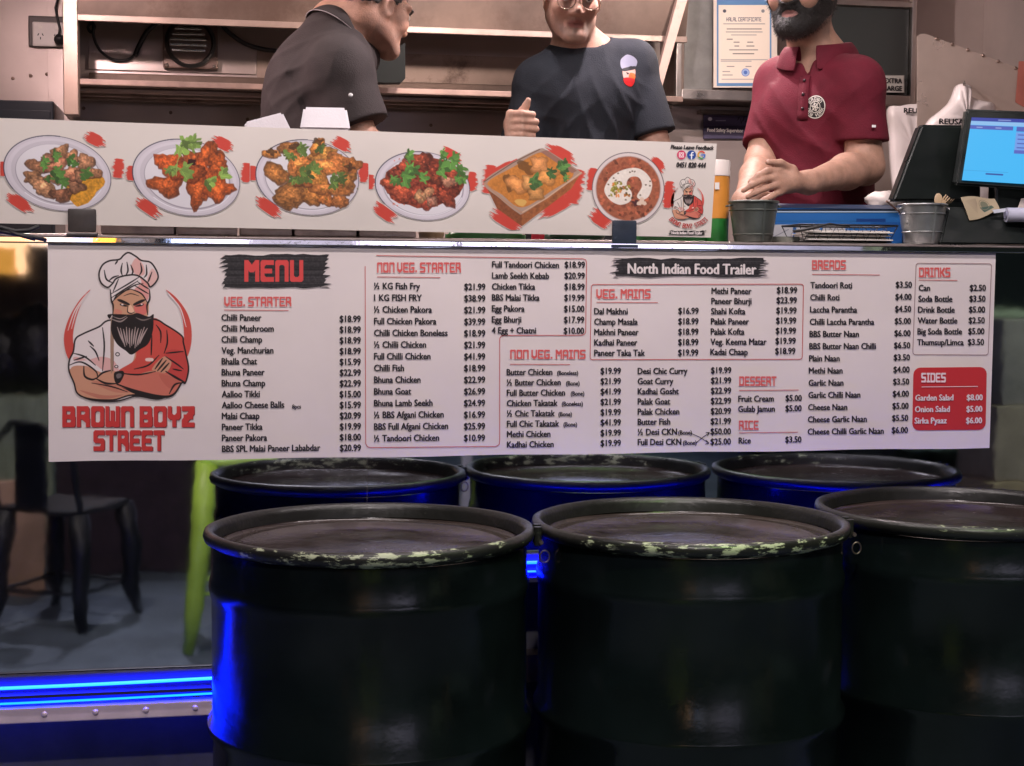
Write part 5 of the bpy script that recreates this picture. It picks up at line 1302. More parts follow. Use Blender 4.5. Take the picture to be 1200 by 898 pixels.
# exhaust fan: square frame, round grille, slats
M_FANF = mat('fan_frame_metal', (.16, .11, .09), .45, .6, var=.3, dirt=(.3, .2, .16), dscale=12)
M_FAND = mat('fan_dark', (.012, .013, .012), .4)
xc, zc = zx(223, 50, YBK - .06); fx = thing('exhaust_fan', 'round exhaust fan with bright slats in a square grimy frame', 'exhaust fan', (xc, YBK - .06, zc))
hw = .090
b = MB(); pts = []
b.box(xc - hw, xc + hw, YBK - .05, YBK - .013, zc - hw + .005, zc + hw - .005, .006); b.build('frame', M_FANF, fx)
b = MB(); b.lathe([(.05, -.02), (.082, -.02), (.084, 0), (.074, .006), (.070, -.004), (.068, -.03), (0, -.03)][::-1], (xc, YBK - .062, zc), 32, Matrix.Rotation(math.pi / 2, 4, 'X')); b.build('grille_ring', M_FAND, fx, auto=50)
for k in range(5):
    z = zc + .045 - .018 * k; hwk = math.sqrt(max(.066 ** 2 - (z - zc) ** 2, 0))
    b = MB(); b.box(xc - hwk, xc + hwk * .8, YBK - .070, YBK - .066, z - .0035, z + .0035, .001, M=None); b.build('slat', mat('fan_slat', (.55, .58, .55), .25, 1.0), fx)
for sx in (-1, 1):
    for sz in (-1, 1):
        b = MB(); b.ball((xc + sx * hw * .86, YBK - .052, zc + sz * hw * .84), .006, 6); b.build('screw', M_STEEL, fx, smooth=True)
# power point with plug, and the leads
x0, z0 = zx(57, 40, YBK); po = thing('power_outlet', 'white double power outlet in a dark surround at the far left', 'power outlet', (x0, YBK, z0))
b = MB(); b.box(x0 - .062, x0 + .052, YBK - .022, YBK - .001, z0 - .045, z0 + .055, .004); b.build('mounting_block', mat('block_dark', (.05, .035, .03), .5), po)
b = MB(); b.box(x0 - .048, x0 + .060, YBK - .034, YBK - .0225, z0 - .046, z0 + .034, .005); b.build('cover_plate', mat('outlet_plastic', (.55, .50, .46), .4, var=.1), po)
b = MB()
for dx in (-.022, .03):
    for (ex, ez, a) in ((-.007, .004, .5), (.007, .004, -.5), (0, -.008, 0)): b.box(-.0015, .0015, -.001, .001, -.004, .004, M=Matrix.Translation((x0 + dx + ex, YBK - .0345, z0 + ez - .012)) @ Matrix.Rotation(a, 4, 'Y'))
b.build('pin_slots', M_BLACKPL, po)
for dx in (-.022, .03): b = MB(); b.box(x0 + dx - .006, x0 + dx + .006, YBK - .038, YBK - .0345, z0 + .010, z0 + .022, .002); b.build('switch', mat('switch_white', (.6, .56, .5), .35), po)
xp, zp = zx(70, 47, YBK - .05)
b = MB(); b.tube([(xp, YBK - .036, zp), (xp, YBK - .06, zp), (xp, YBK - .085, zp + .004)], [.017, .018, .011], 10); b.tube([(xp, YBK - .08, zp + .002), (xp + .005, YBK - .09, zp + .03), (xp - .01, YBK - .07, zp + .10), (xp + .012, YBK - .05, zp + .2), (xp + .02, YBK - .04, zp + .35)], .0045, 6)
tag(b.build('plugged_lead', M_RUBBER, smooth=True), 'black plug and lead pushed into the white power outlet', 'lead')
def cable(name, pts, r, lab, cat='cable'):
    q = spline([tuple(P(u, v, y)) for (u, v, y) in pts], False, 8) if False else None
    w_ = np.array([P(u, v, y) for (u, v, y) in pts]); q = []
    for i in range(len(w_) - 1):
        p0, p1, p2, p3 = w_[max(i - 1, 0)], w_[i], w_[i + 1], w_[min(i + 2, len(w_) - 1)]
        for k in range(7):
            t = k / 7; q.append(.5 * (2 * p1 + (p2 - p0) * t + (2 * p0 - 5 * p1 + 4 * p2 - p3) * t * t + (3 * p1 - p0 - 3 * p2 + p3) * t ** 3))
    q.append(w_[-1]); b = MB(); b.tube(q, r, 8)
    return tag(b.build(name, M_RUBBER, smooth=True), lab, cat)
yc = YBK - .03
cable('cable', [(100, 20, yc), (106, 26, yc), (111, 31, yc - .01), (107, 38, yc), (103, 32, yc + .005), (109, 27, yc - .01), (110, 44, yc), (118, 60, yc), (133, 70, yc), (150, 70, yc), (162, 60, yc)], .0048, 'thin looped black cable hanging on the pale panel left of the fan')
cable('cable', [(158, 66, yc - .01), (163, 54, yc), (172, 38, yc), (184, 27, yc), (196, 20, yc)], .0085, 'thick black cable climbing from the thin loop to the shelf beside the fan')
cable('cable', [(256, 22, yc), (266, 36, yc), (285, 50, yc), (305, 57, yc), (330, 60, yc), (360, 58, yc)], .0075, 'black cable sagging on the panel right of the fan')
# dark pan seen beyond the left man's chin
m = MB(); pp = [(437, 66), (462, 58), (475, 50), (475, 92), (470, 97), (452, 97), (440, 96), (436, 80)]
m.prism([P(u, v, 1.60) for u, v in pp], (0, .05, 0)); tag(m.build('hanging_pan', mat('pan_black', (.004, .006, .0055), .6, spec=.15)), 'black pan hanging from the hood below the chin of the older man', 'pan')
# black appliance low at the left, behind the board
x0, z0 = zx(-40, 140, 1.9); x1, z1 = zx(67, 123, 1.9); b = MB(); b.box(x0, x1, 1.8, YBK - .01, ZF + .6, z1, .006); b.box(x0, x1 - .01, 1.79, 1.8, ZF + .7, z1 - .03, .003)
M_APP = mat('fridge_black', (.014, .017, .022), .25)
tag(b.build('black_fridge', M_APP), 'black fridge against the back wall at the left edge', 'fridge')
# sheet joints and rivets on the back wall, left
M_RIV = mat('rivet_grimy', (.25, .17, .13), .4, .7)
for (u, v) in ((15, 92), (36, 89), (55, 87), (70, 89), (62, 123), (71, 123), (98, 127), (200, 132), (290, 140), (505, 147), (292, 34), (296, 36)): 
    p = P(u, v, YBK - .001); rv = MB(); rv.ball(p, (.006, .004, .006), 6); rv.build('rivet', M_RIV, trailer, smooth=True)
x0, z0 = zx(66, 0, YBK); x1, z1 = zx(66, 130, YBK)
b = MB(); b.box(x0 - .03, x0 + .02, YBK - .005, YBK - .0005, ZF, ZC - .005, .001); b.build('wall_joint', M_WALL, trailer)
b = MB(); x0, z0 = zx(-30, 122, YBK); x1, z1 = zx(68, 118, YBK); b.box(XL, x1, YBK - .01, YBK - .0006, z0 - .004, z0 + .004); b.build('wall_joint', M_EDGE, trailer)
# ledge strip along the wall under the hood
# slanting strut
m = MB(); a0, a1 = P(797, -12, 1.62), P(809, -12, 1.62); b0, b1 = P(764, 112, 1.62), P(773, 112, 1.62)
m.slab([b0, b1, a1, a0], (0, .03, 0)); tag(m.build('slanting_strut', mat('strut_pale', (.42, .29, .24), .5, var=.12, dirt=(.3, .2, .15), dscale=9)), 'pale slanting strut between the hood shelf and the steel cupboard', 'strut')
# steel cupboard with the certificate
YC0 = 1.90
cb = thing('wall_cupboard', 'steel wall cupboard with a framed recessed front behind the bearded man', 'cupboard', P(935, 60, YC0))
u0, u1, vb, vt = 792, 1072, 116, -60
xl, zl = zx(u0, vb, YC0); xr, _ = zx(u1, vb, YC0); zt = ZC - .003
fw_ = .035
b = MB(); b.box(xl, xl + .020, YC0, YC0 + .03, zl, zt, .003); b.build('frame_stile', M_STEEL, cb)
b = MB(); b.box(xr - .016, xr, YC0, YC0 + .03, zl, zt, .003); b.build('frame_stile', M_STEEL, cb)
b = MB(); b.box(xl + .0205, xr - .0165, YC0, YC0 + .03, zl, zl + fw_, .003); b.build('frame_rail', M_STEEL, cb)
b = MB(); b.box(xl + .005, xr - .005, YC0 + .031, YBK - .004, zl + .005, zt - .01); b.build('cabinet_box', M_STEEL_D, cb)
zr = float(P(1000, 6, YC0)[2]); b = MB(); b.box(xl + .42, xr - .0165, YC0 + .002, YC0 + .03, zr, zr + .02, .002); b.build('frame_rail', M_STEEL, cb)
x0, z0 = zx(930, 95, YC0 + .02); b = MB(); b.box(x0, xr - .018, YC0 + .024, YC0 + .030, zl + fw_ + .002, zr - .002); b.build('dark_glass_door', mat('cupboard_glass', (.035, .04, .038), .18, spec=.5), cb)
x0, z0 = zx(802, 100, YC0 + .02); x1, z1 = zx(836, 0, YC0 + .02); b = MB(); b.box(x0, x1, YC0 + .024, YC0 + .030, zl + fw_ + .002, zt - .01); b.build('side_sheet', mat('cupboard_sheet', (.30, .29, .27), .35, .8, var=.3, vscale=6), cb)
# halal certificate
def printed(name, lab, cat, u0, v0, u1, v1, Y, S, bgc, paint, thick=.0012, tilt=0, m=None):
    cv = Canvas(u1 - u0, v1 - v0, bgc, S); cv.al[:] = 1; paint(cv, lambda x, y: (x - u0, y - v0))
    o = canvas_mesh(name, cv, rect_px(u0, v0, u1, v1, Y), m or M_PAPER, keep_all=True)
    md = o.modifiers.new('solid', 'SOLIDIFY'); md.thickness = thick; md.offset = -1
    return tag(o, lab, cat)
def cert(cv, o):
    bl = (.36, .52, .68)
    cv.fill([o(838, -4), o(910, -4), o(910, 103), o(838, 103)], (.86, .80, .74)); cv.fill([o(840, -4), o(904, -4), o(904, 101), o(840, 101)], bl); cv.fill([o(842, 6), o(902, 6), o(902, 97.5), o(842, 97.5)], (.90, .84, .77))
    rg = np.random.RandomState(4)
    cv.fill(cv.ell(*o(849, 13), 2, 2), (.3, .3, .34)); cv.fill(cv.ell(*o(894, 13), 2, 2), (.5, .5, .5))
    X, Y = o(851, 20.5); display_text(cv, 'HALAL CERTIFICATE', X, Y, X + 41, Y + 4.6, (.36, .36, .40), 1.2)
    for (y, x0, x1, c) in ((28, 848, 896, .62), (34, 852, 892, .45), (37.5, 851, 893, .6), (41, 857, 886, .65), (46, 852, 858, .4), (49.5, 860, 866, .45), (49.5, 876, 882, .45), (54, 861, 866, .45), (54, 875, 884, .45), (58.5, 855, 888, .5), (63, 859, 884, .4), (70, 845, 899, .66), (71.8, 845, 880, .66), (78, 852, 860, .55), (78, 874, 880, .55), (84, 847, 855, .6), (88, 847, 858, .6), (93, 846, 893, .68)):
        x = x0
        while x < x1:
            w_ = .8 + 2.2 * rg.rand(); cv.stroke([o(x, y), o(min(x + w_, x1), y)], 1.15, (c, c * .95, c * .92)); x += w_ + .8
    cv.fill(cv.ell(*o(873.5, 85), 4.6, 4.6), (.62, .70, .84)); cv.stroke(cv.ell(*o(873.5, 85), 4.4, 4.4), .6, (.35, .45, .7)); cv.fill(cv.ell(*o(873.5, 85), 2.2, 2.2), (.30, .42, .68))
printed('halal_certificate', 'paper halal certificate with a pale blue border beside the bearded face', 'certificate', 836, -6, 911, 103, YC0 - .004, 3.0, (.86, .80, .74), cert)
# food safety sign
def fsign(cv, o):
    cv.fill([o(822, 130), o(900, 130), o(900, 166), o(822, 166)], (.28, .24, .36)); cv.fill([o(825, 154), o(900, 152), o(900, 166), o(825, 166)], (.40, .38, .46), a=.5); cv.fill([o(822, 148), o(900, 147), o(900, 153), o(822, 154)], (.20, .16, .28))
    cv.fill(cv.ell(*o(832, 139.6), 2.4, 2.2), (.85, .83, .86)); 
    for k, x in enumerate((839, 843, 847)): cv.stroke([o(x, 141.5), o(x + 3, 141.5)], 1, (.6, .58, .66))
    rg = np.random.RandomState(9)
    for k in range(9):
        x, y = 866 + 3.4 * k, 141; cv.stroke([o(x + 5 * rg.rand() - 2, y + 10 * rg.rand() - 5) for _ in range(4)], .8, (.10, .08, .12))
printed('food_safety_sign', 'purple food safety supervisor sign under the steel cupboard', 'sign', 824, 133, 900, 163, YBK - .012, 2.4, (.28, .24, .36), fsign)
type_lines('sign_text', [('Food Safety Supervisor', 829, 154.5, 4.6, 1, 'L', 42)], M_WINK, bpy.data.objects['food_safety_sign'], YBK - .0146, bold=.1)
# dark brown box under the cupboard
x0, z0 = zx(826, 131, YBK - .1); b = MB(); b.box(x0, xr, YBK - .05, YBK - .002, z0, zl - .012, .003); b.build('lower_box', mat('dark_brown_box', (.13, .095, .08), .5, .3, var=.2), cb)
# EXTRA LARGE sticker
def xl_(cv, o): cv.stroke([o(1034.6, 88.4), o(1059.4, 88.4), o(1059.4, 108.6), o(1034.6, 108.6), o(1034.6, 88.4)], 1, (.5, .48, .46))
printed('size_sticker', 'small white sticker reading extra large on the cupboard behind the maroon sleeve', 'sticker', 1034, 88, 1060, 109, YC0 - .003, 3, (.74, .72, .69), xl_)
type_lines('sticker_text', [('EXTRA', 1036.5, 97.4, 6, 1, 'L', 20.5), ('LARGE', 1036.5, 106.2, 6, 1, 'L', 20.5)], M_INK, bpy.data.objects['size_sticker'], YC0 - .0056, bold=.12)
# riveted slanting sheet at the right
YP = 1.45
m = MB(); q = [(1075, 150), (1075, 43), (1079, 40), (1084, 39.5), (1215, 88), (1260, 106), (1260, 260), (1075, 260)]
m.prism([P(u, v, YP) for u, v in q], (0, .004, 0))
pn = thing('riveted_panel', 'pale riveted steel panel with a sloping top edge at the right', 'panel', P(1140, 150, YP))
m.build('sheet', mat('panel_sheet', (.60, .50, .44), .32, .55, var=.16, vscale=3, rvar=.12, dirt=(.38, .26, .2), dscale=4, dlevel=.6), pn)
M_RIVB = mat('rivet_b', (.32, .24, .2), .35, .8)
for (u, v) in ((1098, 45.5), (1116, 52), (1134, 58.5), (1152, 65), (1170, 72), (1190, 80)): m = MB(); m.ball(P(u, v, YP - .002), (.006, .004, .006), 6); m.build('rivet', M_RIVB, pn, smooth=True)
m = MB(); m.prism([P(u, v, YP - .003) for u, v in ((1194, 72), (1260, 70), (1260, 126), (1204, 128), (1190, 120))], (0, .001, 0)); tag(m.build('red_sticker', mat('faded_red', (.50, .16, .12), .5, var=.2)), 'faded red sticker at the right end of the riveted panel', 'sticker')
# shopping bags hanging from a hook
M_BAG = mat('bag_plastic', (.74, .66, .64), .38, var=.08, vscale=6, bump=.004, bscale=12, stretch=(1, 1, .35))
def bag(lab, outline, Y, letters, depth=.05):
    pts = spline(outline, True, 4)
    n = len(pts); W_ = MB(); cxy = pts.mean(0)
    rings = []
    for (s_, dy) in ((1.0, depth * .5), (1.0, depth * .1), (.96, -depth * .22), (.82, -depth * .42), (.5, -depth * .55), (.15, -depth * .58)):
        rings.append([W_.bm.verts.new(V(P(*(cxy + (p - cxy) * s_), Y) + np.array([0, dy + .0015 * math.sin(k * 1.1), 0]))) for k, p in enumerate(pts)])
    for a, c in zip(rings, rings[1:]):
        for k in range(n): W_.bm.faces.new([a[k], a[(k + 1) % n], c[(k + 1) % n], c[k]])
    W_.bm.faces.new(rings[-1]); W_.bm.faces.new(rings[0][::-1])
    o = W_.build('shopping_bag', M_BAG, smooth=True); tag(o, lab, 'shopping bag', 'plastic shopping bags hanging by the panel')
    for (t, u, v, cap, wd, sk) in letters: type_lines('bag_lettering', [(t, u, v, cap, 1, 'L', wd, sk)], M_INK, o, Y - depth * .66, bold=.14)
    return o
bag('white plastic bag hanging from a hook above the black monitor', [(1122, 103), (1127, 98), (1134, 99), (1137, 104), (1136, 112), (1150, 118), (1166, 124), (1168, 160), (1160, 240), (1100, 240), (1088, 160), (1090, 142), (1104, 130), (1116, 118)], 1.30, [('REUSABLE', 1101, 145.5, 6.6, 44, 0)])
bag('white plastic bag folded beside the maroon sleeve', [(1042, 128), (1056, 124), (1072, 122), (1096, 126), (1100, 180), (1094, 240), (1056, 260), (1048, 220), (1044, 170)], 1.56, [('REUSABLE', 1059.5, 132.4, 6, 40, 0)], .04)
m = MB(); m.tube([P(1130, 96, 1.44), P(1130, 97, 1.36), P(1130, 101, 1.29), P(1130, 97, 1.27)], .004, 6); tag(m.build('bag_hook', M_STEEL, smooth=True), 'wire hook on the riveted panel holding the plastic bag', 'hook')
# ceiling battens and the small spot
M_DIFF = mat('lamp_diffuser', (.8, .8, .8), .4, emit=(1, .9, .88), estr=6.0)
def lamp(name, kind, loc, energy, color, size=None, rotx=0.0, parent=None, spot=None, r=.03):
    ld = bpy.data.lights.new(name, kind); ld.energy = energy; ld.color = color
    if kind == 'AREA': ld.shape = 'RECTANGLE'; ld.size, ld.size_y = size
    if kind == 'SPOT': ld.spot_size = math.radians(spot); ld.spot_blend = .6; ld.shadow_soft_size = r
    if kind == 'POINT': ld.shadow_soft_size = r
    o = bpy.data.objects.new(name, ld); COL.objects.link(o); o.location = V(loc); o.rotation_euler = (rotx, 0, 0)
    if parent is not None: o.parent = parent; o.matrix_parent_inverse = Matrix.Translation(parent.location).inverted()
    return o
def batten(lab, x0, x1, y, key, grp='ceiling light battens'):
    e, c = LIGHTS[key]; z = ZC - .002
    t = thing('ceiling_light', lab, 'ceiling light', ((x0 + x1) / 2, y, z), grp)
    b = MB(); b.box(x0, x1, y - .03, y + .03, z - .025, z, .003); b.build('housing', mat('batten_housing', (.6, .6, .6), .4), t)
    b = MB(); b.box(x0 + .01, x1 - .01, y - .022, y + .022, z - .045, z - .0255, .006); b.build('diffuser', M_DIFF, t)
    lamp('batten_light', 'AREA', ((x0 + x1) / 2, y, z - .05), e, c, (x1 - x0 - .04, .05), 0, t)
batten('long ceiling batten light over the left of the galley', -.6, .3, .95, 'galley'); batten('long ceiling batten light over the right of the galley', 1.0, 1.9, .95, 'galley')
# ------------------------------------------------------------------ things on the counter
ZT = ZCT + .0045
M_TRAY = mat('tray_steel', (.42, .36, .35), .42, .6, var=.25, vscale=18, dirt=(.25, .18, .17), dscale=12)
TL = ['dull steel tray under the first dish photograph, beside the black clip', 'dull steel tray under the second dish photograph', 'short dull steel tray between the second and third dish photographs', 'dull steel tray under the third dish photograph', 'dull steel tray under the left half of the fourth dish photograph']
for k, (u0, u1) in enumerate(((118, 204), (207, 278), (281, 342), (345, 418), (421, 488))):
    a, b_ = P(u0, 255, .04), P(u1, 255, .04); m = MB(); zt = a[2] + .012
    m.box(a[0], b_[0], .04, .20, ZT, zt, .004); m.box(a[0] - .004, b_[0] + .004, .036, .204, zt + .0003, zt + .004, .0015)
    tag(m.build('steel_tray', M_TRAY, auto=40), TL[k], 'tray', 'steel trays behind the board')

def zat(v, u, Y): return float(P(u, v, Y)[2])
M_FOAM = mat('foam_box', (.60, .57, .60), .55, var=.04, bump=.0006, bscale=200)
def foam(lab, pts_top, Y, tiltx, h=.075):
    pass
# takeaway boxes behind the board: tapered tubs upside down, stacked
def takeaway(lab, u0, u1, v0, Y, skew, rz):
    a, b_ = P(u0, v0, Y), P(u1, v0, Y); cx = (a[0] + b_[0]) / 2; hw = (b_[0] - a[0]) / 2; zt = a[2]
    t = thing('takeaway_box', lab, 'takeaway box', (cx, Y + .06, zt - .15), 'foam takeaway boxes behind the board')
    for k in range(3):
        m = MB(); z1 = zt - .05 * k - .0005; z0 = z1 - .0495; w1 = hw - .012 * 0; r = MB()
        T0 = [(-hw * 1.06, -.0), (hw * 1.06, 0), (hw * 1.06, .13), (-hw * 1.06, .13)]; T1 = [(-hw * .9, .012), (hw * .9, .012), (hw * .9, .118), (-hw * .9, .118)]
        R_ = Matrix.Translation((cx, Y, 0)) @ Matrix.Rotation(rz, 4, 'Z')
        lo = [m.bm.verts.new(R_ @ Vector((x, y, z0))) for x, y in T0]; hi = [m.bm.verts.new(R_ @ Vector((x + skew * 0, y, z1))) for x, y in T1]
        m.bm.faces.new(lo[::-1]); m.bm.faces.new(hi)
        for i in range(4): m.bm.faces.new([lo[i], lo[(i + 1) % 4], hi[(i + 1) % 4], hi[i]])
        bmesh.ops.bevel(m.bm, geom=list(m.bm.edges), offset=.005, segments=2, affect='EDGES')
        m.build('box_shell', M_FOAM, t, auto=50)
    # plain stand under the stack
    m = MB(); m.box(cx - hw * .8, cx + hw * .8, Y + .02, Y + .11, ZT, zt - .1505, .003); m.build('bottom_shell', M_FOAM, t)
takeaway('white foam takeaway box stack standing square behind the board', 353, 409, 124, .16, 0, -.06)
# the second one lies tilted
Yt = .16; t = thing('takeaway_box', 'white foam takeaway box lying tilted left of the square stack', 'takeaway box', P(312, 160, Yt), 'foam takeaway boxes behind the board')
q = [P(286, 158, Yt), P(345, 160, Yt), P(331, 131.5, Yt), P(287, 143, Yt)]
m = MB(); m.slab(q, (0.0, .11, .0)); bmesh.ops.bevel(m.bm, geom=list(m.bm.edges), offset=.004, segments=2, affect='EDGES'); m.build('box_shell', M_FOAM, t, auto=50)
m = MB(); a, b_ = P(289, 159, Yt + .01), P(341, 159, Yt + .01); m.box(a[0], b_[0], Yt + .012, Yt + .1, ZT, a[2] - .002, .003); m.build('bottom_shell', M_FOAM, t)
# jars and tubs in the gap under the board
def crate(name, lab, cat, u0, u1, v0, Y, m, d=.1, grp=None):
    a, b_ = P(u0, v0, Y), P(u1, v0, Y); k = MB(); w_ = (b_[0] - a[0]); 
    k.lathe([(0, 0), (w_ * .46, 0), (w_ * .5, .012), (w_ * .5, a[2] - ZT - .02), (w_ * .44, a[2] - ZT - .004), (0, a[2] - ZT)], ((a[0] + b_[0]) / 2, Y + d / 2, ZT), 28, Matrix.Scale(d / w_, 4, (0, 1, 0)))
    return tag(k.build(name, m, auto=45), lab, cat, grp)
M_GRN = mat('green_tub', (.03, .16, .045), .3, var=.25, vscale=30); M_DGR = mat('dark_green_crate', (.01, .06, .03), .35, var=.3)
crate('sauce_tub', 'beige sauce tub peeping out under the board below the fourth dish', 'tub', 494, 524, 262, .08, mat('beige_tub', (.5, .38, .24), .4))
crate('sauce_bottle', 'red lidded bottle peeping out under the board below the curry tray', 'bottle', 625, 640, 270, .07, mat('red_cap', (.62, .02, .05), .35), .04)
crate('herb_tray', 'bright green tray peeping out under the board left of the red lid', 'tray', 526, 622, 268, .10, M_GRN, .12)
crate('dark_green_tray', 'dark green tray peeping out under the board right of the red lid', 'tray', 644, 716, 266, .10, M_DGR, .12)
crate('leafy_bowl', 'green bowl peeping out under the feedback corner of the board', 'bowl', 752, 836, 272, .10, M_GRN, .12)
for k, (u0, u1) in enumerate(((292, 345), (350, 420), (424, 482), (140, 205), (210, 285), (60, 76))):
    pass
# tub of orange chutney with white lid and green base
a, b_ = P(828, 268, .12), P(859, 268, .12); cx = (a[0] + b_[0]) / 2; r = (b_[0] - a[0]) / 2 * .97
t = thing('squash_tub', 'orange tub with a white lid and green foot at the right end of the board', 'tub', (cx, .12 + r, ZT))
z1, z2, z3 = zat(256, 845, .12), zat(206, 845, .12), zat(187, 845, .12)
m = MB(); m.lathe([(0, 0), (r * .92, 0), (r * .95, .004), (r * .96, z1 - ZT)], (cx, .12 + r, ZT), 40); m.build('foot', mat('tub_green', (.02, .17, .03), .35, var=.2, vscale=25), t, auto=40)
m = MB(); m.lathe([(r * .96, z1 + .0005), (r * 1.0, z2)], (cx, .12 + r, 0), 40); m.build('body', mat('tub_orange', (.62, .25, .04), .4, var=.10, vscale=14), t, auto=40)
m = MB(); m.lathe([(r * 1.04, z2 + .0006), (r * 1.05, z2 + .012), (r * 1.03, z2 + .014), (r * 1.04, z3 - .004), (r * .98, z3), (0, z3)], (cx, .12 + r, 0), 40); m.build('lid', mat('tub_lid', (.70, .62, .58), .4), t, auto=35)
q = [P(838, 222, .118), P(843, 222, .118), P(843, 214, .118), P(838, 214, .118)]; m = MB(); m.slab(q, (0, .002, 0)); m.build('price_tag', mat('price_tag_white', (.7, .68, .65), .6), t)
# bag of wrapped sweets / clear plastic behind the bucket
# galvanised buckets
M_GALV = mat('galvanised', (.15, .165, .15), .40, .75, var=.3, vscale=14, rvar=.1, bump=.0004, bscale=60)
M_GALV2 = mat('galvanised_light', (.33, .34, .34), .36, .75, var=.22, vscale=16, rvar=.1, bump=.0004, bscale=60)
def bucket(lab, u0, u1, vt, ub0, ub1, Y, m, bands):
    zt = zat(vt, (u0 + u1) / 2, Y); a, b_ = P(u0, vt, Y), P(u1, vt, Y); cx = (a[0] + b_[0]) / 2; rt = (b_[0] - a[0]) / 2; zb = ZT
    c_, d_ = P(ub0, 288, Y), P(ub1, 288, Y); rb = (d_[0] - c_[0]) / 2; h = zt - zb
    t = thing('metal_bucket', lab, 'bucket', (cx, Y, zb), 'small metal buckets on the counter')
    f = lambda k: rb + (rt - rb) * k
    pr = [(0, 0), (rb * .96, 0), (rb, .003)]
    for bd in bands: pr += [(f(bd - .02), h * (bd - .02)), (f(bd) + .0022, h * bd), (f(bd + .02), h * (bd + .02))]
    pr += [(f(.97), h * .97)]
    pr += [(f(.97) - .0015, h * .97), (rb - .004, .006), (0, .006)]
    k = MB(); k.lathe(pr, (cx, Y, zb), 40); k.build('pail', m, t, auto=35)
    k = MB(); tt = np.linspace(0, 2 * np.pi, 40, endpoint=False); k.tube([(cx + rt * math.cos(x), Y + rt * math.sin(x), zb + h * .985) for x in tt], .0028, 8, closed=True); k.build('rolled_rim', m, t, smooth=True)
    k = MB(); k.box(-.0025, .0025, -.0012, .0012, 0, h * .95, .0005, M=Matrix.Translation((cx + rb * .18, Y - rb * .985 - .0005, zb)) @ Matrix.Rotation(math.atan2(rt - rb, h), 4, 'X')); k.build('seam', m, t)
    for sx in (-1, 1):
        k = MB(); k.tube([(cx + sx * (rt - .001), Y - .010, zb + h * .9), (cx + sx * (rt + .007), Y - .006, zb + h * .88), (cx + sx * (rt + .007), Y + .006, zb + h * .88), (cx + sx * (rt - .001), Y + .010, zb + h * .9)], .0022, 6); k.build('handle_lug', m, t, smooth=True)
    return t, cx, rt, zb + h
bucket('dark grey metal bucket in front of the bearded man', 855.5, 910.5, 236.5, 862, 904, .07, M_GALV, (.18, .78))
_, bx, br, bz = bucket('lighter metal bucket with wooden cutlery in front of the black monitor', 1055, 1107, 240, 1061, 1099, .07, M_GALV2, (.3, .76))
M_WOOD = mat('wooden_cutlery', (.50, .36, .22), .6, var=.2, vscale=30, stretch=(1, 1, .2))
WC = ['wooden fork with pale tines standing tallest in the lighter bucket', 'wooden spoon leaning right of the forks in the lighter bucket', 'brown stirrer leaning out of the left of the lighter bucket', 'wooden fork leaning low over the right rim of the lighter bucket']
for k, (u0, v0, u1, v1, wd, kind) in enumerate(((1096, 250, 1111, 230, .006, 'fork'), (1093, 250, 1100, 233.5, .009, 'spoon'), (1056, 250, 1039, 236, .003, 'stick'), (1100, 250, 1116, 233, .006, 'fork'))):
    A, B = P(u0, v0, .07 + .008 * k), P(u1, v1, .065 - .012 * k); d = (B - A) / np.linalg.norm(B - A); sd = np.cross(d, [0, 1, 0]); sd /= np.linalg.norm(sd)
    A = A - d * .05
    m = MB()
    if kind == 'fork':
        m.slab([A - sd * .003, A + sd * .003, B - d * .022 + sd * .005, B - d * .022 - sd * .005], (0, .0016, 0)); m.slab([B - d * .0215 - sd * .007, B - d * .0215 + sd * .007, B - d * .012 + sd * .007, B - d * .012 - sd * .007], (0, .0016, 0))
        for q in (-.0055, 0, .0055): m.slab([B - d * .0115 + sd * (q - .0014), B - d * .0115 + sd * (q + .0014), B + sd * (q + .001), B + sd * (q - .001)], (0, .0016, 0))
    elif kind == 'spoon':
        m.slab([A - sd * .003, A + sd * .003, B - d * .014 + sd * .003, B - d * .014 - sd * .003], (0, .0016, 0)); m.ball(B - d * .002, (.010, .003, .015), 8)
    else: m.tube([A, B], .0024, 8)
    tag(m.build('wooden_' + ('stirrer' if kind == 'stick' else kind), M_WOOD if k != 2 else mat('brown_stirrer', (.16, .08, .06), .6)), WC[k], 'cutlery', 'wooden cutlery in the metal bucket')
# low grey bowl beside the dark bucket
a, b_ = P(902, 277, .10), P(962, 277, .10); cx = (a[0] + b_[0]) / 2; r = (b_[0] - a[0]) / 2; h = a[2] - ZT
m = MB(); m.lathe([(0, 0), (r * .8, 0), (r * .95, h * .5), (r, h), (r * .97, h), (r * .9, h * .5), (0, .004)], (cx, .10 + r * .6, ZT), 40, Matrix.Scale(.6, 4, (0, 1, 0))); tag(m.build('steel_bowl', M_GALV, auto=40), 'low grey green bowl right of the dark bucket', 'bowl')
# blue carton behind, printed front
Yb = .235
t = thing('blue_carton', 'long blue printed carton lying behind the buckets', 'carton', P(980, 290, Yb))
a, b_ = P(898, 243, Yb), P(1062, 243, Yb); zt = a[2]
m = MB(); m.box(a[0], b_[0], Yb, Yb + .07, ZT, zt, .002); m.build('carton', mat('carton_blue', s255(28, 88, 150), .35, var=.1), t)
m = MB(); m.slab([(a[0], Yb - .0008, zt - .001), (b_[0], Yb - .0008, zt - .001), (b_[0], Yb + .07, zt + .012), (a[0], Yb + .07, zt + .012)], (0, .0, .0015)); m.build('lid_flap', mat('carton_dark', (.012, .03, .07), .4), t)
cv = Canvas(164, 48, np.array([30, 92, 158]) / 255., 2.4); cv.al[:] = 1
cv.fill([(0, 0), (164, 0), (164, 5), (0, 5)], (.03, .08, .16)); cv.fill([(0, 14), (120, 14), (120, 16), (0, 16)], (.10, .34, .56))
rgq = np.random.RandomState(5)
x = 12.
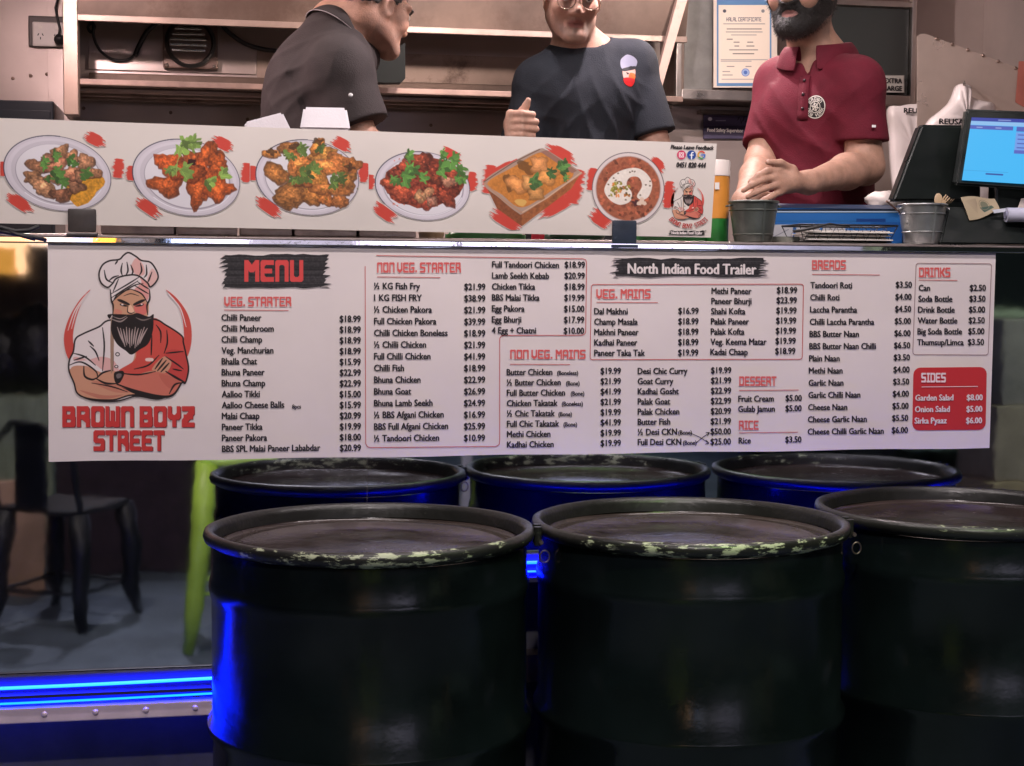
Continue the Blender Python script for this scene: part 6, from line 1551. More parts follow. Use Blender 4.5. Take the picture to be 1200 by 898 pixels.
while x < 155:
    w_ = 1 + 2.2 * rgq.rand(); cv.stroke([(x, 3.4), (x + w_, 3.4)], 1.6, (.62, .70, .78)); x += w_ + .9
for k, (x0, x1) in enumerate(((4, 30), (34, 62), (65, 92))): cv.fill([(x0, 19), (x1, 19), (x1, 40), (x0, 40)], (.66, .66, .68)); cv.stroke([(x0 + 4, 34), (x1 - 5, 25)], .8, (.42, .42, .46)); cv.fill([(x0, 19), (x0 + 4, 19), (x0, 23)], (.35, .12, .2))
cv.fill([(105, 12), (140, 12), (140, 16), (105, 16)], (.06, .22, .46)); cv.fill([(122, 16), (164, 16), (164, 40), (122, 40)], (.10, .30, .55))
canvas_mesh('printed_front', cv, rect_px(899, 245, 1061, 291, Yb - .0025), M_PRINT, t)
# black wire basket with napkins
M_WIRE = mat('black_wire', (.012, .012, .012), .4)
Y0, Y1 = .05, .16
xa, _ = zx(937, 266, Y0); xb, _ = zx(1052, 266, Y0); z1 = zat(264, 995, Y0); z0 = ZT + .003
bk = thing('wire_basket', 'black wire basket of paper napkins between the two buckets', 'basket', ((xa + xb) / 2, (Y0 + Y1) / 2, ZT))
m = MB(); m.tube([(xa, Y0, z1), (xb, Y0, z1), (xb, Y1, z1), (xa, Y1, z1)], .0022, 8, closed=True); m.build('top_wire', M_WIRE, bk, smooth=True)
m = MB(); m.tube([(xa + .01, Y0 + .01, z0), (xb - .01, Y0 + .01, z0), (xb - .01, Y1 - .01, z0), (xa + .01, Y1 - .01, z0)], .0018, 6, closed=True); m.build('bottom_wire', M_WIRE, bk, smooth=True)
m = MB(); n = 8
for yy, yb in ((Y0, Y0 + .01), (Y1, Y1 - .01)):
    pts = []
    for k in range(n * 2 + 1): pts.append((xa + (xb - xa) * k / (2 * n), yy if k % 2 == 0 else yb, z1 if k % 2 == 0 else z0))
    m.tube(pts, .0013, 6)
m.build('zigzag_wire', M_WIRE, bk)
h0, h1 = P(930, 271.5, .04), P(955, 267, .045); m = MB(); m.tube([h0, h1, P(972, 262.5, .05), P(996, 266, .05)], [.0035, .0035, .0026, .002], 8); m.build('handle', M_WIRE, bk, smooth=True)
m = MB()
for k in range(7): m.box(xa + .02, xb - .012, Y0 + .014, Y1 - .014, z0 + .0025 + .0033 * k, z0 + .0053 + .0033 * k, .0008, M=Matrix.Rotation(.006 * ((k * 7) % 5 - 2), 4, 'Z'))
tag(m.build('napkins', mat('napkin_paper', (.62, .58, .54), .8, bump=.002, bscale=70)), 'pile of white paper napkins in the black wire basket', 'napkins')
# black screen seen from behind, and the touch screen till
M_TILL = mat('till_black', (.008, .011, .010), .35, var=.3, rvar=.1)
cd_ = thing('customer_display', 'black slab monitor seen from behind, leaning left of the bright till screen', 'monitor', P(1090, 280, .22))
Yd = .20
q = [P(1046, 236, Yd), P(1150, 236, Yd), P(1150, 147, Yd), P(1080, 146, Yd)]
m = MB(); m.slab(q, (.0, .035, .0)); bmesh.ops.bevel(m.bm, geom=list(m.bm.edges), offset=.006, segments=3, affect='EDGES'); m.build('back_shell', M_TILL, cd_, auto=40)
a = P(1085, 236, Yd + .01); m = MB(); m.box(a[0] - .05, a[0] + .12, Yd + .005, Yd + .03, ZT, a[2] + .002, .004); m.build('stand', M_TILL, cd_)
ts = thing('till_screen', 'black till with a bright cyan touch screen', 'till', P(1170, 280, .12))
Ys = .10
q = [P(1119, 217, Ys), P(1270, 228, Ys - .03), P(1275, 134, Ys + .01), P(1133, 128, Ys + .04)]
m = MB(); m.slab(q, (.006, .03, .004)); bmesh.ops.bevel(m.bm, geom=list(m.bm.edges), offset=.006, segments=3, affect='EDGES'); m.build('bezel', M_TILL, ts, auto=40)
S_ = [np.array(x) for x in (P(1127, 211.5, Ys - .003), P(1266, 220, Ys - .033), P(1270, 142, Ys + .001), P(1138.5, 137.5, Ys + .034))]
cv = Canvas(132, 76, (.28, .72, .96), 2.4); cv.al[:] = 1
cv.fill([(0, 0), (132, 0), (132, 4.5), (0, 4.5)], (.22, .26, .62)); cv.fill([(0, 4.5), (132, 4.5), (132, 9), (0, 9)], (.56, .74, .92)); cv.fill([(0, 9.5), (50, 9.5), (50, 14), (0, 14)], (.33, .38, .72)); cv.fill([(54, 9.5), (132, 9.5), (132, 15), (54, 15)], (.33, .38, .72))
cv.fill([(54, 16), (132, 16), (132, 40), (54, 40)], (.46, .62, .90)); cv.fill([(54, 37), (132, 37), (132, 41), (54, 41)], (.36, .40, .74))
for k in range(4): cv.stroke([(57, 19 + 5 * k), (70, 19 + 5 * k)], 1.4, (.32, .40, .72)); cv.stroke([(74, 19 + 5 * k), (90, 19 + 5 * k)], 1.4, (.40, .5, .8))
cv.stroke([(26, 66.5), (44, 66.5)], 1.8, (.22, .32, .62)); cv.stroke([(0, 63.5), (50, 63.5)], .5, (.25, .6, .85)); cv.stroke([(8, 11.8), (14, 11.8)], 1.2, (.6, .65, .85)); cv.stroke([(30, 11.8), (36, 11.8)], 1.2, (.6, .65, .85)); cv.stroke([(32, 2.4), (46, 2.4)], 1.2, (.55, .6, .8))
M_SCR = bpy.data.materials.new('lit_screen'); M_SCR.use_nodes = True
nt_ = M_SCR.node_tree; bb = nt_.nodes['Principled BSDF']; at = nt_.nodes.new('ShaderNodeAttribute'); at.attribute_name = 'Col'
bb.inputs['Base Color'].default_value = (.01, .01, .01, 1); bb.inputs['Roughness'].default_value = .3; nt_.links.new(at.outputs['Color'], bb.inputs['Emission Color']); bb.inputs['Emission Strength'].default_value = 1.0
def scr(u, v):
    u = u[:, None]; v = v[:, None]; return (S_[3] * (1 - u) + S_[2] * u) * (1 - v) + (S_[0] * (1 - u) + S_[1] * u) * v
canvas_mesh('screen', cv, scr, M_SCR, ts, keep_all=True)
a, b_ = P(1098, 240, .03), P(1275, 240, .03)
m = MB(); m.slab([(a[0] + .01, .032, ZT), (b_[0], .032, ZT), (b_[0], .075, zat(244, 1180, .075)), (a[0] + .05, .075, zat(244, 1180, .075))], (0, .16, .01)); bmesh.ops.bevel(m.bm, geom=list(m.bm.edges), offset=.004, segments=2, affect='EDGES'); m.build('base', M_TILL, ts, auto=40)
m = MB(); a = P(1190, 235, .12); m.box(a[0] - .05, a[0] + .05, .12, .16, zat(250, 1180, .12), zat(205, 1180, .12), .006); m.build('neck', M_TILL, ts)
# bank note, receipt roll
q = [P(1136, 259, .055), P(1172, 247, .06), P(1166, 231.5, .075), P(1125.5, 231.5, .075)]
cv = Canvas(44, 26, (.62, .56, .46), 3.0); cv.al[:] = 1; cv.fill(cv.ell(27, 10, 5, 5), (.40, .40, .33)); cv.fill([(20, 13), (36, 12), (38, 18), (24, 20)], (.22, .30, .26)); cv.stroke(cv.ell(27, 10, 6.5, 6.5), .7, (.46, .42, .34))
for k in range(14): cv.stroke([(4 + k * .8, 6 + k), (18, 3 + .4 * k)], .4, (.54, .48, .40))
def nq(u, v): u = u[:, None]; v = v[:, None]; return (q[3] * (1 - u) + q[2] * u) * (1 - v) + (q[0] * (1 - u) + q[1] * u) * v + np.concatenate([0 * u, 0 * u, .003 * np.sin(u * 5 + v * 3)], 1)
o = canvas_mesh('bank_note', cv, nq, M_PAPER, keep_all=True); md = o.modifiers.new('solid', 'SOLIDIFY'); md.thickness = .0006; md.offset = -1
tag(o, 'worn beige paper note propped in front of the till', 'bank note')
t = thing('film_roll', 'pale translucent roll lying in front of the till', 'roll', P(1190, 252, .05))
A, B = P(1179, 252, .045), P(1240, 252, .03); m = MB(); m.tube([A, B], .0165, 24); m.build('roll_body', mat('roll_plastic', (.50, .50, .62), .35, var=.1), t, smooth=False)
m = MB(); d = (B - A) / np.linalg.norm(B - A); m.tube([A - d * .002, A - d * .0004], .009, 16); m.build('core', mat('roll_core', (.30, .30, .42), .5), t)
m = MB(); m.slab([P(1165, 250, .05), P(1180, 248, .048), P(1180, 244, .05), P(1163, 246, .052)], (0, .001, 0)); m.build('loose_end', mat('roll_end', (.52, .54, .62), .4), t)
m = MB(); m.slab([P(1193, 244, .11), P(1230, 244, .11), P(1230, 226, .11), P(1197, 233, .11)], (0, .002, 0)); tag(m.build('receipt', mat('receipt_paper', (.7, .6, .56), .7)), 'pale receipt slip beside the till neck at the right edge', 'receipt')
# crumpled paper towel and the clear bag by the buckets
m = MB(); m.ball((0, 0, 0), (.045, .03, .026), 12)
for v_ in m.bm.verts: v_.co = v_.co * (1 + .16 * math.sin(v_.co.x * 130 + v_.co.z * 90) * math.sin(v_.co.z * 160 + v_.co.y * 70)) + V(P(1036, 236, .34))
o = m.build('paper_towel', mat('paper_towel', (.72, .62, .58), .8, bump=.004, bscale=40), smooth=True); tag(o, 'crumpled pale paper towel behind the blue carton', 'paper towel')

m = MB(); m.tube([P(-20, 262, -.03), P(2, 267, -.034), P(18, 271, -.032), P(34, 270, -.03), P(46, 265, -.027)], .0042, 8); m.tube([P(-20, 268, -.034), P(10, 273, -.038), P(34, 277, -.036), P(52, 281, -.03)], .0040, 8); m.tube([P(2, 268, -.036), P(20, 275, -.04), P(38, 280, -.036)], .0036, 8)
tag(m.build('black_leads', M_RUBBER, smooth=True), 'bundle of black leads lying over the counter edge at the far left', 'leads')
# ------------------------------------------------------------------ steel drums in front
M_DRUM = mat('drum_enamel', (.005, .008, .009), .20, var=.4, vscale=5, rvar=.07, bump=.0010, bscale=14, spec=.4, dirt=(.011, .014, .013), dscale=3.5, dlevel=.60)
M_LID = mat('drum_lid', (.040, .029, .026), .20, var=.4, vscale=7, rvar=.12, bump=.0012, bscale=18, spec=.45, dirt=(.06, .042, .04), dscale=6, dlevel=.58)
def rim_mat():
    m = mat('chipped_lit_rim', (.014, .014, .013), .36, spec=.5, bump=.0012, bscale=60, rvar=.1)
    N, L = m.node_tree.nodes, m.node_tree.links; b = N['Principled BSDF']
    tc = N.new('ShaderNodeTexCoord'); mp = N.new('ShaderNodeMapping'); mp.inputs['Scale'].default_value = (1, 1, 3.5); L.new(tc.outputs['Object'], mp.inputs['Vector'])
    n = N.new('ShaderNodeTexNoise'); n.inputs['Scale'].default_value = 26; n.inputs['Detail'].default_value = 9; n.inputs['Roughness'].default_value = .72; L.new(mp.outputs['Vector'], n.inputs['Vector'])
    # chips denser on the side away from the trailer; green light painted in
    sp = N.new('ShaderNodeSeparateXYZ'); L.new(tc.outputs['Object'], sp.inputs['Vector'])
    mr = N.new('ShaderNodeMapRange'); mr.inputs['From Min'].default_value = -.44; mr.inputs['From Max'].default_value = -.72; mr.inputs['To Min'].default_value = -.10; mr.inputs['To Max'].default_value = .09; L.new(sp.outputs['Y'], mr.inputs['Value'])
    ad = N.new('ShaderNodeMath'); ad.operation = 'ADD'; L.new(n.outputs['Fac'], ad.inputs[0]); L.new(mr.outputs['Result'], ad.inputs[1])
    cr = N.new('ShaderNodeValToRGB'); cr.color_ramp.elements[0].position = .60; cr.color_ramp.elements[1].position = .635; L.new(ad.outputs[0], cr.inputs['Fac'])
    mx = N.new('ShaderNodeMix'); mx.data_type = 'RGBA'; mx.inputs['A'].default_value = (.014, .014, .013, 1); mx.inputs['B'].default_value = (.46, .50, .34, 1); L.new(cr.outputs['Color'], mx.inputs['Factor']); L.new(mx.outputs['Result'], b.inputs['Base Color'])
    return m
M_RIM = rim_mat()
def drum(c, lab, rz, dent):
    t = thing('steel_drum', lab, 'steel drum', c, 'black steel drums standing in front of the trailer')
    def wob(co):
        a = math.atan2(co.y, co.x); k = 1 + dent * .006 * math.sin(3 * a + rz) + .002 * math.sin(7 * a + co.z * 6 + rz)
        return Vector((co.x * k, co.y * k, co.z * 1.0148))
    r = .286
    pr = [(0, .01), (r - .02, .01), (r + .004, 0), (r + .006, .012), (r, .03)]
    for z in (.27, .53): pr += [(r, z - .02), (r + .009, z - .006), (r + .009, z + .006), (r, z + .02)]
    pr += [(r, .755), (r + .0035, .767), (r + .005, .778), (r + .0035, .789), (r, .80), (r, .852)]
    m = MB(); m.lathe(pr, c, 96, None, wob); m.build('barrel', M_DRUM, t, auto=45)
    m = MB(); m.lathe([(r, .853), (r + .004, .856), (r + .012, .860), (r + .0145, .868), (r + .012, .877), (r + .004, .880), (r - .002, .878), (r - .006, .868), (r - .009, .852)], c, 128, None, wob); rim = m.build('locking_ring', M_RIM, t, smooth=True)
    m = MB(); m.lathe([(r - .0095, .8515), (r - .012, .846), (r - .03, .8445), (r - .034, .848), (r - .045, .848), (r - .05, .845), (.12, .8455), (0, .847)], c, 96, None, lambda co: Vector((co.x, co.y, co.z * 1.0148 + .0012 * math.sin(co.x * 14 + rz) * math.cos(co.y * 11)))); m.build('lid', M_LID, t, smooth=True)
    # ring clamp: two lugs and a bolt at the right
    a = math.radians(-8); R0 = r + .018; ux, uy = math.cos(a), math.sin(a); tx, ty = -uy, ux
    for s_ in (-1, 1):
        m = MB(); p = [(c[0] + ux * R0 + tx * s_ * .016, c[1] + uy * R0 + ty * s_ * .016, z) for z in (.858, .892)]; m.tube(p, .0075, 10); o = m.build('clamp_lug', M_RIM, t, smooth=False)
    m = MB(); zc = c[2] + .865; m.tube([(c[0] + ux * (R0 + .006) + tx * q, c[1] + uy * (R0 + .006) + ty * q, zc) for q in (-.03, .03)], .004, 8); m.build('clamp_bolt', M_STEEL_D, t)
    m = MB(); q = np.linspace(0, 2 * np.pi, 14, endpoint=False)
    m.tube([(c[0] + ux * (R0 + .010) + .009 * math.cos(k), c[1] + uy * (R0 + .010) - .02, c[2] + .838 + .011 * math.sin(k)) for k in q], .0016, 6, closed=True); m.build('wire_ring', M_STEEL_D, t, smooth=True)
    return t
for (x, lab, rz, d) in ((.2495, 'black steel drum at the left with the widest band of chipped, green lit rim paint', 0, 1.0), (.853, 'black steel drum in the middle of the row with a green lit rim', 2.1, .8), (1.46, 'black steel drum at the right cut off by the picture edge', 4.0, .9)):
    drum((x, -.335 if x > 1.2 else -.42, 0), lab, rz, d)

# ------------------------------------------------------------------ the yard behind the photographer, seen only as reflections in the trailer skin
def stool(lab, c, m, h, rz, sp=.17, top=.13, back=False):
    t = thing('metal_stool', lab, 'stool', c, 'metal stools in the yard', rz)
    def L(x, y, z): return Matrix.Translation(V(c)) @ Matrix.Rotation(rz, 4, 'Z') @ Vector((x, y, z))
    k = MB(); k.box(-top, top, -top, top, h - .025, h, .02, M=Matrix.Translation(V(c)) @ Matrix.Rotation(rz, 4, 'Z')); k.build('seat', m, t)
    for sx in (-1, 1):
        for sy in (-1, 1):
            k = MB(); k.tube([L(sx * (top - .02), sy * (top - .02), h - .02), L(sx * (top + .002), sy * (top + .002), h * .6), L(sx * (sp - .012), sy * (sp - .012), h * .25), L(sx * (sp + .01), sy * (sp + .01), .0)], [.040, .038, .032, .016], 8); k.build('leg', m, t, smooth=True)
    k = MB(); q = sp - .02; z = h * .3
    for (a, b_) in (((-q, -q), (q, -q)), ((q, -q), (q, q)), ((q, q), (-q, q)), ((-q, q), (-q, -q))): k.tube([L(*a, z), L(*b_, z)], .008, 6)
    k.build('foot_ring', m, t)
    if back:
        k = MB(); k.tube([L(-top, top, h - .01), L(-top - .01, top + .05, h + .22), L(-.06, top + .07, h + .33), L(.06, top + .07, h + .33), L(top + .01, top + .05, h + .22), L(top, top, h - .01)], .012, 8); k.box(-.07, .07, top + .04, top + .055, h, h + .32, .01, M=Matrix.Translation(V(c)) @ Matrix.Rotation(rz, 4, 'Z')); k.build('backrest', m, t, smooth=False)
    return t
def mirrored(u, v, Yv): p = P(u, v, Yv); return np.array([p[0], -p[1], p[2]])
M_LIME = mat('lime_enamel', (.55, .85, .10), .35, var=.15, rvar=.1)
M_BLKM = mat('black_enamel', (.005, .006, .010), .5, var=.3)
p = mirrored(224, 752, 2.35)
stool('lime green metal stool standing in the yard, one leg reflected in the trailer skin', (p[0] + .17, p[1] - .17, 0), M_LIME, .70, 0.0)
p = mirrored(70, 728, 2.9)
stool('black metal chair with a backrest reflected at the left of the trailer skin', (p[0] + .02, p[1] - .1, 0), M_BLKM, .47, .5, .19, .18, True)
# timber screen and low wall reflected at the left
p0, p1 = mirrored(-60, 700, 3.5), mirrored(52, 700, 3.5)
m = MB(); m.box(p0[0], p1[0], p0[1] - .04, p0[1], .0, .50, .01); tag(m.build('plywood_panel', mat('plywood_tan', (.66, .42, .28), .7, var=.2, vscale=5, stretch=(1, 1, .3))), 'tan plywood panel standing on the ground behind the black chair', 'panel')
m = MB(); m.box(p1[0] + .005, p1[0] + .7, p0[1] - .5, p0[1] - .44, 0, .55, .01); tag(m.build('brick_planter', mat('planter_red', (.04, .025, .035), .8, var=.3, vscale=14, bump=.004, bscale=50)), 'reddish low planter wall to the right of the plywood panel', 'planter')
# market stall opposite with a yellow fascia
st = thing('market_stall', 'market stall with glow panels added for the lip reflection, a yellow fascia and green cloth across the yard', 'market stall', (1.8, -9.0, 0))
M_YEL = mat('stall_yellow', (.70, .36, .04), .5, emit=(1, .42, .06), estr=1.1)
sx0, sx1 = -2.4, 6.0
PANEL = [(-40, 30, (1.0, .55, .25), .8, 1.40), (31, 55, (1, .62, .36), .9, 1.62), (56, 84, (.9, .72, .62), 1.0, 1.62), (85, 108, (.6, .6, .8), 1.0, 1.62), (109, 135, (1, .42, .04), 1.3, 1.62), (136, 146, (.10, .08, .08), .5, 1.62), (147, 168, (.16, .15, .17), .6, 1.62), (169, 189, (.14, .11, .10), .5, 1.62), (190, 235, (.5, .62, .95), 1.1, 1.62), (236, 290, (.75, .72, .85), 1.0, 1.62),
         (291, 420, (.36, .33, .40), .6, 1.62), (421, 470, (.7, .66, .8), .9, 1.62), (471, 640, (.72, .68, .88), 1.2, 1.62), (641, 860, (.66, .62, .84), 1.2, 1.62), (861, 960, (.30, .27, .28), .5, 1.62), (961, 1060, (.34, .27, .22), .5, 1.62), (1061, 1165, (.5, .36, .28), .5, 1.62)]
for k, (u0, u1, cc, st_, zlo) in enumerate(PANEL):  # glowing panels added so the counter lip reflects their colours
    a, b_ = mirrored(u0, 290, 9.0), mirrored(u1 + .6, 290, 9.0); m = MB(); m.box(a[0], b_[0], -9.06, -9.0, zlo, 2.15, .004)
    m.build('lip_glow_panel', mat('lip_glow', cc, .5, emit=cc, estr=st_ * 3.2), st)
a, b_ = mirrored(-40, 300, 9.0), mirrored(20, 300, 9.0); m = MB(); m.box(a[0], b_[0], -8.995, -8.98, 1.40, 1.60, .004); m.build('lit_fascia', M_YEL, st)
for x in (sx0 + .05, 1.8, sx1 - .05):
    for y in (-8.96, -10.2): m = MB(); m.tube([(x, y, 0), (x, y, 2.2)], .03, 8); m.build('post', M_BLKM, st)
m = MB(); m.box(sx0, sx1, -10.2, -8.95, .0, .92, .02); m.build('counter_cloth', mat('stall_cloth', (.10, .26, .12), .8, var=.3, vscale=3, bump=.02, bscale=6, stretch=(3, 1, .3)), st)
m = MB(); m.slab([(sx0 - .2, -8.7, 2.2), (sx1 + .2, -8.7, 2.2), (sx1 + .2, -10.4, 2.5), (sx0 - .2, -10.4, 2.5)], (0, 0, .03)); m.build('canopy', mat('canopy_grey', (.25, .22, .2), .8, var=.2), st)
# pale van reflected at the right
vx = mirrored(1240, 480, 5.2)
vn = thing('parked_van', 'pale green lit van parked at the right of the yard', 'van', (vx[0] + .2, vx[1], 0))
m = MB(); m.box(vx[0] - .95, vx[0] + 1.2, vx[1] - 4, vx[1], .35, 1.15, .12, seg=4); m.box(vx[0] - .85, vx[0] + 1.1, vx[1] - 3.9, vx[1] - .9, 1.0, 2.0, .15, seg=4); m.build('van_body', mat('van_paint', (.48, .55, .45), .3, coat=.5), vn, auto=40)
for sx in (-.8, 1.02):
    for yy in (-.8, -3.2): m = MB(); m.lathe([(0, -.1), (.3, -.1), (.34, -.05), (.34, .05), (.3, .1), (0, .1)], (vx[0] + sx, vx[1] + yy, .34), 28, Matrix.Rotation(math.pi / 2, 4, 'Y')); m.build('wheel', M_RUBBER, vn, auto=40)
for sx in (-.75, .95): m = MB(); m.ball((vx[0] + sx, vx[1] - .0, .8), (.12, .03, .08), 8); m.build('headlight', mat('headlight_glass', (.7, .7, .7), .1), vn, smooth=True)
m = MB(); m.box(vx[0] - .75, vx[0] + 1.0, vx[1] - .905, vx[1] - .885, 1.2, 1.85, .02); m.build('windscreen', M_APP, vn)
# hedge / fence line at the far side, closes the yard
m = MB(); m.box(-14, 14, -14.1, -14, 0, 1.9); tag(m.build('paling_fence', mat('fence_timber', (.10, .075, .06), .8, var=.4, vscale=6, stretch=(4, 1, .2))), 'dark timber paling fence closing the far side of the yard', 'fence')
# flood light on a pole, behind and above the photographer
fl = thing('flood_light', 'flood light on a tall pole behind the photographer', 'flood light', (-.4, -6.2, 0))
m = MB(); m.tube([(-.4, -6.2, 0), (-.4, -6.2, 6.0)], [.06, .035], 12); m.build('pole', M_BLKM, fl)
m = MB(); m.box(-.6, -.2, -6.2, -6.1, 5.95, 6.2, .02); m.build('lamp_head', M_BLKM, fl)
m = MB(); m.box(-.57, -.23, -6.098, -6.094, 5.98, 6.17); m.build('lamp_glass', mat('flood_glass', (.8, .8, .8), .3, emit=(1, .86, .84), estr=8), fl)
e, c = LIGHTS['yard']
ld = bpy.data.lights.new('flood', 'SPOT'); ld.energy = e; ld.color = c; ld.spot_size = math.radians(70); ld.spot_blend = .5; ld.shadow_soft_size = .16
o = bpy.data.objects.new('flood', ld); COL.objects.link(o); o.location = (-.4, -6.05, 6.07)
d = Vector((.75, 0, 1.2)) - o.location; o.rotation_euler = d.to_track_quat('-Z', 'Y').to_euler(); o.parent = fl; o.matrix_parent_inverse = Matrix.Translation(fl.location).inverted()
# unseen green spot on a wire, added to tint the drum rims
gpos = (1.25, -1.95, 2.75)
gb = thing('rim_tint_spot', 'small unseen green spot lamp added over the steel drums to tint their rims', 'spot lamp', gpos)
m = MB(); m.tube([(gpos[0], gpos[1] - .03, gpos[2] + .09), (gpos[0], gpos[1] - .004, gpos[2] + .006)], [.035, .045], 16); m.build('rim_tint_can', M_BLKM, gb)
m = MB(); m.tube([(-3, gpos[1], 3.3), (-1, gpos[1], 3.05), (gpos[0], gpos[1] - .03, gpos[2] + .10), (3, gpos[1], 3.05), (5, gpos[1], 3.4)], .005, 6); m.build('wire', M_RUBBER, gb)  # wire of the added rim tint spot
e, c = LIGHTS['green']; ld = bpy.data.lights.new('green', 'SPOT'); ld.energy = e; ld.color = c; ld.shadow_soft_size = .03; ld.spot_size = math.radians(40); ld.spot_blend = .8
o = bpy.data.objects.new('green', ld); COL.objects.link(o); o.location = gpos
d = Vector((.92, -.78, .80)) - o.location; o.rotation_euler = d.to_track_quat('-Z', 'Y').to_euler(); o.parent = gb; o.matrix_parent_inverse = Matrix.Translation(gb.location).inverted()
# tube light under the raised hatch
ht = thing('hatch_light', 'tube light under the raised serving hatch', 'tube light', (.6, -.75, ZC + .12))
m = MB(); m.tube([(-.5, -.75, ZC + .13), (1.9, -.75, ZC + .13)], .015, 10); m.build('tube', M_DIFF, ht, smooth=True)
e, c = LIGHTS['hatch']; o = lamp('hatch_tube', 'AREA', (.7, -.75, ZC + .10), e, c, (2.4, .05), math.radians(32), ht)
# small pendant lamps over the galley; the shelf and cupboard ones are added fill
hx = float(P(671, 0, .97)[0])
for (lx, y, z, key, lab) in ((float(P(48, 0, 1.0)[0]), 1.0, 2.22, 'pendant_back', 'small pendant lamp hanging lowest at the left end of the galley'), (float(P(552, 0, 1.0)[0]), .98, 2.20, 'shelf_fill', 'small unseen pendant lamp added to brighten the hood shelf'), (float(P(860, 0, 1.15)[0]), 1.12, 2.26, 'cupboard_fill', 'small unseen pendant lamp added to brighten the steel cupboard'),
        (hx - .15, .80, 2.50, 'pendant_mid', 'small pendant lamp on the left above the man in glasses'), (hx + .17, .80, 2.50, 'pendant_right', 'small pendant lamp on the right above the man in glasses')):
    pd = thing('pendant_lamp', lab, 'pendant lamp', (lx, y, ZC), 'pendant lamps over the galley')
    m = MB(); m.tube([(lx, y, ZC), (lx, y, z + .07)], .004, 8); m.build('stem', M_BLKM, pd)
    m = MB(); m.lathe([(.0, .075), (.018, .07), (.03, .05), (.06, .012), (.058, .012), (.028, .046), (0, .05)], (lx, y, z), 28); m.build('shade', M_BLKM, pd, smooth=True)
    m = MB(); m.ball((lx, y, z + .03), .016, 8); m.build('bulb', M_DIFF, pd, smooth=True)
    e, c = LIGHTS[key]
    if key == 'shelf_fill':
        lo_ = lamp('pendant_bulb', 'SPOT', (lx, y + .03, z + .004), e, c, None, 0, pd, 100, .02)  # added shelf fill
        lo_.rotation_euler = (Vector((lx - .35, 2.1, 2.02)) - lo_.location).to_track_quat('-Z', 'Y').to_euler()
    else: lamp('pendant_bulb', 'POINT', (lx, y, z + .004), e, c, None, 0, pd, None, .014)  # the cupboard one is added fill

# white post reflected between the drums
p = mirrored(547, 560, 3.1)
m = MB(); m.box(p[0] - .018, p[0] + .018, p[1] - .02, p[1] + .02, 0, 1.05, .004); tag(m.build('white_post', mat('post_white', (.62, .62, .60), .6, var=.1)), 'short white timber post standing alone in the yard', 'post')

# unseen shaded lamp added to brighten the parked van
yp = (float(vx[0]) - .3, -2.1, 3.0)
yl = thing('van_fill_lamp', 'unseen pale green lamp on a bracket pole added to brighten the parked van', 'yard lamp', (yp[0], yp[1] + .3, 0))
m = MB(); m.tube([(yp[0], yp[1] + .3, 0), (yp[0], yp[1] + .3, 3.15), (yp[0], yp[1], 3.15)], .03, 10); m.build('pole', M_BLKM, yl)
m = MB(); m.lathe([(0, .14), (.05, .12), (.13, .0), (.12, .0), (.045, .10), (0, .11)], (yp[0], yp[1], 3.01), 24); m.build('shade', M_BLKM, yl, smooth=True)  # lampshade of the added van fill lamp
ld = bpy.data.lights.new('van_fill_lamp', 'SPOT'); ld.energy = 320; ld.color = (.92, 1.0, .68); ld.spot_size = math.radians(95); ld.spot_blend = .6; ld.shadow_soft_size = .05
o = bpy.data.objects.new('van_fill_light', ld); COL.objects.link(o); o.location = yp
d = Vector((float(vx[0]) - .1, -4.2, .6)) - o.location; o.rotation_euler = d.to_track_quat('-Z', 'Y').to_euler(); o.parent = yl; o.matrix_parent_inverse = Matrix.Translation(yl.location).inverted()

# unseen warm lamp added to brighten the reflected left of the yard
wl_ = (-.75, -1.55, 2.95)
fb_ = thing('yard_fill_lamp', 'unseen warm lamp on a wire added to brighten the left of the yard', 'lamp', wl_)
m = MB(); m.lathe([(0, .13), (.04, .11), (.11, .0), (.10, .0), (.035, .09), (0, .10)], wl_, 24); m.build('shade', M_BLKM, fb_, smooth=True)  # lampshade of the added yard fill lamp
m = MB(); m.tube([(-5, wl_[1], 3.6), (-3, wl_[1], 3.3), (wl_[0], wl_[1], wl_[2] + .13), (1, wl_[1], 3.3), (3, wl_[1], 3.6)], .005, 6); m.build('wire', M_RUBBER, fb_)  # wire of the added yard fill lamp
e, c = LIGHTS['yard_fill_left']; ld = bpy.data.lights.new('yard_fill_light', 'SPOT'); ld.energy = e; ld.color = c; ld.spot_size = math.radians(100); ld.spot_blend = .7; ld.shadow_soft_size = .04
o = bpy.data.objects.new('yard_fill_light', ld); COL.objects.link(o); o.location = (wl_[0], wl_[1], wl_[2] + .01)
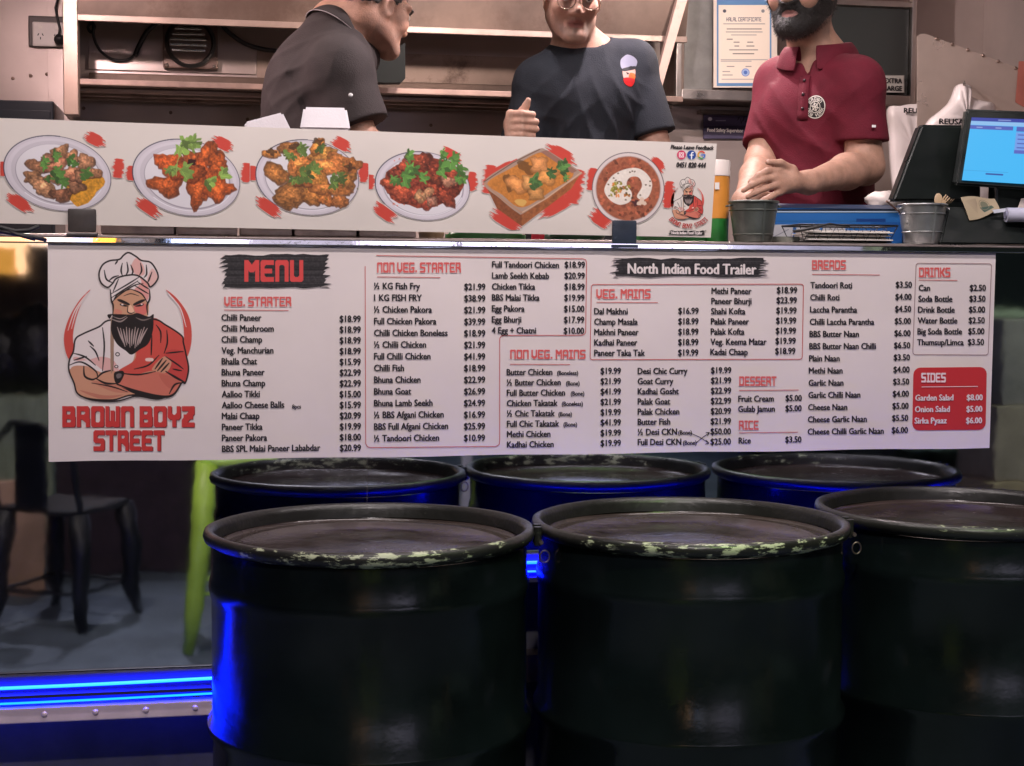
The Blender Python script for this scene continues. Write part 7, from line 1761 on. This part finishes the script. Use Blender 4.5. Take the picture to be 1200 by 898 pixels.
d = Vector((-.75, -4.2, .3)) - o.location; o.rotation_euler = d.to_track_quat('-Z', 'Y').to_euler(); o.parent = fb_; o.matrix_parent_inverse = Matrix.Translation(fb_.location).inverted()
# cloth covered table and bags reflected at the left, cartons at the right
p0, p1 = mirrored(-60, 430, 5.0), mirrored(60, 500, 5.0)
m = MB(); m.box(p0[0], p1[0], p1[1] - .6, p1[1], .02, .74, .03, seg=3); tag(m.build('covered_table', mat('pale_green_cloth', (.50, .60, .44), .7, var=.3, vscale=5, bump=.03, bscale=7, stretch=(2, 1, .4))), 'table under a pale green cloth at the left of the yard', 'table')
for k, (u, v, rr, lab) in enumerate(((8, 400, .17, 'full black rubbish bag at the left on the green covered table'), (42, 395, .20, 'full black rubbish bag at the right on the green covered table'))):
    p = mirrored(u, v, 5.2); m = MB(); m.ball((0, 0, 0), 1.0, 12)
    for v_ in m.bm.verts:
        q = v_.co; f_ = 1 + .10 * math.sin(q.x * 9 + k) * math.sin(q.z * 8) + .06 * math.sin(q.y * 17 + q.z * 13); nk = max(0, q.z - .55) * 1.3
        v_.co = Vector((q.x * rr * f_ * (1 - nk), q.y * rr * f_ * (1 - nk), q.z * rr * 1.25)) + Vector((p[0], p[1], .745 + rr * 1.2))
    tag(m.build('rubbish_bag', mat('bag_black', (.02, .02, .022), .3, bump=.02, bscale=14), smooth=True), lab, 'rubbish bag', 'rubbish bags on the covered table')
zc_ = 0
for k, (w_, h_, lab) in enumerate(((.50, .42, 'large brown carton at the bottom of the stack in the yard'), (.44, .36, 'brown carton in the middle of the stack in the yard'), (.36, .40, 'grey brown carton on top of the stack in the yard'))):
    p = mirrored(1192 + 6 * k, 400, 3.6); m = MB(); m.box(-w_ / 2, w_ / 2, -.2, .2, 0, h_, .006, M=Matrix.Translation((p[0], p[1], zc_)) @ Matrix.Rotation(.15 * k - .1, 4, 'Z')); zc_ += h_ + .001
    o = m.build('carton', mat('carton_card', (.30 - .05 * k, .22 - .02 * k, .15 + .01 * k), .8, var=.2)); tag(o, lab, 'carton', 'cartons stacked in the yard')
